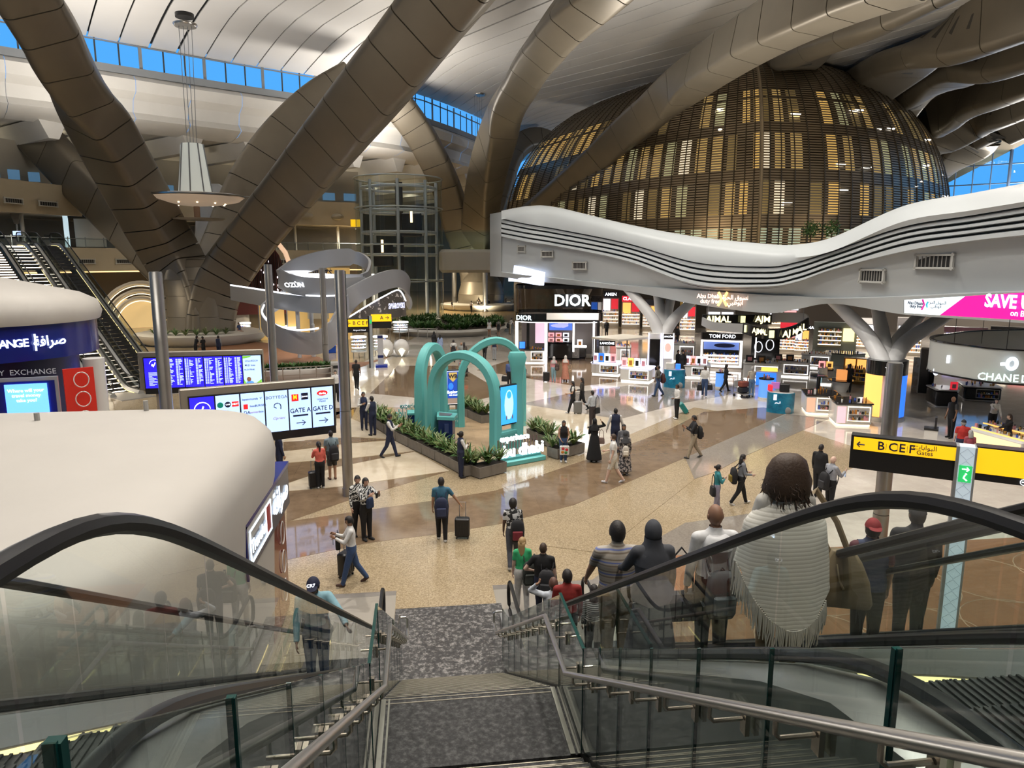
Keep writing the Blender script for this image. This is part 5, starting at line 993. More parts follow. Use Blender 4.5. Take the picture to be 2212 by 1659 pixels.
# ---- grey oval ring sign, right, with its black and white tables
CH = thing('oval_ring_sign', 'large pale grey hanging oval sign with glowing letters at the right edge', 'sign', tuple(DP(2160, 830, 29))); gy = mat('ring_pale', (.42, .44, .42), .4)
pr_ = catmull([DP(2230, 795, 27.0), DP(2150, 790, 27.6), DP(2080, 780, 28.6), DP(2030, 772, 29.8), DP(2010, 765, 31.0), DP(2016, 757, 32.6), DP(2050, 750, 34.5), DP(2110, 742, 36.5), DP(2230, 738, 38)], 40)
ribbon(pr_, 1.28, gy, CH, 'band', .1)
ribbon([p + Vector((0, 0, .66)) for p in pr_], .06, bk, CH, 'top_edge', .16); ribbon([p - Vector((0, 0, .66)) for p in pr_], .07, bk, CH, 'bottom_edge', .16)
for i, (ch, x) in enumerate(zip('CHANEL', (2120, 2138, 2157, 2176, 2194, 2212))): on_path(CH, ch, x, 813.5 + i * 1.2, 28.0 - i * .2, .40, glow('sign_mint', (.7, 1, .93), 1.4), 16, bold=.012, sx=1.0)
for x, y, d in ((2186, 786, 27.3),):
    p = DP(x, y, d - .15) - Vector(CH.location); MB().tube([(p.x + .2 * math.cos(t_), p.y, p.z + .2 * math.sin(t_)) for t_ in np.linspace(0, 2 * math.pi, 20)[:-1]], .07, 6, True).build('ring_logo', glow('logo_ring', (.8, .88, 1), 1.8), CH); MB().rbox((p.x - .38, p.y, p.z), (.2, .08, .12), .03).build('logo_tail', glow('logo_ring', (.8, .88, 1), 1.8), CH)
for x, y, d, w_, h_ in ((2049, 776, 29.3, .16, .32), (2014, 777, 30.7, .08, .32)): p = DP(x, y, d - .15) - Vector(CH.location); MB().rbox(p, (w_, .06, h_), .02).build('lamp_block', glow('logo_ring', (.8, .88, 1), 1.8), CH)
p = DP(2022, 801, 30.2) - Vector(CH.location); MB().tube([(p.x + .09 * math.cos(t_), p.y, p.z + .17 * math.sin(t_)) for t_ in np.linspace(0, 2 * math.pi, 16)[:-1]], .04, 5, True).build('ring_logo', glow('logo_ring', (.8, .88, 1), 1.8), CH)
for x, y, d in ((2060, 750, 34), (2170, 788, 27.4), (2120, 742, 36.5)): a = DP(x, y, d); MB().tube([a, a + Vector((0, 0, 2.5))], .014, 5).build('cable', blk, CH, world=True)
f = Fr('black_portal', 'tall black portal panel beside the right white column', 'panel', 2000, 853); f.b('panel', 1984, 2012, 757, 850, bk, 0, .9); f.b('rim', 1982, 1984, 757, 850, wl, -.02, .1)
f = Fr('floral_panel', 'pale floral patterned panel behind the round advert drum', 'panel', 1975, 848); f.b('panel', 1968, 1980, 775, 848, blotch('floral_panel', (.5, .44, .38), (.62, .6, .58), 2.5), 0, .4)
f, h_ = counter('black and white table with a red card under the grey oval sign', 2022, 2066, 845, 882, 1.6, bk, wl, wl, False, items=5, turn=20); lit_boxes(f, h_ + .06, [f.X(2056)], .1, .36, .42, [redm], 'red card on the black and white table', 'red card table')
f, h_ = counter('black table with stepped goods under the grey oval sign, right', 2086, 2156, 838, 868, 1.8, bk, wl, wl, True, items=12, turn=14, face=blk)
f = Fr('lit_bench_table', 'long white table of glowing perfume rows at the right edge', 'table', 2150, 985, turn=-42); MB().rbox((0, .6, .45), (2.6, 1.7, .9), .1).build('body', wl, f.t)
for d, z in ((0, .95), (.55, 1.1), (1.1, .95)): MB().bx(-1.2, 1.2, d - .05, d + .4, z - .05, z).build('tier', wl, f.t); MB().bx(-1.2, 1.2, d - .06, d - .04, z - .05, z).build('tier_light', amber, f.t); products(f, -1.15, 1.15, z, d, d + .3, 22, '', .16)
MB().bx(-1.25, 1.25, -.27, -.25, .1, .8).build('front_glow', glow('front_amber', (1, .7, .35), .9), f.t)
f = Fr('screen_pedestal', 'white pedestal with a thin black screen near the yellow sign', 'pedestal', 2006, 965); f.b('body', 1995, 2020, 930, 965, wl, 0, .5); f.b('screen', 2013, 2017, 903, 930, blk, .1, .5); f.b('tray', 1994, 2021, 926, 930, blk, -.02, .5)
# ---- letters and screens on the canopy
sgn = glow('sign_rose', (1, .62, .48), 2.2); S1 = thing('canopy_sign', 'rose glowing duty free letters with a gold cross on the canopy edge', 'sign', tuple(cpt(7, 1562)))
def cdep(x): return lerp(CXS, CD, x) + .75
for s_, x, y, sz in (('Abu Dhabi', 1531, 640, .42), ('duty free', 1534, 651, .42), (arabic('السوق الحرة'), 1590, 643, .42), (arabic('أبوظبي'), 1588, 654, .42)): on_path(S1, s_, x, y, cdep(x), sz * .88, sgn, -8, bold=.02, sx=.9)
p = DP(1561, 646, cdep(1561) - .15) - Vector(S1.location)
for sx in (-1, 1): MB().tube([(p.x + sx * .28, p.y, p.z + .42), (p.x + sx * .1, p.y, p.z + .1), (p.x + sx * .1, p.y, p.z - .1), (p.x + sx * .28, p.y, p.z - .42)], .085, 6).build('cross_arm', glow('cross_gold', (1, .55, .2), 1.8), S1)
S2 = thing('promotion_screen', 'long magenta and white promotion screen on the right canopy edge', 'screen', tuple(DP(2080, 690, 29)))
SA, SB = DP(1953, 660, 31.2), DP(2330, 660, 24.0); SN = (SB - SA).cross(Vector((0, 0, 1))).normalized()
def scq(x, y, o=0):
    d = ray(x, y); return CAMP + d * ((SA + SN * (o if SN.y < 0 else -o) - CAMP).dot(SN) / d.dot(SN))
def scpoly(pts, m, nm, o): MB().add([tuple(scq(x, y, o)) for x, y in pts], [tuple(range(len(pts)))]).build(nm, m, S2, world=True)
def scy(x): return lerp([1953, 2212, 2330], [648, 632, 625], x), lerp([1953, 2212, 2330], [676, 692, 699], x)
MB().loft([[tuple(scq(x, scy(x)[k], o)) for k, o in ((0, .05), (1, .05), (1, -.3), (0, -.3))] for x in (1952, 2330)]).build('housing', blk, S2, world=True)
scpoly([(1953, scy(1953)[0]), (2085, scy(2085)[0]), (2030, scy(2030)[1]), (1953, scy(1953)[1])], glow('scr_white', (.80, .93, 1), 1.1), 'white_panel', .08); scpoly([(2085, scy(2085)[0]), (2330, scy(2330)[0]), (2330, scy(2330)[1]), (2030, scy(2030)[1])], glow('scr_magenta', (.92, .005, .25), .95), 'magenta_panel', .08)
def sct(s_, x, y, sz, m, **k): p = scq(x, y, .16); return text('screen_words', s_, sz, m, S2, tuple(p - Vector(S2.location)), math.atan2(SB.y - SA.y, SB.x - SA.x), **k)
sct('SAVE UP TO', 2212, 655, .68, glow('scr_letter', (1, .95, 1), 1.4), bold=.03, sx=.86); sct('on Beauty', 2216, 679, .3, glow('scr_letter', (1, .95, 1), 1.4), bold=.01)
navy = mat('ink_navy', (.01, .015, .06), .6); sct('Abu Dhabi', 1977, 655, .19, navy, bold=.02); sct('duty free', 1979, 662, .19, navy, bold=.02); sct(arabic('السوق الحرة'), 2024, 654, .19, navy); sct(arabic('أبوظبي'), 2022, 662, .19, navy)
p = scq(1999, 658, .16)
for sx, m in ((-1, glow('x_mag', (.5, .02, .25), .8)), (1, glow('x_teal', (.02, .4, .5), .8))): MB().tube([(p.x + sx * .15, p.y, p.z + .22), (p.x + sx * .05, p.y, p.z), (p.x + sx * .15, p.y, p.z - .22)], .04, 5).build('cross_arm', m, S2, world=True)
S3 = thing('curved_screen', 'curved white and lilac screen under the left end of the canopy', 'screen', tuple(DP(1130, 610, 57)))
P_ = catmull([DP(1099, 590, 58.4), DP(1120, 592, 57.2), DP(1150, 598, 56.2), DP(1176, 603, 55.4)], 14); ribbon(P_, [1.35 - .02 * i for i in range(15)], glow('scr_lilac', (.72, .78, 1), 1.5), S3, 'screen', .06)
# ================================================================ TURQUOISE PAVILION
tq = mat('turquoise', (.115, .43, .42), .5); tqd = mat('turquoise_dark', (.09, .34, .34), .5); nv = mat('navy_panel', (.008, .022, .10), .35)
PA, PB, PBr, PAl, PC, PCr, PD = G(938, 957), G(1071, 978), G(1117, 966), G(911, 946), G(958, 924), G(996, 922), G(1128, 918)
PAV = thing('arch_pavilion', 'turquoise pavilion of curved ribbon arches on a pale wooden floor', 'pavilion', tuple((PA + PB + PC + PD) / 4))
def arch(a, b, zs, zt, w0=.42, dth=.2, nm='arch', apex=.5, wt=None):
    L = (b - a).length; d = (b - a).normalized(); P_ = [a + Vector((0, 0, z)) for z in np.linspace(0, zs, 6)[:-1]]
    for t_ in np.linspace(0, math.pi, 19): u = .5 - .5 * math.cos(t_); u = u ** (math.log(.5) / math.log(apex)) if apex != .5 else u; P_.append(a.lerp(b, u) + Vector((0, 0, zs + (zt - zs) * math.sin(t_) ** .9 if 0 < t_ < math.pi else zs)))
    P_ += [b + Vector((0, 0, z)) for z in np.linspace(zs, 0, 6)[1:]]
    n_ = Vector((-d.y, d.x, 0)); rg = []
    for i, p in enumerate(P_):
        t_ = (P_[min(i + 1, len(P_) - 1)] - P_[max(i - 1, 0)]).normalized(); s_ = t_.cross(n_).normalized(); h = i / (len(P_) - 1); tw = w0 * (1 - .25 * math.sin(math.pi * h)); k = dth
        rg.append([tuple(p + n_ * x * tw + s_ * y * k) for x, y in ((-.5, -.35), (-.35, -.5), (.35, -.5), (.5, -.35), (.5, .35), (.35, .5), (-.35, .5), (-.5, .35))])
    return MB().loft(rg).build(nm, tq, PAV, 30, world=True)
arch(PA, PB, 2.2, 3.95, .62, .36, 'front_arch'); arch(PAl, PC, 2.5, 3.95, .55, .42, 'side_arch'); arch(PCr, PD, 2.3, 4.1, .5, .34, 'rear_arch', .42)
for p, h in ((PBr, 4.0),):
    MB().loft([[(p.x + x * s_, p.y + y * s_, z) for x, y in rrect(.5, .42, .1, 2)] for z, s_ in ((0, 1), (1.6, 1), (2.6, .85), (3.4, 1.1), (3.85, 1.5), (4.05, 1.2))]).build('corner_post', tq, PAV, world=True)
MB().prism([(q.x, q.y) for q in (G(905, 950), G(1062, 985), G(1150, 952), G(1100, 905), G(985, 900))], .005, .03).build('timber_floor', stone('timber_pale', (.36, .25, .15), (.42, .30, .18), 3, .4, None, .4, .004), PAV, world=True)
def portal(a, b, z0, z1, scr, extra, k):
    v = b - a; v.z = 0; rz = math.atan2(v.y, v.x); c = (a + b) / 2; L = v.length
    o = bpy.data.objects.new('screen_portal', None); COL.objects.link(o); o.parent = PAV; o.location = c - Vector(PAV.location); o.rotation_euler.z = rz
    MB().rbox((0, 0, .42), (L, .3, .84), .04).build('base_panel', tq, o); MB().box((0, -.155, .45), (L * .74, .02, .55)).build('inset_panel', tqd, o)
    text('panel_words', arabic('اكتشفوا عن حقيقتك'), .12, mat('words_pale', (.6, .72, .7), .5), o, (0, -.175, .56)); text('panel_words', 'Find your pace', .15, mat('words_pale', (.6, .72, .7), .5), o, (0, -.175, .36))
    MB().rbox((0, -.05, (z0 + z1) / 2), (L * .82, .14, z1 - z0 + .12), .03).build('screen_frame', blk, o); MB().box((0, -.13, (z0 + z1) / 2), (L * .74, .02, z1 - z0)).build('screen', scr, o)
    for x in (-1, 1): MB().rbox((x * L * .46, 0, 1.3), (.16, .3, 2.6), .04).build('side_post', tq, o)
    return o, L
o, L = portal(PB, PBr, 1.15, 2.72, glow('screen_cyan', (.03, .30, .80), 1.3), None, 0)
ice = glow('screen_ice', (.35, .62, .85), 1.3)
MB().ell((0, -.145, 1.95), (.26, .01, .62), 16, 10).build('ice_mountain', ice, o); MB().ell((0, -.15, 2.35), (.13, .01, .16), 12, 8).build('ice_arch', glow('screen_cyan', (.03, .30, .80), 1.3), o)
for x, z in ((-.14, 1.42), (.2, 1.42)): MB().ell((x, -.15, z), (.03, .01, .10), 8, 6).build('tiny_figure', mat('fig_red', (.35, .12, .12), .6), o)
o, L = portal(PC + (PCr - PC) * .1, PCr, 1.15, 2.72, glow('screen_navy', (.015, .06, .36), 1.0), None, 1)
MB().loft([[(x, y, z) for x, z in ((-.2, 2.65), (.2, 2.65), (.19, 2.4), (0, 2.2), (-.19, 2.4))] for y in (-.145, -.155)]).build('gold_shield', glow('shield_gold', (.6, .42, .12), .7), o); text('shield_letters', 'WB', .26, ink, o, (0, -.165, 2.46), bold=.03)
text('screen_words', 'Explore', .18, icw, o, (0, -.15, 1.72), bold=.02); text('screen_words', 'Abu Dhabi', .09, icw, o, (0, -.15, 1.58)); MB().ell((-.1, -.142, 2.0), (.12, .006, .16), 10, 6).build('screen_motif', bluem, o); MB().box((0, -.142, 1.3), (L * .7, .004, .26)).build('screen_floor', glow('scr_tan', (.35, .25, .2), .6), o)
q = MB()
for x0, x1, z0, z1 in ((-L * .37, L * .37, 2.70, 2.72), (-L * .37, L * .37, 1.15, 1.17), (-L * .37, -L * .35, 1.15, 2.72), (L * .35, L * .37, 1.15, 2.72)): q.bx(x0, x1, -.15, -.14, z0, z1)
q.build('screen_border', palem, o)
f = Fr('console_desk', 'navy console desk with a turquoise rim inside the pavilion', 'desk', 968, 968); MB().prism([(f.X(948), -.1), (f.X(978), -.25), (f.X(984), .5), (f.X(948), .9)], 0, 1.25).build('body', nv, f.t); MB().loft([[(x, y, z) for x, y in ((f.X(945), -.1), (f.X(982), -.3), (f.X(990), .5), (f.X(945), 1.0))] for z in (1.25, 1.38)]).build('rim', tq, f.t); MB().prism([(f.X(950), .1), (f.X(974), 0), (f.X(978), .4), (f.X(950), .7)], 1.38, 1.40).build('well', mat('well_grey', (.12, .12, .14), .4), f.t); MB().bx(f.X(961), f.X(970), -.25, -.2, .7, 1.1).build('panel', mat('navy_mid', (.03, .05, .14), .4), f.t)
f = Fr('navy_plinth', 'tall navy plinth at the left side of the pavilion', 'plinth', 894, 940); f.b('body', 882, 902, 897, 940, nv, 0, .7); f.b('rim', 881, 903, 893, 897, tq, -.02, .75)
f = Fr('interactive_ledge', 'sloping glowing cyan ledge at the foot of the side arch', 'screen', 918, 945); MB().loft([[(f.X(x), y, f.Z(z_)) for x, z_ in ((905, 940), (926, 944), (928, 920), (916, 914))] for y in (-.05, .06)]).build('panel', glow('ledge_cyan', (.05, .55, .80), 1.8), f.t); text('panel_words', 'Start here', .12, palem, f.t, (f.X(917), -.07, f.Z(930)))
LT2 = Fr('letter_sign', 'turquoise standing letters on a plinth behind the navy plinth', 'sign', 884, 915); LT2.b('plinth', 866, 905, 911, 916, tq, 0, .5); text('letters', 'abu dhabi', .62, tq, LT2.t, (LT2.X(886), .2, LT2.Z(896)), ext=.06, bold=.02, sx=.6); text('letters', 'experience', .36, tqd, LT2.t, (LT2.X(890), .2, LT2.Z(879)), ext=.05, bold=.01, sx=.7)
for x in (870, 879, 888, 896): LT2.b('post', x, x + 1.2, 882, 911, tq, .25, .3)
sa, sb2 = G(1083, 1010), G(1175, 993); sv = sb2 - sa; E1 = thing('glowing_letter_sign', 'glowing white experience abu dhabi letters on a turquoise plinth', 'sign', tuple((sa + sb2) / 2), math.atan2(sv.y, sv.x)); SL = sv.length
MB().rbox((0, .2, .09), (SL + .1, .55, .18), .03).build('plinth', tq, E1); MB().rbox((.05, .3, .22), (SL * .92, .3, .12), .03).build('step', tqd, E1)
wlet = glow('letters_white', (.86, .95, 1), 1.5); text('letters', 'abu dhabi', .66, wlet, E1, (0.05, .2, .50), ext=.05, bold=.014, sx=.84); text('letters', 'experience', .36, wlet, E1, (-.22, .25, 1.02), ext=.04, bold=.012, sx=.84)
bk_ = MB()
for i in range(14): bk_.bx(-SL * .45 + i * SL * .07, -SL * .45 + i * SL * .07 + .04, .42, .45, .25, .95)
bk_.build('support_slats', mat('slat_dark', (.12, .07, .06), .6), E1)
# ---------------------------------------------------------------- planters and plants
plm = mat('planter_grey', (.20, .18, .155), .6, noise=.1, nscale=5); leafm = [mat('leaf_a', (.045, .12, .028), .45, noise=.3, nscale=6), mat('leaf_b', (.09, .17, .045), .45, noise=.3, nscale=6), mat('leaf_c', (.16, .20, .07), .45)]
soil = mat('soil', (.03, .022, .015), .9)
def plant_mesh(seed, n, ln, wd):
    r_ = random.Random(seed); b = MB()
    for i in range(n):
        a = r_.uniform(0, 6.28); L = ln * r_.uniform(.6, 1.1); lean = r_.uniform(.35, 1.05); ca, sa_ = math.cos(a), math.sin(a); rows = []
        for j in range(5):
            t_ = j / 4; rad = L * lean * t_ * (1 - .15 * t_); z = L * (1.15 * t_ - .75 * t_ * t_ * lean); w_ = wd * math.sin(math.pi * (.12 + .86 * t_)) * .5
            px_, py_ = ca * rad, sa_ * rad; rows.append([(px_ - sa_ * w_, py_ + ca * w_, z), (px_, py_, z - w_ * .35), (px_ + sa_ * w_, py_ - ca * w_, z)])
        b.k = r_.randrange(3); b.grid(rows)
    return b
PM = [plant_mesh(i, 26, .78, .085).build('strap_plant', leafm) for i in range(4)]
npl = [0]
def strap(p, lab, grp, s=1.0, src=PM):
    i = npl[0]; npl[0] += 1; o = src[i % len(src)] if i < len(src) and src is PM else inst(src[i % len(src)], src[0].name.split('.')[0])
    o.location = p; o.rotation_euler.z = i * 1.7; o.scale = (s, s, s * (.85 + .3 * ((i * 37) % 10) / 10)); tag(o, lab, 'plant', grp)
def planter_row(pts, n, lab, plab, grp, hgt=.42, wd=.62, dens=3.6):
    P_ = [G(*p) for p in pts]
    for a, b in zip(P_, P_[1:]):
        L = (b - a).length; k = max(1, round(L / 1.5)); rz = math.atan2(b.y - a.y, b.x - a.x)
        for i in range(k):
            c = a.lerp(b, (i + .5) / k); n[0] += 1; l_ = L / k - .02
            t = thing('planter_box', lab, 'planter', (c.x, c.y, 0), rz, grp); MB().loft([[(x * s_, y * s_, z) for x, y in ((-l_ / 2, -wd / 2), (l_ / 2, -wd / 2), (l_ / 2, wd / 2), (-l_ / 2, wd / 2))] for z, s_ in ((.03, .97), (hgt, 1))]).build('box', plm, t, flat=True); MB().box((0, 0, hgt - .02), (l_ - .08, wd - .08, .06)).build('soil', soil, t)
            m = max(2, int(l_ * dens))
            for j in range(m):
                u = (j + .5) / m - .5; dv = (-.12 if j % 2 else .14); strap((c.x + u * l_ * math.cos(rz) - dv * math.sin(rz), c.y + u * l_ * math.sin(rz) + dv * math.cos(rz), hgt - .01), plab, grp + ' plants')
cnt = [0]
planter_row([(800, 907), (868, 951), (925, 979), (985, 1009), (1020, 1029)], cnt, 'low grey planter box in the row along the left side of the pavilion', 'green strap leaved plant in the planter row left of the pavilion', 'planters left of the pavilion')
planter_row([(1024, 1032), (1084, 1017)], cnt, 'low grey planter box at the front corner beside the glowing letters', 'green strap leaved plant beside the glowing letters', 'planters by the letters')
planter_row([(995, 890), (1052, 915)], cnt, 'low grey planter box behind the pavilion screens', 'green strap leaved plant behind the pavilion screens', 'planters behind the pavilion')
planter_row([(1150, 944), (1196, 964)], cnt, 'low grey planter box left of the seated woman with the shopping bag', 'green strap leaved plant left of the woman with the shopping bag', 'planters by the shopping bag')
planter_row([(1192, 990), (1252, 975)], cnt, 'low grey planter box behind the woman with the shopping bag', 'green strap leaved plant behind the woman with the shopping bag', 'planters behind the shopping bag')
# round planter by the lift tower
gc = G(968, 714); gp = thing('round_planter', 'big white rimmed planter bed in front of the glass lift tower', 'planter', (gc.x, gc.y, 0)); rx_, ry_ = 7.0, 8.2
MB().loft([[(rx_ * s_ * math.cos(t_), ry_ * s_ * math.sin(t_), z) for t_ in np.linspace(0, 2 * math.pi, 41)[:-1]] for z, s_ in ((0, .9), (.25, .93), (.55, 1.0), (.75, 1.0), (.8, .96), (.7, .93))]).build('rim', mat('planter_white', (.55, .53, .49), .4), gp); MB().prism([(rx_ * .93 * math.cos(t_), ry_ * .93 * math.sin(t_)) for t_ in np.linspace(0, 2 * math.pi, 41)[:-1]], .6, .72).build('soil', soil, gp)
bush = [plant_mesh(20 + i, 44, 1.0, .22) for i in range(3)]; BU = [b.build('planter_shrub', [leafm[0], leafm[0], leafm[1]]) for b in bush]
r_ = random.Random(4); k_ = 0
for i in range(120):
    a, q = r_.uniform(0, 6.28), math.sqrt(r_.random()) * .88
    x, y = gc.x + rx_ * q * math.cos(a), gc.y + ry_ * q * math.sin(a)
    o = BU[i] if i < 3 else inst(BU[i % 3], 'planter_shrub'); o.location = (x, y, .7); o.rotation_euler.z = a * 3; sc_ = .8 + .4 * r_.random(); o.scale = (sc_, sc_, sc_); tag(o, 'dark green leafy shrub in the big white rimmed planter', 'shrub', 'shrubs in the round planter')
gl = G(640, 820); wp = thing('boat_planter', 'white boat shaped planter with shrubs behind the two boards', 'planter', (gl.x, gl.y, 0), R(14)); WX = 2.6
MB().loft([[(WX * s_ * math.copysign(abs(math.cos(t_)) ** .7, math.cos(t_)), .9 * s_ * math.sin(t_), z) for t_ in np.linspace(0, 2 * math.pi, 33)[:-1]] for z, s_ in ((0, .8), (.3, .9), (.75, 1), (.8, .97), (.7, .92))]).build('rim', mat('planter_white', (.55, .53, .49), .4), wp)
for i in range(14):
    u = -2.1 + 4.2 * i / 13; o = inst(BU[i % 3], 'planter_shrub'); o.location = (gl.x + u * math.cos(R(14)), gl.y + u * math.sin(R(14)) + .25 * (i % 2), .65); o.scale = (.62,) * 3; o.rotation_euler.z = i; tag(o, 'green leafy shrub in the white boat shaped planter', 'shrub', 'shrubs in the boat planter')
rl = thing('guard_rail', 'grey tube guard rail in front of the white boat shaped planter', 'railing', (gl.x, gl.y - 1.6, 0), R(14))
for x in np.linspace(-2.6, 2.6, 6): MB().cyl((x, 0, 0), (x, 0, 1.05), .03, n=8).build('post', steel, rl)
for z in (.55, 1.05): MB().tube([(-2.7, 0, z), (2.7, 0, z)], .03, 6).build('rail', steel, rl)
rl = thing('guard_rail', 'steel guard rail left of the big round planter', 'railing', tuple(G(893, 733)), R(-20))
for x in np.linspace(-2.5, 2.5, 6): MB().cyl((x, 0, 0), (x, 0, 1.1), .04, n=8).build('post', steel, rl)
MB().tube([(-2.6, 0, 1.1), (2.6, 0, 1.1)], .04, 6).build('rail', steel, rl)
# white seat rings round the columns
for lab, c, r0 in (('white seat ring with low plants round the left bronze column', b1, 4.6), ('white seat bench round the middle bronze column', b2, 5.2)):
    t = thing('seat_ring', lab, 'bench', tuple(c), group='seats round the columns'); MB().loft([[((r0 + o_) * math.cos(t_) * 1.12, (r0 + o_) * math.sin(t_), z) for t_ in np.linspace(0, 2 * math.pi, 37)[:-1]] for o_, z in ((.2, 0), (.7, .45), (.8, .95), (.3, 1.05), (-.5, 1.0), (-1.1, 1.1))]).build('seat', mat('seat_white', (.52, .50, .45), .4), t)
for i in range(9): o = inst(PM[i % 4], 'strap_plant'); a = -2.4 + i * .2; o.location = (b1.x + 4.1 * math.cos(a) * 1.1, b1.y + 4.1 * math.sin(a), 1.0); o.scale = (1.2,) * 3; tag(o, 'low plant on the seat ring of the left bronze column', 'plant', 'plants on the seat ring')
# ================================================================ SILVER RIBBON POP-UP
slv = mat('ribbon_silver', (.42, .43, .45), .35, .5); rbl = glow('ribbon_light', (.9, .93, 1), 1.6)
RB = thing('ribbon_sculpture', 'silver ribbon sculpture looping round the crystal pop-up shop', 'sculpture', tuple(G(690, 775)))
def rib(pts, h, lit=0, n=40, tilt=0.0):
    P_ = catmull([DP(*p) for p in pts], n); ribbon(P_, h, slv, RB, 'ribbon', .22, tilt=tilt)
    if lit: ribbon([p + Vector((0, -.12, lit * (h if not isinstance(h, list) else h[0]) / 2)) for p in P_], .12, rbl, RB, 'edge_light', .1)
rib([(604, 602, 58), (640, 578, 60), (700, 560, 62), (765, 556, 63), (797, 574, 62), (795, 598, 60), (782, 606, 58.5)], [1.5] * 20 + [1.1] * 21)
rib([(604, 602, 58), (640, 616, 56.5), (710, 622, 56), (790, 618, 57)], 1.5); rib([(610, 600, 58), (690, 600, 60), (790, 602, 60)], .7)
rib([(500, 632, 64), (560, 642, 60), (620, 652, 57.5), (690, 658, 56), (740, 656, 55.5)], 1.35, 1)
rib([(735, 660, 55.5), (770, 635, 56), (820, 610, 58), (862, 602, 60), (882, 622, 62), (880, 660, 63)], 1.5)
rib([(800, 618, 57.5), (760, 648, 56), (735, 686, 55), (715, 722, 54.5), (680, 742, 54), (620, 735, 54), (580, 712, 55.5), (566, 688, 57), (575, 668, 58.5), (620, 640, 60)], [1.3] * 12 + [1.7] * 14 + [1.2] * 15)
P_ = catmull([DP(690, 723, 53.6), DP(640, 727, 53.5), DP(590, 712, 55), DP(568, 690, 56.6), DP(572, 672, 58)], 30); MB().tube([p + Vector((0, -.1, .5)) for p in P_], .07, 6).build('edge_light', rbl, RB, world=True)
for x, y, d in ((640, 625, 57), (670, 630, 58), (675, 700, 58)): a = DP(x, y, d); MB().cyl((a.x, a.y, 0), a, .16, n=10).build('post', wst, RB, world=True)
on_path(RB, 'OZÙN', 637, 616, 56.2, .5, rbl, bold=.04, slant=-.3)
sw_ = Fr('crystal_wall', 'glittering curved crystal wall with violet letters under the ribbon', 'wall', 820, 715); cm = blotch('crystal', (.10, .09, .08), (.55, .50, .46), 3.0, thr=.62, rough=.15)
P_ = catmull([DP(755, 690, 57), DP(790, 668, 57.6), DP(830, 645, 58.6), DP(862, 632, 60), DP(877, 655, 61)], 24)
MB().grid([[(p.x, p.y, 3.1) for p in P_], [(p.x, p.y, max(p.z + .2, 3.2)) for p in P_]]).build('panel', cm, sw_.t, world=True); MB().tube([(p.x, p.y - .1, max(p.z + .2, 3.2)) for p in P_], .06, 5).build('edge_light', rbl, sw_.t, world=True)
v = DP(857, 661, 57.2) - sw_.p; c, n_ = math.cos(-sw_.rz), math.sin(-sw_.rz)
text('letters', 'SWAROVSKI', .62, glow('letters_violet', (.62, .64, 1), 1.6), sw_.t, (v.x * c - v.y * n_, v.x * n_ + v.y * c, v.z), R(40), bold=.015, sx=.5)
for i, (lab, px_, py_, w_, h_) in enumerate((('lit white crystal cabinet on legs left of the far yellow sign', 776, 775, 34, 44), ('lit white crystal cabinet right of the far yellow sign pillar', 823, 770, 32, 40), ('hanging lit crystal cabinet below the crystal wall', 866, 728, 34, 30), ('glass crystal cabinet with a white lamp inside the ribbon loop', 620, 735, 60, 26), ('lit display cabinet beside the red and white panel', 530, 722, 26, 22))):
    f = Fr('crystal_cabinet', lab, 'cabinet', px_, py_, 'crystal cabinets'); W_ = w_ * f.s; H_ = h_ * f.s
    MB().cyl((0, .6, H_ * .35), (0, .6, H_), W_ / 2, n=20).build('glass', glass('cabinet_glass', (.92, .96, .96), 1.4), f.t); MB().cyl((0, .6, H_), (0, .6, H_ + .12), W_ / 2, n=20).build('lid_lamp', wg, f.t); MB().cyl((0, .6, H_ * .3), (0, .6, H_ * .35), W_ / 2, n=20).build('tray', wl, f.t)
    for x in (-.35, 0, .35): MB().cyl((x * W_, .6, 0), (x * W_, .6, H_ * .3), .03, n=6).build('leg', mull, f.t)
    for z in (.5, .66, .82): MB().cyl((0, .6, H_ * z), (0, .6, H_ * z + .02), W_ * .46, n=16).build('shelf', palem, f.t); products(f, -W_ * .35, W_ * .35, H_ * z + .02, .4, .8, 6, '', .16)
f = Fr('shell_sculpture', 'pair of white lit shell forms with fanned light lines', 'sculpture', 862, 772)
for sx, x in ((-1, 835), (1, 868)):
    MB().ell((f.X(x), .4, .75), (.62, .5, .72), 18, 10).build('shell', mat('shell_white', (.6, .58, .55), .4), f.t)
    for j in range(7): a = R(50 + j * 13) if sx > 0 else R(130 - j * 13); MB().tube([(f.X(x), -.12, .1), (f.X(x) + .35 * math.cos(a) * 1.2, -.2, .1 + .9 * math.sin(a) * .75)], .022, 4).build('light_line', glow('shell_line', (1, .95, .75), 1.6), f.t)
f = Fr('blue_crate', 'bright blue plastic crate on the pop-up floor', 'crate', 714, 763); MB().rbox((0, .3, .3), (.95, .6, .6), .05).build('body', mat('crate_blue', (.01, .08, .5), .4), f.t); MB().rbox((0, .3, .62), (1.0, .65, .06), .05).build('rim', mat('crate_blue', (.01, .08, .5), .4), f.t)
f = Fr('info_totem', 'white and blue information totem beside the far yellow sign', 'totem', 823, 793); f.b('panel', 817, 829, 725, 790, mat('totem_grey', (.5, .5, .52), .4), 0, .2); f.b('base', 812, 837, 788, 793, mat('base_blue', (.01, .03, .3), .4), -.4, .5)
for y in (727, 768): f.b('band', 817, 829, y, y + 5, mat('band_navy', (.01, .02, .12), .4), -.02, 0)
f = Fr('red_totem', 'white and red lit panel at the foot of the left column', 'totem', 491, 722); f.b('panel', 486, 496, 672, 712, wg, 0, .2); f.b('foot_panel', 486, 496, 705, 720, redm, -.03, .1)
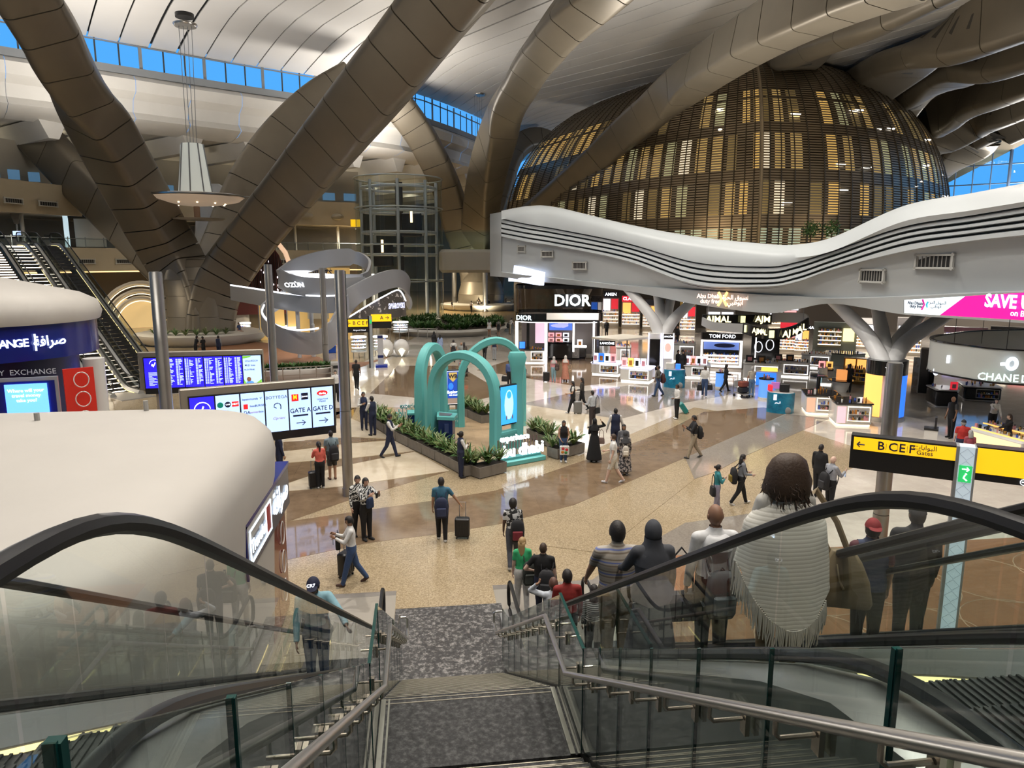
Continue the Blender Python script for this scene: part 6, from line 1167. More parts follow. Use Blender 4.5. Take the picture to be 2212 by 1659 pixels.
f = Fr('waste_bin', 'grey square waste bin on the orange carpet by the pole', 'bin', 727, 822); f.b('body', 716, 738, 785, 822, mat('bin_grey', (.4, .39, .37), .4), 0, .9); f.b('slot', 720, 734, 790, 796, blk, -.02, .02)
# dark rod curtain under a lit arch behind the ribbon
cc = DP(560, 600, 84); RC = thing('rod_curtain', 'dark red curtain of hanging rods with sparkling lights under a pale arch', 'curtain', (cc.x, cc.y, 0), .25)
MB().loft([[(x, y, z) for x, z in [(-4.5, 1.5), (3.6, 1.5), (3.4, 5.5), (2.4, 8.5), (.8, 10.8), (-1.5, 11.4), (-4.5, 11)]] for y in (.5, .6)]).build('backing', mat('curtain_red', (.07, .008, .01), .5), RC)
r_ = random.Random(8)
for i in range(40):
    x = -4.4 + i * .2; zt = lerp([-4.5, -1.5, .8, 2.4, 3.4], [10.5, 11, 10.4, 8.2, 5.6], x); zb = 3.2 + .25 * math.sin(i)
    MB().cyl((x, .2 * math.sin(i * 1.3), zb), (x, .2 * math.sin(i * 1.3), zt), .06, n=6).build('rod', blk, RC)
b = MB()
for i in range(90): x = r_.uniform(-4.3, 3.2); b.ell((x, -.2, r_.uniform(3.4, lerp([-4.5, -1.5, .8, 2.4, 3.4], [10, 10.5, 10, 7.8, 5.2], x))), (.05, .05, .12), 5, 4)
o = b.build('sparkle_lights', glow('sparkle', (1, .8, .85), 3), RC); o['kind'] = 'stuff'
MB().tube([(4.3, 0, 1.5), (4.1, 0, 5.5), (3.1, 0, 8.8), (1.3, 0, 11.3), (-1.2, 0, 12.3)], .28, 6).build('arch_edge', glow('arch_warm', (.9, .6, .4), .7), RC); text('letters', 'FECU', .8, palem, RC, (-1.0, -.5, 7.0), bold=.03)
f = Fr('toilets_sign', 'beige toilets sign panel behind the ribbon sculpture', 'sign', 690, 735); f.b('panel', 668, 712, 572, 690, mat('sign_beige', (.46, .40, .28), .5), 0, .4); text('letters', 'TOILETS', .75, ink, f.t, (f.X(693), -.05, f.Z(596)), bold=.015); text('letters', arabic('دورات مياه'), .6, ink, f.t, (f.X(693), -.05, f.Z(588)))
for px_, h_, lab in ((735, 100, 'amber lit shop front behind the ribbon loop'), (650, 95, 'yellow panel wall left of the toilets sign'), (590, 60, 'dark mustard panel below the rod curtain')): f = Fr('amber_shopfront', lab, 'shop front', px_, 735, 'fronts under the gallery'); f.b('panel', px_ - 26, px_ + 26, 735 - h_ * 1.5, 735, glow('front_amber_dim', (.6, .38, .12), .45), .6, .9); f.b('frame', px_ - 27, px_ - 25, 735 - h_ * 1.5, 735, mull, .5, .9)
# ================================================================ YELLOW WAY SIGNS
yel = glow('sign_yellow', (.90, .52, .01), .85); pil = mat('sign_pillar', (.40, .44, .47), .35, .3); grn = glow('exit_green', (.02, .40, .10), 1.0)
def exit_box(par, x, y, z, s_):
    MB().box((x, y, z), (.22 * s_, .02, .34 * s_)).build('exit_panel', grn, par); MB().tube([(x - .06 * s_, y - .02, z + .1 * s_), (x + .06 * s_, y - .02, z + .1 * s_)], .012 * s_, 4).tube([(x + .02 * s_, y - .02, z + .14 * s_), (x + .06 * s_, y - .02, z + .1 * s_), (x + .02 * s_, y - .02, z + .06 * s_)], .012 * s_, 4).build('exit_arrow', icw, par); MB().tube([(x, y - .02, z - .02 * s_), (x - .02 * s_, y - .02, z - .08 * s_), (x + .04 * s_, y - .02, z - .13 * s_)], .014 * s_, 4).ell((x + .015 * s_, y - .02, z + .005 * s_), (.02 * s_, .01, .02 * s_), 6, 4).build('exit_figure', icw, par)
p = DP(2085, 1010, 13.6); NS = thing('gate_sign', 'near yellow and black gate sign on a lit pillar at the right', 'sign', (p.x, p.y, 0), -math.atan2(p.x, p.y) + R(4)); sc_ = 13.6 / F
def nx_(px_): return (px_ - 2096) * sc_
def nz_(py_): return p.z + (1010 - py_) * sc_
MB().bx(nx_(1870), nx_(2082), -.02, .28, nz_(1042), nz_(964)).build('sign_body', blk, NS); MB().bx(nx_(1876), nx_(2080), -.035, -.02, nz_(997), nz_(968)).build('yellow_panel', yel, NS)
MB().bx(nx_(2113), nx_(2420), -.02, .28, nz_(1034), nz_(960)).build('sign_body', blk, NS); MB().bx(nx_(2115), nx_(2420), -.035, -.02, nz_(1018), nz_(963)).build('yellow_panel', yel, NS)
MB().bx(nx_(2082), nx_(2110), -.1, .2, 0, nz_(962)).build('pillar', glow('pillar_glow', (.52, .62, .70), .5), NS); MB().bx(nx_(2076), nx_(2082), -.12, .22, 0, nz_(962)).build('pillar_edge', mull, NS); MB().bx(nx_(2110), nx_(2114), -.12, .22, 0, nz_(962)).build('pillar_edge', mull, NS)
q = MB()
for z in np.arange(.3, nz_(965), .24):
    for a in (-1, 1): q.tube([(nx_(2083), -.105, z), (nx_(2096), -.105, z + a * .11), (nx_(2109), -.105, z)], .003, 3)
q.build('lattice', mat('lattice', (.3, .36, .4), .4), NS)
MB().rbox((nx_(2096), .05, .06), (.8, .6, .12), .04).build('foot', mat('foot_navy', (.01, .015, .12), .4), NS); exit_box(NS, nx_(2096), -.12, nz_(1021), .95)
for s_, x in (('B', 1932), ('C', 1956), ('E', 1974), ('F', 1993)): text('gate_letters', s_, .24, ink, NS, (nx_(x), -.04, nz_(983)), bold=.012)
for x in (1942, 1965, 1984): MB().bx(nx_(x), nx_(x) + .006, -.042, -.036, nz_(990), nz_(976)).build('divider', ink, NS)
text('gate_words', 'Gates', .12, ink, NS, (nx_(2018), -.04, nz_(988))); text('gate_words', arabic('البوابات'), .13, ink, NS, (nx_(2018), -.04, nz_(976)))
MB().tube([(nx_(1883), -.04, nz_(984)), (nx_(1899), -.04, nz_(984))], .014, 4).tube([(nx_(1889), -.04, nz_(978)), (nx_(1883), -.04, nz_(984)), (nx_(1889), -.04, nz_(990))], .014, 4).build('arrow', ink, NS)
MB().tube([(nx_(2201) + .055 * math.cos(t_), -.04, nz_(1026) + .055 * math.sin(t_)) for t_ in np.linspace(0, 6.28, 12)[:-1]], .008, 4, True).build('round_icon', icw, NS); MB().box((nx_(2201), -.04, nz_(1026)), (.06, .01, .02)).build('icon_bar', icw, NS)
f = Fr('gate_sign', 'far yellow and black gate sign on a pillar before the crystal wall', 'sign', 802, 795); s_ = f.s
f.b('sign_body', 756, 800, 691, 720, blk, 0, .3); f.b('yellow_panel', 757, 800, 693, 708, yel, -.03, 0); f.b('sign_body', 805, 848, 683, 712, blk, .1, .4); f.b('yellow_panel', 805, 848, 683, 698, yel, .07, .1)
f.b('pillar', 798, 801, 686, 795, blk, -.05, .3); f.b('pillar', 801, 807, 686, 795, pil, -.05, .3); f.b('exit_panel', 802, 806, 694, 702, grn, -.08, -.05)
text('gate_letters', '← B C E F', .36, ink, f.t, (f.X(776), -.05, f.Z(700.5)), bold=.012); text('gate_letters', 'A →', .36, ink, f.t, (f.X(834), .05, f.Z(690.5)), bold=.012); text('gate_words', 'Airport Hotel', .16, palem, f.t, (f.X(780), -.05, f.Z(715)))
p = DP(770, 482, 100); tag(MB().box(p, (1.6, .2, 1.0)).build('gallery_sign', yel), 'tiny yellow sign on the gallery beside the lift tower', 'sign')
# ================================================================ PENDANT LAMPS
def lathe(prof, n=40): return [[(r_ * math.cos(t_), r_ * math.sin(t_), z) for t_ in [2 * math.pi * i / n for i in range(n)]] for r_, z in prof]
def pendant(lab, x, y, yd, dep, mx, my, R0, small=False):
    c = DP(x, y, dep); t = thing('pendant_lamp', lab, 'lamp', tuple(c), group='pendant lamps'); pw = mat('lamp_white', (.50, .48, .44), .4); zt = 32.0 - c.z
    if not small:
        MB().loft(lathe([(.3, -.95), (R0 * .55, -.75), (R0 * .9, -.45), (R0, -.1), (R0 * .99, .05), (R0 * .6, .12), (.4, .15)])).build('disc', glow('disc_warm', (.55, .42, .30), .35), t, 60); MB().tube([(R0 * math.cos(a), R0 * math.sin(a), -.02) for a in np.linspace(0, 6.28, 40)[:-1]], .12, 6, True).build('rim', steel, t)
        MB().loft(lathe([(1.55, .1), (1.5, .4), (.98, 4.6), (.95, 4.8)], 16)).build('shade', glow('shade_pale', (.55, .57, .52), .5), t, 25)
        for i in range(8): a = 2 * math.pi * i / 8; MB().tube([(1.56 * math.cos(a), 1.56 * math.sin(a), .1), (1.0 * math.cos(a), 1.0 * math.sin(a), 4.8)], .07, 5).build('shade_rib', mull, t)
        MB().cyl((0, 0, -2.1), (0, 0, -.9), .28, n=14).build('stem', mat('stem_tan', (.4, .28, .2), .5), t); MB().loft(lathe([(.3, -2.3), (2.3, -2.2), (2.5, -2.1), (.3, -2.05)])).build('lower_disc', pw, t); MB().tube([(-R0 * 1.35, 0, .02), (R0 * 1.35, 0, .02)], .04, 5).build('cross_bar', mull, t)
        for i in range(10): a = 2 * math.pi * i / 10; MB().ell((R0 * .62 * math.cos(a), R0 * .62 * math.sin(a), -.74), (.1, .1, .06), 8, 4).build('bulb', glow('bulb_warm', (1, .75, .45), 4), t)
        z0 = 4.8
    else: MB().loft(lathe([(.2, -.4), (R0, -.2), (R0, 0), (.2, .1)])).build('disc', pw, t); z0 = 0
    m_ = DP(mx, my, dep); off = m_ - c
    for dx in (-.42, -.14, .14, .42): MB().tube([(dx, 0, z0), (off.x * .97 + dx * 1.4, off.y * .97, off.z)], .035, 4).build('cable', mull, t)
    o_ = (off.x * .97, off.y * .97, off.z); MB().loft([[(o_[0] + r_ * math.cos(a), o_[1] + r_ * math.sin(a), o_[2] + z) for a in np.linspace(0, 6.28, 25)[:-1]] for r_, z in ((1.0, -.25), (1.1, -.1), (1.1, 0))]).build('rose_plate', steel, t)
    MB().loft([[(o_[0] + r_ * math.cos(a), o_[1] + r_ * math.sin(a), o_[2] + z) for a in np.linspace(0, 6.28, 25)[:-1]] for r_, z in ((.85, .55), (.85, .9))]).build('rose_well', blk, t)
pendant('big disc pendant lamp with a ribbed shade between the left bronze arms', 423, 424, 0, 68, 400, 52, 4.3)
pendant('far pendant lamp hanging from the vault by the clerestory', 1034, 330, 0, 112, 1033, 203, 1.2, True)
# potted trees on the terrace under the pod
TZ = DP(1775, 497, 74).z; q = DP(1775, 540, 76); tag(MB().rbox((q.x, q.y, TZ - 2.95), (16, 6, .5), .2).build('terrace_slab', wl), 'white terrace slab carrying the two potted trees under the pod', 'terrace')
for i, (x, y) in enumerate(((1752, 500), (1797, 492))):
    c = DP(x, 497, 74); c.z = TZ; t = thing('potted_tree', ['round crowned potted tree left on the terrace under the pod', 'round crowned potted tree right on the terrace under the pod'][i], 'tree', (c.x, c.y, c.z - 2.2), group='trees on the terrace'); MB().cyl((0, 0, 0), (0, 0, 1.8), .08, n=8).build('trunk', mat('bark', (.08, .05, .03), .8), t)
    MB().cyl((0, 0, -.5), (0, 0, .1), .4, .5, n=14).build('pot', blk, t); r_ = random.Random(i); b = MB()
    for j in range(260):
        v = Vector((r_.gauss(0, 1), r_.gauss(0, 1), r_.gauss(0, 1))).normalized() * 1.0 * r_.random() ** .35; u_ = Vector((r_.gauss(0, 1), r_.gauss(0, 1), r_.gauss(0, 1))).normalized() * .17; w_ = v.cross(u_).normalized() * .07; v = v + Vector((0, 0, 2.3)); b.add([v - u_, v + w_, v + u_, v - w_], [(0, 1, 2, 3)])
    b.build('crown', leafm[0], t)
# ================================================================ PEOPLE
SK = [(.55, .33, .24), (.38, .21, .13), (.24, .125, .075), (.11, .06, .04), (.62, .42, .33)]
def skinm(i): return mat('skin_%d' % i, SK[i], .55)
def hairm(c): return mat('hair_%d' % c, [(.012, .009, .008), (.05, .028, .016), (.36, .24, .11), (.30, .29, .28), (.10, .045, .03)][c], .6, bump=.4, nscale=60)
ARMS = {'down': (4, 9, 12, 2), 'fwd': (24, 8, 22, 2), 'back': (-24, 8, 12, 2), 'phone': (32, 8, 88, -18), 'chest': (18, 16, 105, -45), 'hip': (-8, 38, 62, -55), 'hold': (8, 12, 75, -8), 'pull': (-12, 26, 8, 18), 'head': (95, 55, 118, -30), 'rail': (38, 22, 38, 8), 'out': (28, 30, 25, 14), 'camera': (50, 18, 78, -28), 'lap': (12, 12, 40, -20), 'reach': (60, 10, 15, 0)}
LEGS = {'stand': ((1, 1), (-1, 2)), 'walk': ((18, 4), (-15, 18)), 'walk2': ((-15, 18), (18, 4)), 'sit': ((84, 84), (84, 80)), 'step': ((12, 8), (-4, 6))}
def rings_of(segs): pass
class Body:
    def __init__(s, h, sex='m', fat=1.0, legs='stand', la='down', ra='down', skirt=None, lean=0.0):
        k = h / 1.75; s.h, s.k, s.seg = h, k, []; mb = MB(); s.mb = mb; f = sex == 'f'
        tl, sl = .245 * h, .246 * h; hz = .50 * h; hw = .085 * k; sw = (.155 if f else .178) * k; sz = .805 * h
        J = {}
        low = 9
        for sd, (t, kn) in zip((-1, 1), LEGS[legs]):
            a, b = R(t), R(t - kn); hp = Vector((sd * hw, 0, hz)); kp = hp + Vector((sd * .012, math.sin(a), -math.cos(a))) * tl; ap = kp + Vector((0, math.sin(b), -math.cos(b))) * sl
            J[sd] = (hp, kp, ap, b); low = min(low, ap.z)
        dz = .075 * k - low
        if legs == 'sit': dz = .46 - hz + .06
        up = Vector((0, 0, dz)); s.up = up; L = R(lean)
        def T(p): # upper body lean forward about the hips
            q = Vector(p) - Vector((0, 0, hz)); return Vector((q.x, q.y * math.cos(L) + q.z * math.sin(L), q.z * math.cos(L) - q.y * math.sin(L) + hz)) + up
        s.T = T
        def cap(p0, p1, r0, r1, lab, n=10):
            p0, p1 = Vector(p0), Vector(p1); d = (p1 - p0); Ln = max(d.length, 1e-4); d = d / Ln; a = d.orthogonal().normalized(); b = d.cross(a); rg = []
            for t, q, r in ((0, -.95, r0), (0, -.6, r0), (0, 0, r0), (1, 0, r1), (1, .6, r1), (1, .95, r1)):
                rr = r * math.sqrt(1 - q * q); c = (p0 if t == 0 else p1) + d * (q * r); rg.append([tuple(c + (a * math.cos(w_) + b * math.sin(w_)) * rr) for w_ in [2 * math.pi * i / n for i in range(n)]])
            mb.loft(rg); s.seg.append((p0, p1, r0, r1, lab))
        for sd in (-1, 1):
            hp, kp, ap, b = J[sd]; hp, kp, ap = hp + up, kp + up, ap + up
            cap(hp, kp, .096 * k * fat ** .5, .068 * k, 'thigh'); cap(kp, ap, .064 * k, .046 * k, 'shin')
            fd = Vector((sd * .15, math.cos(min(max(b, -.6), .25)) , math.sin(min(max(b, -.6), .25)) if legs != 'sit' else 0)).normalized(); fd = Vector((sd * .12, 1, 0)).normalized() if legs in ('stand', 'sit', 'step') else fd
            cap(ap + Vector((0, -.02, -.03 * k)), ap + fd * .15 * k + Vector((0, 0, -.042 * k)), .042 * k, .034 * k, 'foot')
        tor = [(.455, .13, .10), (.50, .165 if not f else .175, .115), (.545, .165 if not f else .175, .118), (.61, .148 if not f else .128, .10), (.68, .160 if not f else .142, .112), (.735, .172 if not f else .15, .118), (.785, .165 if not f else .142, .10), (.825, .11, .075), (.85, .058, .055)]
        rg = []
        for z, rx, ry in tor:
            rg.append([tuple(T((rx * k * fat * math.cos(w_) if z < .82 else rx * k * math.cos(w_), ry * k * fat * math.sin(w_) + (.012 if z > .65 else 0), z * h))) for w_ in [2 * math.pi * i / 16 for i in range(16)]])
        mb.loft(rg)
        s.seg += [(T((0, 0, .46 * h)), T((0, 0, .555 * h)), .15 * k * fat, .15 * k * fat, 'hips'), (T((0, 0, .575 * h)), T((0, 0, .79 * h)), .145 * k * fat, .14 * k * fat, 'torso')]
        if f: 
            for sd in (-1, 1): mb.ell(T((sd * .07 * k, .085 * k, .715 * h)), (.062 * k, .06 * k, .062 * k), 10, 8)
        cap(T((0, 0, .83 * h)), T((0, .012, .885 * h)), .056 * k, .052 * k, 'neck'); s.hands = []
        for sd, pr in ((-1, la), (1, ra)):
            fw_, ab, el, ab2 = ARMS[pr] if isinstance(pr, str) else pr; S = T((sd * sw * (fat ** .5), 0, sz)); f0, f1, a0, a1 = R(fw_ + lean), R(fw_ + el + lean), R(ab), R(ab2)
            E_ = S + Vector((sd * math.sin(a0), math.sin(f0) * math.cos(a0), -math.cos(f0) * math.cos(a0))) * .178 * h; d2 = Vector((sd * math.sin(a1), math.sin(f1) * math.cos(a1), -math.cos(f1) * math.cos(a1))); W_ = E_ + d2 * .148 * h
            cap(T((sd * sw * .55, 0, sz + .004 * h)), S, .055 * k, .056 * k, 'shoulder'); cap(S, E_, .052 * k * fat ** .5, .042 * k, 'upper'); cap(E_, W_, .041 * k, .028 * k, 'fore'); s.hands.append((W_, d2, sd))
        s.skirt = skirt
        if skirt:
            z1, r1 = skirt; rg = []
            for i in range(6):
                t = i / 5; z = .60 * h * (1 - t) + z1 * t; rr = lerp([0, .2, 1], [.128, .175, r1], t) * k; rg.append([tuple(Vector((rr * math.cos(w_) * 1.05, rr * .85 * math.sin(w_), z)) + up) for w_ in [2 * math.pi * j / 18 for j in range(18)]])
            rg.reverse(); mb.loft(rg)
    def raw(s, vox):
        me = bpy.data.meshes.new('raw'); me.from_pydata(s.mb.v, [], s.mb.f); me.update(); o = bpy.data.objects.new('raw', me); COL.objects.link(o)
        bm = bmesh.new(); bm.from_mesh(me); bmesh.ops.recalc_face_normals(bm, faces=bm.faces); bm.to_mesh(me); bm.free()
        m = o.modifiers.new('r', 'REMESH'); m.mode = 'VOXEL'; m.voxel_size = vox; m2 = o.modifiers.new('s', 'SMOOTH'); m2.factor = .5; m2.iterations = 4; s.o = o
def head_mesh(b, k, c, R_):
    """head with brow, nose, cheeks, chin; c = centre, R_ = 3x3 facing"""
    n, m = 20, 14; v = []; f = []
    for i in range(m + 1):
        t = math.pi * i / m; z = math.cos(t); q = max(math.sin(t), .03)
        for j in range(n):
            a = 2 * math.pi * j / n; x, y = q * math.sin(a), q * math.cos(a); X, Y, Zz = .076 * x, .096 * y, .118 * z
            if z < 0: X *= 1 + .28 * z; Y *= 1 + .12 * z * (1 if y < 0 else .4)
            if y > .6:
                g = math.exp(-(x / .16) ** 2); Y += .024 * g * math.exp(-((z + .12) / .16) ** 2) + .006 * g * math.exp(-((z + .42) / .1) ** 2) + .010 * math.exp(-(x / .3) ** 2) * math.exp(-((z + .72) / .14) ** 2)
                Y -= .010 * math.exp(-((abs(x) - .36) / .14) ** 2) * math.exp(-((z - .06) / .1) ** 2)
            v.append(tuple(c + R_ @ (Vector((X, Y, Zz)) * k)))
    for i in range(m):
        for j in range(n): a0, b0 = i * n + j, i * n + (j + 1) % n; f.append((a0, a0 + n, b0 + n, b0))
    b.add(v, f, 0)
    for sd in (-1, 1):
        b.ell(c + R_ @ (Vector((sd * .076, -.004, -.006)) * k), (.012 * k, .02 * k, .03 * k), 8, 6, 0); b.ell(c + R_ @ (Vector((sd * .031, .083, .008)) * k), (.011 * k, .006 * k, .006 * k), 8, 4, 1); b.ell(c + R_ @ (Vector((sd * .032, .088, .026)) * k), (.017 * k, .006 * k, .004 * k), 8, 4, 1)
    b.ell(c + R_ @ (Vector((0, .083, -.055)) * k), (.022 * k, .007 * k, .007 * k), 8, 4, 2)
def hand_mesh(b, W_, d, sd, k, curl=.5):
    """palm, four fingers of unequal length and a thumb from the side of the palm"""
    d = d.normalized(); sv = Vector((1, 0, 0)) if abs(d.x) < .8 else Vector((0, 1, 0)); ac = d.cross(sv).normalized(); sv = ac.cross(d).normalized()   # sv = palm normal side, ac = across
    if abs(d.z) > .6: ac = Vector((0, 1, 0)) - d * d.y; ac.normalize(); sv = d.cross(ac) * sd
    pc = W_ + d * .045 * k; rg = []
    for t, w_ in ((-.01, .022), (.02, .034), (.06, .040), (.085, .038)): rg.append([tuple(W_ + d * t * k + (ac * math.cos(q) * w_ + sv * math.sin(q) * .013) * k) for q in [2 * math.pi * i / 10 for i in range(10)]])
    b.loft(rg, True, True, 0)
    for i, ln in enumerate((.066, .076, .070, .054)):
        o = (i - 1.5) * .0185; p0 = W_ + (d * .08 + ac * o) * k; p1 = p0 + (d * math.cos(curl * .5) - sv * math.sin(curl * .5)) * ln * .5 * k; p2 = p1 + (d * math.cos(curl * 1.5) - sv * math.sin(curl * 1.5)) * ln * .5 * k
        b.tube([p0, p1, p2], [.0088 * k, .0082 * k, .0062 * k], 6, k=0)
    p0 = W_ + (d * .025 + ac * .032) * k; b.tube([p0, p0 + (d * .03 + ac * .026 - sv * .01) * k, p0 + (d * .062 + ac * .028 - sv * .022) * k], [.011 * k, .0095 * k, .007 * k], 6, k=0)
PEOPLE = []
def person(label, pos, hd, h=1.72, sex='m', top=(.5, .5, .5), bot=(.03, .03, .035), shoes=(.02, .02, .02), skin=1, hair='short', hc=0, legs='stand', la='down', ra='down', sleeve='short', bottom='trousers', fat=1.0, lean=0.0, look=0.0, tm=None, bm_=None, vest=None, nod=0.0, vox=.022, extra=None, cloth=None, group=None):
    p = Vector(pos) if len(pos) == 3 else G(*pos)
    sk = {'dress': (.42 * h, .26), 'abaya': (.04, .30), 'robe': (.10, .27), 'skirt': (.3, .24)}.get(bottom)
    b = Body(h, sex, fat, legs, la, ra, sk, lean); b.raw(vox); PEOPLE.append((b, dict(label=label, p=p, hd=hd, h=h, top=top, bot=bot, shoes=shoes, skin=skin, hair=hair, hc=hc, sleeve=sleeve, bottom=bottom, look=look, tm=tm, bm_=bm_, vest=vest, nod=nod, extra=extra, cloth=cloth, group=group, sex=sex)))
    return b
CM = {}
def clothm(c, pre='cloth'):
    key = pre + '_' + '_'.join('%d' % round(x * 100) for x in c); return mat(key, c, .8, noise=.12, nscale=14, bump=.15)
def sub_mesh(name, co, no, faces, off, m, par):
    used = np.unique(faces); idx = np.zeros(len(co), dtype=int); idx[used] = np.arange(len(used)); v = co[used] + no[used] * off
    me = bpy.data.meshes.new(name); me.from_pydata(v.tolist(), [], idx[faces].tolist()); me.materials.append(m); me.polygons.foreach_set('use_smooth', [True] * len(me.polygons)); me.update()
    o = bpy.data.objects.new(name, me); COL.objects.link(o); o.parent = par; return o
def finish_people():
    dg = bpy.context.evaluated_depsgraph_get()
    for b, q in PEOPLE:
        ev = b.o.evaluated_get(dg); me = bpy.data.meshes.new_from_object(ev); n = len(me.vertices); co = np.empty(n * 3, np.float32); me.vertices.foreach_get('co', co); co = co.reshape(-1, 3); no = np.empty(n * 3, np.float32); me.vertices.foreach_get('normal', no); no = no.reshape(-1, 3)
        nl = len(me.loops); lv = np.empty(nl, np.int32); me.loops.foreach_get('vertex_index', lv); fq = lv.reshape(-1, 4) if nl == len(me.polygons) * 4 else np.array([list(p.vertices)[:4] for p in me.polygons])
        fc = co[fq].mean(1); best = np.full(len(fc), 9.0); lab = np.zeros(len(fc), int); names = ['thigh', 'shin', 'foot', 'hips', 'torso', 'neck', 'shoulder', 'upper', 'fore']; tt = np.zeros(len(fc))
        for p0, p1, r0, r1, nm in b.seg:
            a, d = np.array(p0), np.array(p1) - np.array(p0); t = np.clip(((fc - a) @ d) / max(d @ d, 1e-8), 0, 1); ds = np.linalg.norm(fc - (a + t[:, None] * d), axis=1) - (r0 + (r1 - r0) * t); w_ = ds < best; best[w_] = ds[w_]; lab[w_] = names.index(nm); tt[w_] = t[w_]
        h, k = b.h, b.k; z0 = b.up.z
        if b.skirt:
            lo = b.skirt[0] + z0; legz = (fc[:, 2] < .60 * h + z0) & (fc[:, 2] > lo - .02) & np.isin(lab, [0, 1, 3, 4, 2]); lab[legz] = 3
        root_o = None
        # body: remeshed trunk and limbs plus head and hands in one mesh
        mb = MB(); mb.add(co.tolist(), fq.tolist(), 0); hcn = b.T((0, .022 * k, .928 * h)); Rm = Matrix.Rotation(R(-q['look']), 3, 'Z') @ Matrix.Rotation(R(-q['nod']), 3, 'X'); head_mesh(mb, k, hcn, Rm)
        for W_, d2, sd in b.hands: hand_mesh(mb, W_, d2, sd, k)
        ro = mb.build('person', [skinm(q['skin']), mat('eye_dark', (.015, .01, .01), .3), mat('lip', (.30, .10, .09), .5)], None, 180)
        # put the origin back at the feet
        off = Vector(ro.location); me2 = ro.data; c2 = np.empty(len(me2.vertices) * 3, np.float32); me2.vertices.foreach_get('co', c2); c2 = c2.reshape(-1, 3) + np.array(off, dtype=np.float32); me2.vertices.foreach_set('co', c2.ravel()); me2.update()
        ro.location = q['p']; ro.rotation_euler.z = -R(q['hd']); tag(ro, q['label'], 'person', q['group'])
        n_ = {x: i for i, x in enumerate(names)}
        sl = {'short': .62, 'long': 2, 'none': -1, 'half': 1.1}[q['sleeve']]
        fs = (lab == n_['torso']) | (lab == n_['shoulder']) | ((lab == n_['upper']) & (tt < (sl if sl < 1 else 2)) & (sl > 0)) | ((lab == n_['fore']) & (sl > 1.5) & (tt < .93))
        if q['sleeve'] == 'none': fs = (lab == n_['torso'])
        fb = (lab == n_['hips']) | (lab == n_['thigh']) | (lab == n_['shin']); tm = q['tm'] or clothm(q['top']); bm_ = q['bm_'] or clothm(q['bot'])
        if q['bottom'] == 'shorts': fb = (lab == n_['hips']) | ((lab == n_['thigh']) & (tt < .93))
        if q['bottom'] in ('abaya', 'robe', 'dress'): bm_ = tm; 
        if q['bottom'] == 'dress': fb = lab == n_['hips']
        if fs.any(): sub_mesh('top', co, no, fq[fs | ((lab == n_['hips']) & (fc[:, 2] > .515 * h + z0))], .013 * k, tm, ro)
        if fb.any(): sub_mesh({'shorts': 'shorts', 'abaya': 'abaya', 'robe': 'robe', 'dress': 'dress', 'skirt': 'skirt'}.get(q['bottom'], 'trousers'), co, no, fq[fb], .014 * k, bm_, ro)
        if (lab == n_['foot']).any(): sub_mesh('shoes', co, no, fq[lab == n_['foot']], .008 * k, clothm(q['shoes'], 'shoe'), ro)
        if q['vest']:
            fv = ((lab == n_['torso']) | ((lab == n_['shoulder']) & (np.abs(fc[:, 0]) < .15 * k))); sub_mesh('waistcoat', co, no, fq[fv | ((lab == n_['hips']) & (fc[:, 2] > .51 * h + z0))], .022 * k, clothm(q['vest']), ro)
        # hair or head cover
        hs = q['hair']; hm = hairm(q['hc']) if hs not in ('hijab', 'cap', 'veil') else None
        def shell(nm, m, rx, ry, rz, keep, cz=0.0, cy=0.0):
            nn, mm = 22, 14; v = []; f = []
            for i in range(mm + 1):
                t = math.pi * i / mm
                for j in range(nn): a = 2 * math.pi * j / nn; v.append(Vector((rx * math.sin(t) * math.sin(a), ry * math.sin(t) * math.cos(a) + cy, rz * math.cos(t) + cz)))
            for i in range(mm):
                for j in range(nn):
                    ids = (i * nn + j, (i + 1) * nn + j, (i + 1) * nn + (j + 1) % nn, i * nn + (j + 1) % nn); c = sum((v[x] for x in ids), Vector()) / 4
                    if keep(c): f.append(ids)
            MB().add([hcn + Rm @ (x * k) for x in v], f).build(nm, m, ro, 180)
        if hs in ('short', 'long', 'bun', 'curly', 'pony', 'bob'):
            g = .028 if hs == 'curly' else .015; shell('hair', hm, .076 + g, .096 + g, .118 + g, lambda c: not (c.y > .035 and c.z < .062) and not (c.z < -.03 and c.y > -.035) and c.z > (-.085 if hs != 'bob' else -.12))
            if hs in ('long', 'bob'):
                zz = -.34 if hs == 'long' else -.2; rg = []
                for t, z in ((0, .03), (.3, -.06), (.7, zz * .7), (1, zz)): rg.append([tuple(hcn + Rm @ (Vector(((.088 + (.03 if hs == 'bob' else 0) * t) * math.sin(a) * (1 - .15 * t), -.05 - .022 * t + (.055 + .01 * t) * -math.cos(a), z)) * k)) for a in [2 * math.pi * i / 14 for i in range(14)]])
                MB().loft(rg).build('hair', hm, ro, 180)
            if q['extra'] == 'fluffy': MB().loft([[tuple(hcn + Rm @ (Vector((rx * math.cos(a) * (1 + .06 * math.sin(7 * a + z * 40)), -.035 + rx * .78 * math.sin(a) * (1 + .05 * math.sin(5 * a)), z)) * k)) for a in np.linspace(0, 6.283, 29)[:-1]] for z, rx in ((.15, .02), (.14, .08), (.10, .125), (.03, .155), (-.05, .175), (-.12, .18), (-.17, .165), (-.20, .12), (-.19, .05))]).build('hair', hm, ro, 180)
            if hs == 'bun': MB().ell(hcn + Rm @ (Vector((0, -.12, .03)) * k), (.05 * k, .05 * k, .05 * k), 10, 8).build('hair_bun', hm, ro)
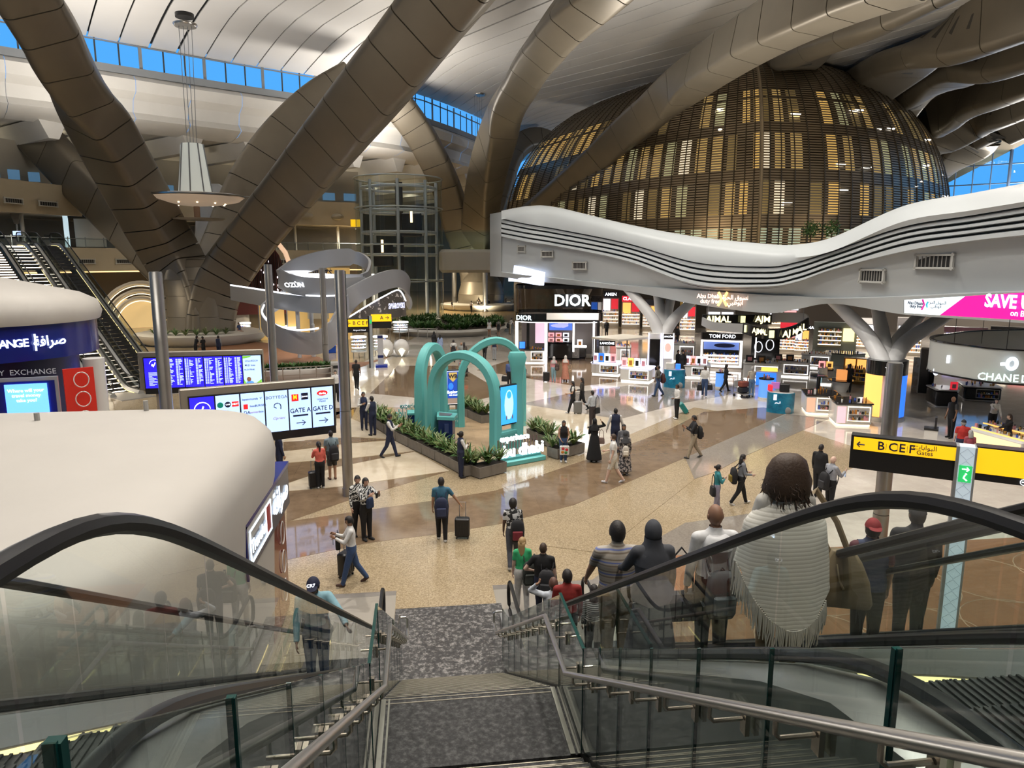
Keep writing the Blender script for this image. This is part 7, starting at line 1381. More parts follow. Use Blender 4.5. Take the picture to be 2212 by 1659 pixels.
            if hs == 'pony': MB().tube([hcn + Rm @ (Vector(v) * k) for v in ((0, -.105, .03), (0, -.15, -.02), (0, -.14, -.15), (0, -.12, -.27))], [.03 * k, .036 * k, .034 * k, .012 * k], 8).build('hair_tail', hm, ro)
        elif hs == 'hijab' or hs == 'veil':
            m = q['cloth'] or tm; shell('headscarf', m, .094, .115, .137, lambda c: not (c.y > .05 and -.085 < c.z < .075 and abs(c.x) < .062)); rg = []
            for z, rx, ry, oy in ((-.06, .092, .11, 0), (-.13, .10, .105, 0), (-.19, .15, .12, -.01), (-.27, .19, .14, -.02), (-.36, .2, .145, -.03)): rg.append([tuple(hcn + Rm @ (Vector((rx * math.cos(a), ry * math.sin(a) + oy, z)) * k)) for a in [2 * math.pi * i / 18 for i in range(18)]])
            MB().loft(rg, True, False).build('headscarf_drape', m, ro, 180)
        elif hs == 'cap':
            m = q['cloth']; shell('cap', m, .094, .116, .135, lambda c: c.z > .035); s_ = q['extra'] if q['extra'] in (-1, 1) else 1
            MB().loft([[tuple(hcn + Rm @ (Vector((.075 * math.sin(a) * (1 - .1 * t), s_ * (.09 + .095 * t * math.cos(a * .9)), .045 - .018 * t + dz)) * k)) for a in np.linspace(-1.3, 1.3, 9)] for t, dz in ((0, 0), (1, 0), (1, .006), (0, .006))], False, False).build('cap_brim', m, ro)
            shell('hair', hairm(q['hc']), .086, .106, .125, lambda c: c.z < .045 and c.z > -.07 and c.y < .03)
            if q['extra'] == 'CR7': text('cap_letters', 'CR7', .062 * k, palem, ro, tuple(hcn + Rm @ (Vector((.01, .122, .085)) * k)), math.pi, bold=.02)
        elif hs == 'buzz': shell('hair', hm, .080, .100, .122, lambda c: not (c.y > .05 and c.z < .07) and not (c.z < -.01 and c.y > -.02) and c.z > -.07)
        bpy.data.meshes.remove(me); r = b.o; rm = r.data; bpy.data.objects.remove(r); bpy.data.meshes.remove(rm)
# ---------------------------------------------------------------- carried things
def wpos(pos, hd, x, y, z):
    p = Vector(pos) if len(pos) == 3 else G(*pos); a = -R(hd); return (p.x + x * math.cos(a) - y * math.sin(a), p.y + x * math.sin(a) + y * math.cos(a), p.z + z)
def backpack(label, pos, hd, h, c, c2=None, x=0, s=1.0, straps=True):
    k = h / 1.75 * s * 1.14; t = thing('backpack', label, 'backpack', wpos(pos, hd, x, -.20 * k, .80 * h - .56 * k), -R(hd)); m = clothm(c, 'bag')
    MB().loft([[(px_ * w_ * k, py_ * k * d_ - .03, z * k) for px_, py_ in rrect(.30, .16, .06, 3)] for z, w_, d_ in ((0, .82, .8), (.05, .98, 1.0), (.25, 1.02, 1.12), (.40, .92, .95), (.47, .62, .6), (.49, .3, .3))]).build('sack', m, t, 60)
    MB().rbox((0, -.125 * k, .16 * k), (.22 * k, .07 * k, .2 * k), .03).build('pocket', clothm(c2 or tuple(min(1, v * 1.5 + .01) for v in c), 'bag'), t); MB().tube([(-.04 * k, -.02, .47 * k), (0, -.02, .52 * k), (.04 * k, -.02, .47 * k)], .01, 5).build('grab_loop', m, t)
    if straps:
        for sd in (-1, 1): MB().tube([(sd * .10 * k, .03 * k, .46 * k), (sd * .115 * k, .13 * k, .56 * k), (sd * .12 * k, .28 * k, .50 * k), (sd * .13 * k, .33 * k, .35 * k), (sd * .16 * k, .26 * k, .16 * k), (sd * .13 * k, .06 * k, .06 * k)], .02 * k, 6, sx=.5).build('strap', m, t)
    return t
def suitcase(label, pos, rz, c, hgt=.62, tilt=0.0, handle=.5, trim=(.3, .3, .32)):
    p = G(*pos) if len(pos) == 2 else Vector(pos); t = thing('suitcase', label, 'suitcase', tuple(p), R(rz)); m = mat('case_%d_%d_%d' % tuple(int(x * 99) for x in c), c, .35); t.rotation_euler.x = R(tilt)
    MB().rbox((0, 0, hgt / 2 + .06), (.42, .25, hgt), .06).build('shell', m, t)
    for i in range(5): MB().bx(-.16 + i * .08 - .012, -.16 + i * .08 + .012, -.133, -.12, .14, hgt - .04).build('rib', m, t)
    for x in (-.16, .16):
        for y in (-.08, .08): MB().cyl((x - .015, y, .03), (x + .015, y, .03), .03, n=10).build('wheel', blk, t)
    if handle: MB().tube([(-.09, .1, hgt), (-.09, .1, hgt + handle), (.09, .1, hgt + handle), (.09, .1, hgt)], .012, 6).build('pull_handle', mat('handle_grey', trim, .3, .6), t)
    return t
def handbag(label, pos, hd, off, c, w_=.32, hg=.26, name='handbag', strap=.35, rz=0):
    t = thing(name, label, 'bag', wpos(pos, hd, *off), -R(hd) + R(rz)); m = clothm(c, 'bag'); MB().loft([[(x * s_, y * s_, z) for x, y in rrect(w_, .12, .04, 3)] for z, s_ in ((0, .9), (.03, 1), (hg * .7, .95), (hg, .82))]).build('sack', m, t, 60)
    MB().tube([(-w_ * .36, 0, hg * .9), (-w_ * .3, 0, hg + strap * .7), (0, 0, hg + strap), (w_ * .3, 0, hg + strap * .7), (w_ * .36, 0, hg * .9)], .012, 6).build('strap', m, t); return t
def trolley(label, pos, rz, bags):
    p = G(*pos); t = thing('luggage_trolley', label, 'trolley', tuple(p), R(rz), 'luggage trolleys'); MB().bx(-.32, .32, -.45, .45, .22, .27).build('deck', steel, t); MB().tube([(-.3, .45, .25), (-.3, .5, 1.0), (.3, .5, 1.0), (.3, .45, .25)], .02, 6).build('push_bar', steel, t); MB().box((0, .46, .75), (.55, .04, .35)).build('advert_panel', mat('trolley_panel', (.42, .44, .46), .4), t)
    for x, y in ((-.28, .4), (.28, .4), (0, -.4)): MB().cyl((x - .03, y, .09), (x + .03, y, .09), .09, n=12).build('wheel', blk, t)
    for i, (c, z) in enumerate(bags):
        u = thing('travel_bag', label.replace('trolley', 'bag on the trolley') if i == 0 else 'upper ' + label.replace('trolley', 'bag on the trolley'), 'bag', (p.x, p.y, z), R(rz), 'bags on trolleys'); MB().rbox((0, 0, .16), (.55, .38, .32), .08).build('sack', clothm(c, 'bag'), u); MB().tube([(-.12, 0, .32), (0, 0, .42), (.12, 0, .32)], .015, 5).build('handle', blk, u)
def phone(label, pos, hd, off): t = thing('phone', label, 'phone', wpos(pos, hd, *off), -R(hd)); MB().rbox((0, 0, 0), (.075, .014, .15), .01).build('case', blk, t); MB().box((0, -.009, 0), (.066, .002, .135)).build('screen', glow('phone_scr', (.5, .6, .8), .5), t)
NAVY = (.012, .018, .05); BLK = (.012, .012, .014); WHT = (.62, .61, .59); GRY = (.25, .26, .27); JEAN = (.035, .07, .16); KHA = (.33, .27, .19)
P = person
# --- centre floor
P('man in teal T-shirt and navy backpack pulling a small black suitcase', (955, 1168), 2, 1.80, top=(.035, .12, .19), bot=BLK, shoes=(.7, .7, .7), skin=1, legs='step', la='down', ra=(6, 36, 6, 32), fat=1.08)
backpack('navy backpack worn by the man in the teal T-shirt', (955, 1168), 2, 1.80, NAVY); suitcase('small black and silver suitcase right of the man in teal', (999, 1162), -10, (.01, .01, .012), .55, 0, .48)
P('man in white shirt and jeans walking left with a phone', (762, 1262), 262, 1.72, top=WHT, bot=JEAN, shoes=(.06, .03, .02), skin=1, legs='walk', la='phone', ra='phone', sleeve='long', nod=12); phone('phone held by the man in the white shirt', (762, 1262), 262, (-.1, .42, 1.18))
suitcase('tall black suitcase behind the man in jeans', (748, 1245), 60, (.012, .012, .013), .6, 0, .35); handbag('black shoulder bag on the suitcase of the man in jeans', (742, 1248), 262, (.05, .1, .78), BLK, .36, .34, 'shoulder_bag', .1)
zeb = blotch('zebra_cloth', (.012, .012, .012), (.62, .62, .6), 7, 'wave', .5)
P('man in zebra shirt at the pole, looking aside', (776, 1158), 150, 1.76, tm=zeb, bot=BLK, skin=0, sleeve='long', la='down', ra='down', look=15, legs='step'); P('man in zebra shirt holding up a phone to take a picture', (793, 1166), 140, 1.77, tm=zeb, bot=BLK, skin=0, sleeve='long', la='camera', ra='camera')
phone('phone held up by the man in the zebra shirt', (793, 1166), 140, (0, .52, 1.42)); handbag('navy sling bag on the chest of the man with the phone', (793, 1166), 140, (.0, .2, 1.0), (.02, .04, .10), .22, .28, 'sling_bag', .25)
flo = blotch('floral_cloth', (.02, .02, .02), (.66, .66, .66), 9, thr=.47)
P('man with curly hair in a black and white patterned shirt', (1108, 1222), 4, 1.78, tm=flo, bot=(.06, .065, .08), skin=3, hair='curly', legs='walk2', la='down', ra='down', shoes=(.6, .6, .6)); backpack('black and red backpack of the man in the patterned shirt', (1108, 1222), 4, 1.78, BLK, (.18, .02, .03), x=.10)
P('blond woman in green top and white trousers stepping off the escalator', (1128, 1318), 0, 1.68, 'f', (.04, .40, .16), WHT, (.6, .4, .35), 4, 'long', 2, 'step', sleeve='short', look=25); backpack('black backpack slung on the blond woman', (1128, 1318), 0, 1.68, (.03, .035, .03), x=.14)
P('man in black T-shirt stepping off the escalator', (1172, 1345), 15, 1.78, top=BLK, bot=NAVY, skin=4, hair='buzz', hc=1, la='hip', legs='step', fat=1.1); backpack('black backpack of the man in the black T-shirt', (1172, 1345), 15, 1.78, (.015, .015, .018), x=.1)
P('woman in coral top with a black suitcase at the kiosk', (693, 1055), 335, 1.62, 'f', (.62, .12, .09), BLK, (.6, .6, .6), 1, 'pony', 0, la='phone', sleeve='long', fat=1.08); suitcase('black suitcase beside the woman in coral', (681, 1054), 20, (.012, .012, .013), .55, 0, .4)
P('man in grey blue shirt and shorts with a black backpack', (719, 1036), 335, 1.76, top=(.17, .23, .26), bot=(.05, .045, .04), shoes=(.10, .05, .04), skin=1, hair='buzz', bottom='shorts', fat=1.15); backpack('black backpack of the man in shorts', (719, 1036), 335, 1.76, BLK)
P('person in navy half hidden behind the white kiosk', (606, 1036), 60, 1.74, top=NAVY, bot=NAVY, skin=1, sleeve='long')
for lab, ps, hd, kw in (('staff man in navy waistcoat and lanyard facing the camera', (787, 929), 165, dict(la='down', ra='chest', hair='short')), ('staff man in navy waistcoat with his back to the camera', (806, 941), 320, dict(la='chest', ra='down')), ('staff man in navy waistcoat walking and reading a phone', (843, 988), 100, dict(la='phone', ra='phone', legs='walk', nod=20, hair='short')), ('staff woman in navy waistcoat with curly tied hair by the planters', (996, 1032), 70, dict(sex='f', hair='bun', ra='chest', la='hold', h=1.68, skin=3)), ('staff man in navy waistcoat standing alone on the grey marble', (1328, 978), 5, dict(skin=3, hair='buzz', la=(5, 18, 8, 10), ra=(5, 18, 8, 10), h=1.82))):
    kw = {**dict(h=1.76, skin=1), **kw}; P(lab, ps, hd, top=WHT, bot=NAVY, sleeve='long', vest=NAVY, **kw)
MB().tube([wpos((787, 929), 165, -.07, .13, 1.46), wpos((787, 929), 165, 0, .17, 1.18), wpos((787, 929), 165, .07, .13, 1.46)], .008, 4).build('lanyard', mat('lanyard_blue', (.02, .08, .3), .6)); tag(bpy.data.objects['lanyard'], 'blue lanyard of the staff man facing the camera', 'lanyard')
phone('phone of the walking staff man', (843, 988), 100, (0, .42, 1.2))
P('woman in black top and jeans holding a flowered shopping bag', (1217, 998), 185, 1.62, 'f', BLK, JEAN, (.6, .6, .6), 1, 'long', 0, sleeve='none', la='lap', ra='lap', fat=1.08)
t = thing('shopping_bag', 'white shopping bag with red flowers held by the woman in black', 'bag', wpos((1217, 998), 185, 0, .32, .38), -R(185)); MB().rbox((0, 0, .18), (.36, .12, .36), .03).build('sack', mat('bag_white', (.66, .64, .6), .6), t)
for x, z, c in ((-.08, .22, (.6, .03, .04)), (.06, .26, (.6, .05, .06)), (.08, .12, (.6, .2, .02)), (-.05, .1, (.05, .25, .06))): MB().ell((x, .065, z), (.06, .008, .055), 8, 5).build('flower', mat('flower_%d' % int(c[1] * 100), c, .6), t)
for y in (-.05, .05): MB().tube([(-.1, y, .35), (-.06, y, .5), (.06, y, .5), (.1, y, .35)], .008, 5).build('handle', blk, t)
P('woman in a long black abaya with one hand at her head', (1283, 997), 15, 1.68, 'f', (.006, .006, .007), skin=1, hair='hijab', bottom='abaya', sleeve='long', ra='head', la='hold', cloth=clothm((.006, .006, .007))); handbag('taupe handbag of the woman in the abaya', (1283, 997), 15, (.27, .05, .72), (.22, .15, .13), .26, .24)
P('man in white T-shirt and white shorts striding left', (1324, 1043), 288, 1.76, top=(.68, .67, .64), bot=(.60, .57, .50), shoes=(.65, .65, .68), skin=4, hair='short', hc=1, bottom='shorts', legs='walk', la='down', ra='hold', fat=1.08)
flo2 = blotch('floral_dress', (.03, .03, .035), (.36, .32, .30), 14, thr=.5)
P('woman in a patterned dress with a cream backpack and grey headscarf', (1349, 1026), 10, 1.62, 'f', tm=flo2, skin=1, hair='hijab', bottom='robe', sleeve='long', cloth=clothm((.05, .05, .055)), shoes=(.6, .6, .6)); backpack('cream backpack of the woman in the patterned dress', (1349, 1026), 10, 1.5, (.50, .46, .40), s=.8)
P('dark haired woman behind the patterned dress', (1345, 1012), 190, 1.68, 'f', (.10, .10, .11), BLK, skin=1, hair='long', sleeve='long')
P('young woman in white T-shirt and black vest walking left', (1237, 893), 280, 1.68, 'f', WHT, BLK, (.5, .5, .5), 1, 'long', 0, 'walk', vest=BLK, la='hold'); suitcase('grey ribbed suitcase between the walking women', (1248, 894), 0, (.16, .16, .155), .6, 0, .45); handbag('large black shoulder bag of the woman in the vest', (1237, 893), 280, (.2, -.05, .75), BLK, .4, .3)
P('woman in dark jacket with leopard scarf and face mask', (1257, 884), 285, 1.68, 'f', (.04, .035, .03), BLK, skin=1, hair='bob', sleeve='long', legs='walk2', la='hold'); P('man in pale shirt carrying a blue jacket', (1279, 925), 330, 1.76, top=(.42, .44, .47), bot=(.035, .025, .025), skin=2, sleeve='long', la='hold', ra='down', hair='buzz'); handbag('black satchel of the man in the pale shirt', (1279, 925), 330, (.22, -.1, .70), BLK, .32, .28, 'satchel', .6)
P('man in olive jacket and jeans walking left past the poster', (1421, 856), 270, 1.80, top=(.075, .07, .055), bot=JEAN, skin=2, legs='walk', sleeve='long', la='hold', ra='down'); backpack('maroon backpack of the man in the olive jacket', (1421, 856), 270, 1.80, (.07, .02, .02))
P('young man in white hoodie pulling a teal suitcase', (1461, 905), 262, 1.70, top=WHT, bot=BLK, shoes=(.7, .7, .7), skin=2, sleeve='long', la='hold', ra=(-20, 12, 8, 12)); suitcase('teal suitcase leaning behind the young man in white', (1484, 893), 80, (.02, .20, .19), .6, -35, .45)
P('man in white hoodie carrying two black bags', (1521, 857), 200, 1.76, top=WHT, bot=JEAN, shoes=(.6, .6, .6), skin=3, sleeve='long', legs='step'); handbag('black carry bag in the left hand of the man in white hoodie', (1521, 857), 200, (-.28, 0, .42), BLK, .36, .28, 'carry_bag', .1); handbag('black round bag in the right hand of the man in white hoodie', (1521, 857), 200, (.28, 0, .36), BLK, .3, .32, 'carry_bag', .1)
P('woman in black coat walking right past the blue drum', (1566, 846), 95, 1.66, 'f', BLK, BLK, skin=0, hair='bob', sleeve='long', legs='walk', la='hold', ra='hold'); P('grey haired man in beige T-shirt at a loaded trolley', (1622, 858), 10, 1.74, top=(.38, .34, .28), bot=(.10, .17, .25), skin=1, hc=3, ra='reach'); trolley('loaded steel trolley beside the man in beige', (1604, 858), 15, [((.02, .02, .022), .28), ((.20, .05, .03), .62)])
P('long haired woman in black among the perfume counters', (1832, 848), 20, 1.68, 'f', BLK, BLK, skin=0, hair='long', sleeve='long', ra='hold')
P('man in black leather jacket and khaki trousers reading a phone', (1497, 990), 275, 1.74, top=(.018, .018, .02), bot=KHA, shoes=(.04, .04, .04), skin=1, sleeve='long', legs='walk', la='phone', ra='phone', nod=12); backpack('black backpack of the man in the leather jacket', (1497, 990), 275, 1.74, BLK, s=.9); phone('phone of the man in the leather jacket', (1497, 990), 275, (0, .42, 1.18))
P('girl in purple and teal top with grey trousers', (1546, 1106), 95, 1.50, 'f', (.03, .20, .22), (.28, .26, .33), skin=4, hair='bun', sleeve='long', la='chest', ra='chest', legs='step'); handbag('black bag of the girl in teal', (1546, 1106), 95, (.22, -.2, .62), BLK, .34, .28, 'shoulder_bag', .4)
P('woman in grey jacket walking right with a black backpack', (1598, 1090), 95, 1.66, 'f', (.17, .18, .20), BLK, (.65, .63, .6), 4, 'bob', 0, 'walk', sleeve='long', la='hold', ra='hold'); backpack('black backpack with yellow tag of the woman in grey', (1598, 1090), 95, 1.66, BLK, (.20, .14, .02))
P('man in black with shaved head near the yellow sign', (1765, 1075), 60, 1.78, top=BLK, bot=BLK, skin=2, hair='buzz', sleeve='long', nod=20, fat=1.1); P('bald man in grey shirt reading a phone near the yellow sign', (1790, 1105), 80, 1.74, top=(.28, .29, .32), bot=BLK, skin=4, hair='none', sleeve='long', la='down', ra='phone', nod=12, fat=1.12); backpack('black backpack of the bald man in grey', (1790, 1105), 80, 1.74, BLK); phone('phone of the bald man in grey', (1790, 1105), 80, (.1, .42, 1.2))
# --- right shops
P('man in grey shirt and black apron under the oval sign', (2052, 946), 265, 1.82, top=(.10, .10, .11), bot=BLK, skin=1, hair='none', vest=BLK, hc=3); P('woman in pale blouse leaning over the glowing perfume table', (2140, 938), 200, 1.66, 'f', (.50, .47, .42), BLK, skin=4, hair='bob', sleeve='long', ra='reach', lean=14); P('woman in black with long brown hair at the glowing perfume table', (2172, 985), 285, 1.68, 'f', BLK, BLK, skin=4, hair='long', hc=1, sleeve='long', la='reach')
P('man in red T-shirt and black cap near the yellow sign', (2072, 1005), 30, 1.74, top=(.42, .025, .02), bot=NAVY, skin=4, hair='cap', hc=3, cloth=clothm((.015, .015, .018)), fat=1.1); P('woman with white hair in a dark pink top', (2088, 1020), 20, 1.56, 'f', (.30, .06, .08), BLK, skin=4, hair='bob', hc=3)
P('woman in pink top and pale headscarf pulling a black suitcase', (1196, 825), 20, 1.62, 'f', (.60, .26, .28), (.22, .36, .42), (.6, .6, .6), 1, 'hijab', cloth=clothm((.45, .42, .40)), sleeve='long'); suitcase('black suitcase of the woman in pink', (1180, 825), 0, (.012, .013, .018), .6, 0, .4); backpack('brown backpack of the woman in pink', (1196, 825), 20, 1.62, (.05, .03, .025), x=.25, s=.85)
P('woman in long salmon robe and white headscarf', (1221, 824), 25, 1.66, 'f', (.52, .22, .15), skin=1, hair='hijab', bottom='robe', sleeve='long', cloth=clothm((.6, .56, .52)), ra='hold'); handbag('small straw handbag of the woman in salmon', (1221, 824), 25, (.32, 0, .62), (.35, .24, .15), .24, .2)
for lab, ps, hd, kw in (('woman in black abaya walking away near the round planter', (938, 760), 20, dict(sex='f', top=BLK, hair='hijab', bottom='abaya', sleeve='long', cloth=clothm(BLK))), ('long haired woman in pale blue robe', (951, 768), 10, dict(sex='f', top=(.28, .36, .56), hair='long', bottom='robe', sleeve='long')), ('man in white T-shirt with red print and black backpack', (980, 782), 5, dict(top=WHT, bot=NAVY, ra='down', legs='walk')), ('older man in grey shirt facing the camera', (997, 790), 190, dict(top=(.25, .26, .25), bot=(.2, .2, .2), hair='none', hc=3)), ('woman in black walking behind the turquoise arch', (1047, 775), 10, dict(sex='f', top=BLK, bot=BLK, hair='short', sleeve='long', legs='walk')), ('bald man in navy T-shirt behind the turquoise arch', (1068, 778), 15, dict(top=NAVY, bot=GRY, hair='none')), ('person in dark jacket pushing the trolley with the red bag', (1003, 790), 5, dict(sex='f', top=(.07, .06, .05), bot=BLK, hair='long', la='hold', ra='hold', sleeve='long')), ('man carrying a black case beside the turquoise post', (1101, 838), 20, dict(top=(.06, .1, .25), bot=BLK, sleeve='long'))): P(lab, ps, hd, **{**dict(h=1.72, skin=1, vox=.026), **kw})
backpack('black backpack of the man with the red print', (980, 782), 5, 1.72, BLK); trolley('steel trolley with a red bag in the middle distance', (1002, 812), 8, [((.02, .02, .022), .28), ((.5, .06, .03), .62)]); trolley('steel trolley with a black bag behind the turquoise post', (1128, 815), 5, [((.02, .02, .022), .28)]); handbag('black case carried beside the turquoise post', (1101, 838), 20, (-.3, 0, .4), BLK, .45, .32, 'carry_bag', .1)
for lab, ps, hd, kw in (('woman in white dress with a black bag by the round planter', (1057, 727), 15, dict(sex='f', top=WHT, bottom='dress', hair='bob')), ('man in grey T-shirt and shorts with a black backpack by the planter', (1077, 727), 10, dict(top=(.16, .16, .14), bot=(.2, .19, .16), bottom='shorts')), ('man in white shirt bending with a black backpack', (1101, 722), 60, dict(top=WHT, bot=KHA, lean=20, la='hold')), ('man in pale vest walking with a black bag far back', (1018, 675), 30, dict(top=(.30, .26, .25), bot=BLK, legs='step')), ('man leaning on the far bench with a dark waistcoat', (1034, 672), 180, dict(top=WHT, bot=BLK, vest=BLK, la='chest')), ('woman in black beside the slim pole far back', (1056, 671), 170, dict(sex='f', top=BLK, hair='hijab', bottom='abaya', cloth=clothm(BLK), sleeve='long')), ('person in striped top far back by the lit panels', (1093, 668), 100, dict(sex='f', top=(.2, .15, .15), bot=BLK, hair='long')), ('person in white shirt far back by the lit panels', (1107, 668), 200, dict(top=WHT, bot=BLK)),
    ('man in black leaning near the left column', (424, 772), 45, dict(top=BLK, bot=BLK, lean=12)), ('man in black in the middle of the trio near the left column', (441, 774), 300, dict(top=BLK, bot=BLK, la='hold')), ('man in dark waistcoat right of the trio near the left column', (474, 772), 10, dict(top=GRY, bot=NAVY, vest=NAVY, sleeve='long')), ('man in black T-shirt standing on the polished floor', (771, 841), 10, dict(top=BLK, bot=BLK, skin=2, hair='buzz', legs='step', h=1.8)), ('man in white T-shirt with a black strap beside the pole', (727, 868), 175, dict(top=WHT, bot=BLK, skin=4)), ('sales person in black suit behind the black pavilion', (1310, 728), 190, dict(top=BLK, bot=BLK, sleeve='long')), ('sales woman in black at the lavender cards', (1463, 812), 150, dict(sex='f', top=BLK, bot=BLK, hair='short', sleeve='long')), ('woman in black headscarf at the lavender cards', (1474, 815), 200, dict(sex='f', top=BLK, hair='hijab', bottom='abaya', cloth=clothm(BLK), sleeve='long')), ('sales woman in black behind the glowing counter', (1462, 745), 170, dict(sex='f', top=BLK, bot=BLK, hair='bob', hc=4, sleeve='long')), ('shopper in grey T-shirt inside the black pavilion', (1260, 752), 20, dict(top=(.15, .15, .16), bot=BLK))): P(lab, ps, hd, **{**dict(h=1.74, skin=1, vox=.028), **kw})
backpack('black backpack of the man in grey by the planter', (1077, 727), 10, 1.74, BLK); backpack('black backpack of the bending man by the planter', (1101, 722), 60, 1.6, BLK)
p = DP(522, 712, 70); P('person in dark clothes resting on the left seat ring', (p.x, p.y - 1.0, .55), 120, 1.7, top=(.03, .05, .12), bot=(.3, .2, .15), legs='sit', vox=.03)
p = DP(976, 655, 112); P('person in white trousers sitting on the far bench', (p.x, p.y, .3), 120, 1.7, top=BLK, bot=WHT, legs='sit', vox=.03)
cr_ = CT.rotation_euler.z
for lab, u, kw in (('seated clerk with grey hair in dark suit at the blue counter', -.75, dict(hc=0, nod=25)), ('seated bearded clerk in dark suit and red tie at the blue counter', .40, dict(hair='buzz'))):
    q = (dc.x + u * math.cos(cr_) - .75 * math.sin(cr_), dc.y + u * math.sin(cr_) + .75 * math.cos(cr_), .12); P(lab, q, 180 - math.degrees(cr_), 1.72, top=(.035, .035, .04), bot=BLK, skin=1, legs='sit', sleeve='long', la='lap', ra='lap', **kw)
    TI = thing('necktie', 'red necktie over the white shirt of ' + ('the grey haired clerk' if u < 0 else 'the bearded clerk'), 'necktie', (q[0] + .16 * math.sin(cr_), q[1] - .16 * math.cos(cr_), q[2] + .95), cr_); MB().loft([[(-.07, 0, .35), (.07, 0, .35), (.07, .02, .35), (-.07, .02, .35)], [(-.02, 0, .0), (.02, 0, .0), (.02, .02, 0), (-.02, .02, 0)]]).build('shirt_front', mat('shirt_white', (.65, .64, .62), .6), TI); MB().loft([[(-.02, -.01, .34), (.02, -.01, .34), (.02, .0, .34), (-.02, .0, .34)], [(-.03, -.01, .0), (.03, -.01, 0), (.03, 0, 0), (-.03, 0, 0)]]).build('tie', mat('tie_red', (.35, .01, .02), .5), TI)
# --- on the escalators (feet on the steps under the given head point)
def on_esc(px_, py_, h, rise=6.05):
    d = ray(px_, py_); best = None
    for t in np.linspace(2.2, 13.5, 3000):
        q = CAMP + d * float(t); e_ = q.z - h - max(sclamp(BOT - q.y, rise), 0.0)
        if best is None or abs(e_) < abs(best[0]): best = (e_, q)
        if e_ * best[0] < 0: break
    q = best[1]; return (q.x, q.y, q.z - h)
q = on_esc(1335, 1138, 1.78)
P('stout man in brown and blue striped polo on the right escalator', q, 2, 1.78, tm=stripes('polo_stripe', [(.34, .30, .25), (.36, .32, .27), (.20, .16, .12), (.36, .33, .29), (.13, .16, .36), (.36, .33, .29), (.2, .16, .12), (.34, .31, .26)], 7.5), bot=(.20, .16, .10), skin=1, hair='short', fat=1.22, la=(30, 12, 14, 2), sleeve='short', vox=.016)
q = on_esc(1413, 1137, 1.66); P('woman in dark grey headscarf and coat on the right escalator', q, 3, 1.66, 'f', (.055, .058, .068), (.055, .058, .068), skin=4, hair='hijab', bottom='abaya', sleeve='long', cloth=clothm((.045, .048, .058)), la=(34, 16, 30, 0), fat=1.28, vox=.016)
handbag('dark bag with a blue strap of the woman in the headscarf', q, 3, (.3, 0, .62), (.02, .02, .025), .4, .3, 'shoulder_bag', .5)
q = on_esc(1226, 1238, 1.76); P('man in dark red shirt on the right escalator', q, 2, 1.76, top=(.22, .015, .012), bot=BLK, skin=1, hair='short', fat=1.1, sleeve='long', vox=.018)
q = on_esc(1196, 1255, 1.70); P('man in white shirt with a hand at his head low on the escalator', q, 5, 1.70, top=(.52, .56, .62), bot=NAVY, skin=1, hair='short', hc=4, la='head', sleeve='long', vox=.018)
q = on_esc(1272, 1270, 1.60); P('woman in black and white stripes on the right escalator', (q[0] + .1, q[1], q[2]), 10, 1.60, 'f', tm=stripes('bw_stripe', [(.02, .02, .02), (.66, .66, .64)], 26), bot=BLK, skin=1, hair='bob', fat=1.1, sleeve='long', vox=.018)
q = on_esc(1548, 1102, 1.78); P('bald man in white hoodie with a grey backpack on the right escalator', q, 2, 1.78, top=(.60, .60, .60), bot=BLK, skin=2, hair='none', sleeve='long', vox=.016, fat=1.05); backpack('grey strapped backpack of the bald man in the hoodie', q, 2, 1.62, (.06, .07, .075), s=.95); HO = q
MB().loft([[(q[0] + rx * math.cos(a), q[1] - .06 + ry * math.sin(a), q[2] + z) for a in np.linspace(0, 2 * math.pi, 19)[:-1]] for z, rx, ry in ((1.40, .16, .13), (1.46, .15, .13), (1.52, .12, .11), (1.54, .09, .08))]).build('hood', clothm((.60, .60, .60))); tag(bpy.data.objects['hood'], 'white hood lying on the shoulders of the bald man', 'hood')
q = on_esc(1702, 1002, 1.70); SHQ = q
P('woman with dark bobbed hair in tan trousers on the right escalator', q, 0, 1.70, 'f', (.55, .53, .48), (.15, .10, .05), (.1, .07, .05), 4, 'bob', 1, sleeve='long', fat=1.15, la=(6, 14, 30, 2), ra=(6, 18, 20, 6), vox=.014, extra='fluffy')
SW = thing('crochet_shawl', 'cream crochet shawl with long fringe worn by the woman in tan trousers', 'shawl', q)
kn = stripes('crochet', [(.66, .64, .57), (.76, .74, .67), (.54, .52, .45)], 34, 'Z', .9); rg = []; NA = 40
for j in range(15):
    t = j / 14; row = []
    for i in range(NA):
        a = 2 * math.pi * i / NA; back = max(0, -math.sin(a)); zlow = .92 - .32 * back ** 1.3 + .06 * math.cos(a * 2); z = 1.475 * (1 - t) + zlow * t - .02 * math.sin(t * 3)
        rx = lerp([0, .12, .35, 1], [.08, .20, .305, .36], t); ry = lerp([0, .12, .35, 1], [.085, .14, .19, .24], t); w_ = 1 + .03 * math.sin(9 * a) * t
        row.append((rx * math.cos(a) * w_, ry * math.sin(a) * w_ - .02, z))
    rg.append(row)
MB().loft(rg, True, False).build('knit', kn, SW, 180); b = MB(); rr = random.Random(2)
for i in range(92):
    a = math.pi + math.pi * (i + .5) / 92 if i < 70 else math.pi * (i - 70) / 22; back = max(0, -math.sin(a)); z = .92 - .32 * back ** 1.3 + .06 * math.cos(a * 2) - .005; x, y = .36 * math.cos(a), .24 * math.sin(a) - .02; L = rr.uniform(.17, .25)
    b.tube([(x, y, z), (x * 1.02 + rr.uniform(-.008, .008), y * 1.02, z - L * .5), (x + rr.uniform(-.02, .02), y, z - L)], [.0075, .0065, .004], 5)
o = b.build('fringe', mat('fringe_cream', (.58, .56, .50), .9), SW); o['kind'] = 'stuff'
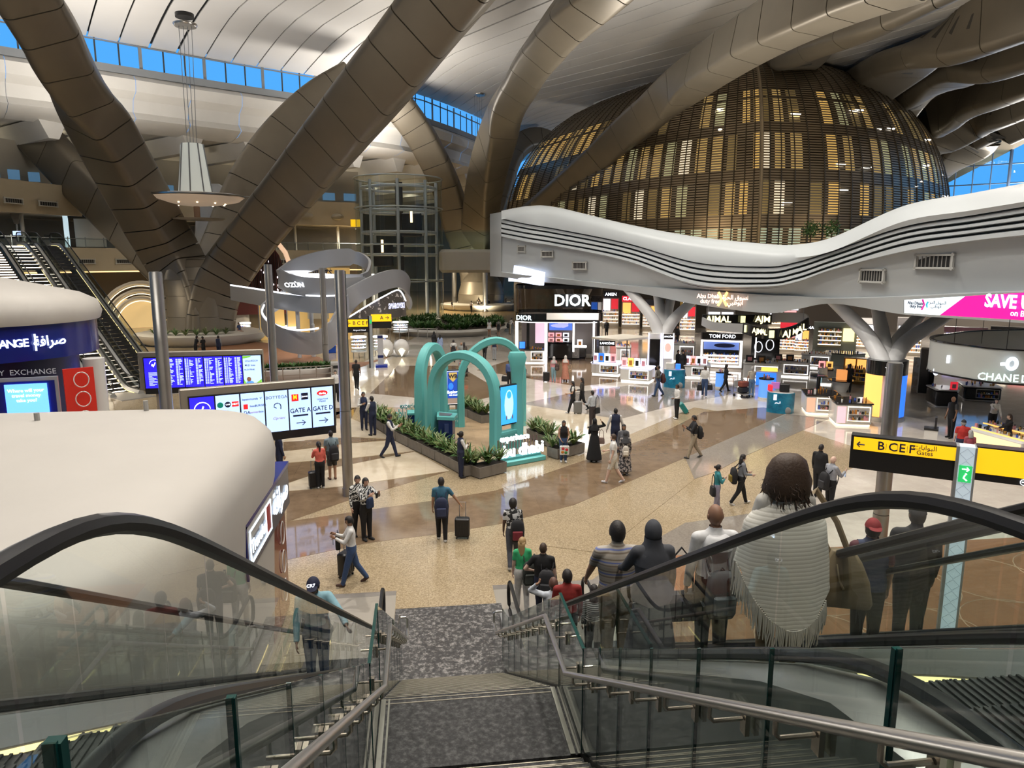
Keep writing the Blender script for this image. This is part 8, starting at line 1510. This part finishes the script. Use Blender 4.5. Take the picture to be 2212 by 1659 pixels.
t = thing('tote_bag', 'tan slouchy tote bag on the shoulder of the woman in the shawl', 'bag', (q[0] + .42, q[1] - .10, q[2] + .64), R(-20)); tn = mat('tan_leather', (.21, .155, .085), .6, noise=.12, nscale=9)
MB().loft([[(x * s_, y * d_, z) for x, y in rrect(.40, .16, .05, 3)] for z, s_, d_ in ((0, 1.05, .9), (.04, 1.1, 1.1), (.2, .95, 1.1), (.34, .66, .8), (.42, .40, .5))]).build('sack', tn, t, 60); MB().tube([(-.10, 0, .40), (-.20, .02, .62), (-.24, .06, .80), (-.20, .10, .84), (-.05, .03, .62), (.04, 0, .40)], .022, 6, sx=.5).build('strap', tn, t); MB().tube([(-.05, -.08, .34), (-.03, -.1, .22), (.0, -.1, .16)], .008, 5).build('tassel', mat('tassel', (.4, .32, .2), .7), t)
b = MB()
for i in range(110):
    a, z = rr.uniform(0, 6.28), rr.uniform(1.40, 1.68); rx = lerp([1.4, 1.5, 1.6, 1.7], [.15, .165, .15, .10], z); b.tube([(rx * math.cos(a), rx * .78 * math.sin(a) - .01, z + .02), (rx * 1.1 * math.cos(a), rx * .86 * math.sin(a) - .01, z - .02), (rx * 1.22 * math.cos(a + .1), rx * .98 * math.sin(a + .1) - .01, z - .05 + rr.uniform(-.02, .03))], [.006, .005, .001], 4)
HS = b.build('hair_strands', hairm(1)); HS.location = Vector(q) + Vector(HS.location); HS['kind'] = 'stuff'; tag(HS, 'loose dark curls standing out from the hair of the woman in the shawl', 'hair')
sgk = MB().tube([(q[0] + .085 * math.cos(a), q[1] + .03 + .11 * math.sin(a), q[2] + 1.665 - .01 * math.sin(a)) for a in np.linspace(-.3, 3.44, 12)], .006, 5).build('sunglasses', mat('frame_blue', (.05, .18, .32), .3)); tag(sgk, 'blue framed sunglasses on the hair of the woman in the shawl', 'glasses')
q = on_esc(1888, 1132, 1.50); q = (max(q[0], 3.6), q[1], q[2]); P('boy in a red cap and navy maroon shirt on the outer escalator', q, 20, 1.50, top=(.09, .02, .03), bot=BLK, skin=0, hair='cap', cloth=clothm((.24, .015, .02)), fat=1.1, vox=.018, extra=-1, vest=(.03, .04, .09))
q = on_esc(1985, 1102, 1.82); P('large man in black jacket and black cap on the outer escalator', q, 15, 1.82, top=(.015, .017, .022), bot=(.008, .008, .01), skin=2, hair='cap', cloth=clothm((.018, .018, .02)), fat=1.35, sleeve='long', vox=.018)
q = on_esc(676, 1238, 1.74); P('man in pale blue shirt and navy cap riding up the left escalator', q, 172, 1.74, top=(.20, .36, .42), bot=JEAN, skin=2, hair='cap', cloth=clothm((.006, .008, .03)), sleeve='long', nod=10, look=8, lean=14, la=(36, 30, 24, 14), ra='down', vox=.016, fat=1.15, extra='CR7'); CRQ = q
backpack('dark backpack on the back of the man in the navy cap', q, 172, 1.74, (.02, .018, .02)); 
finish_people()
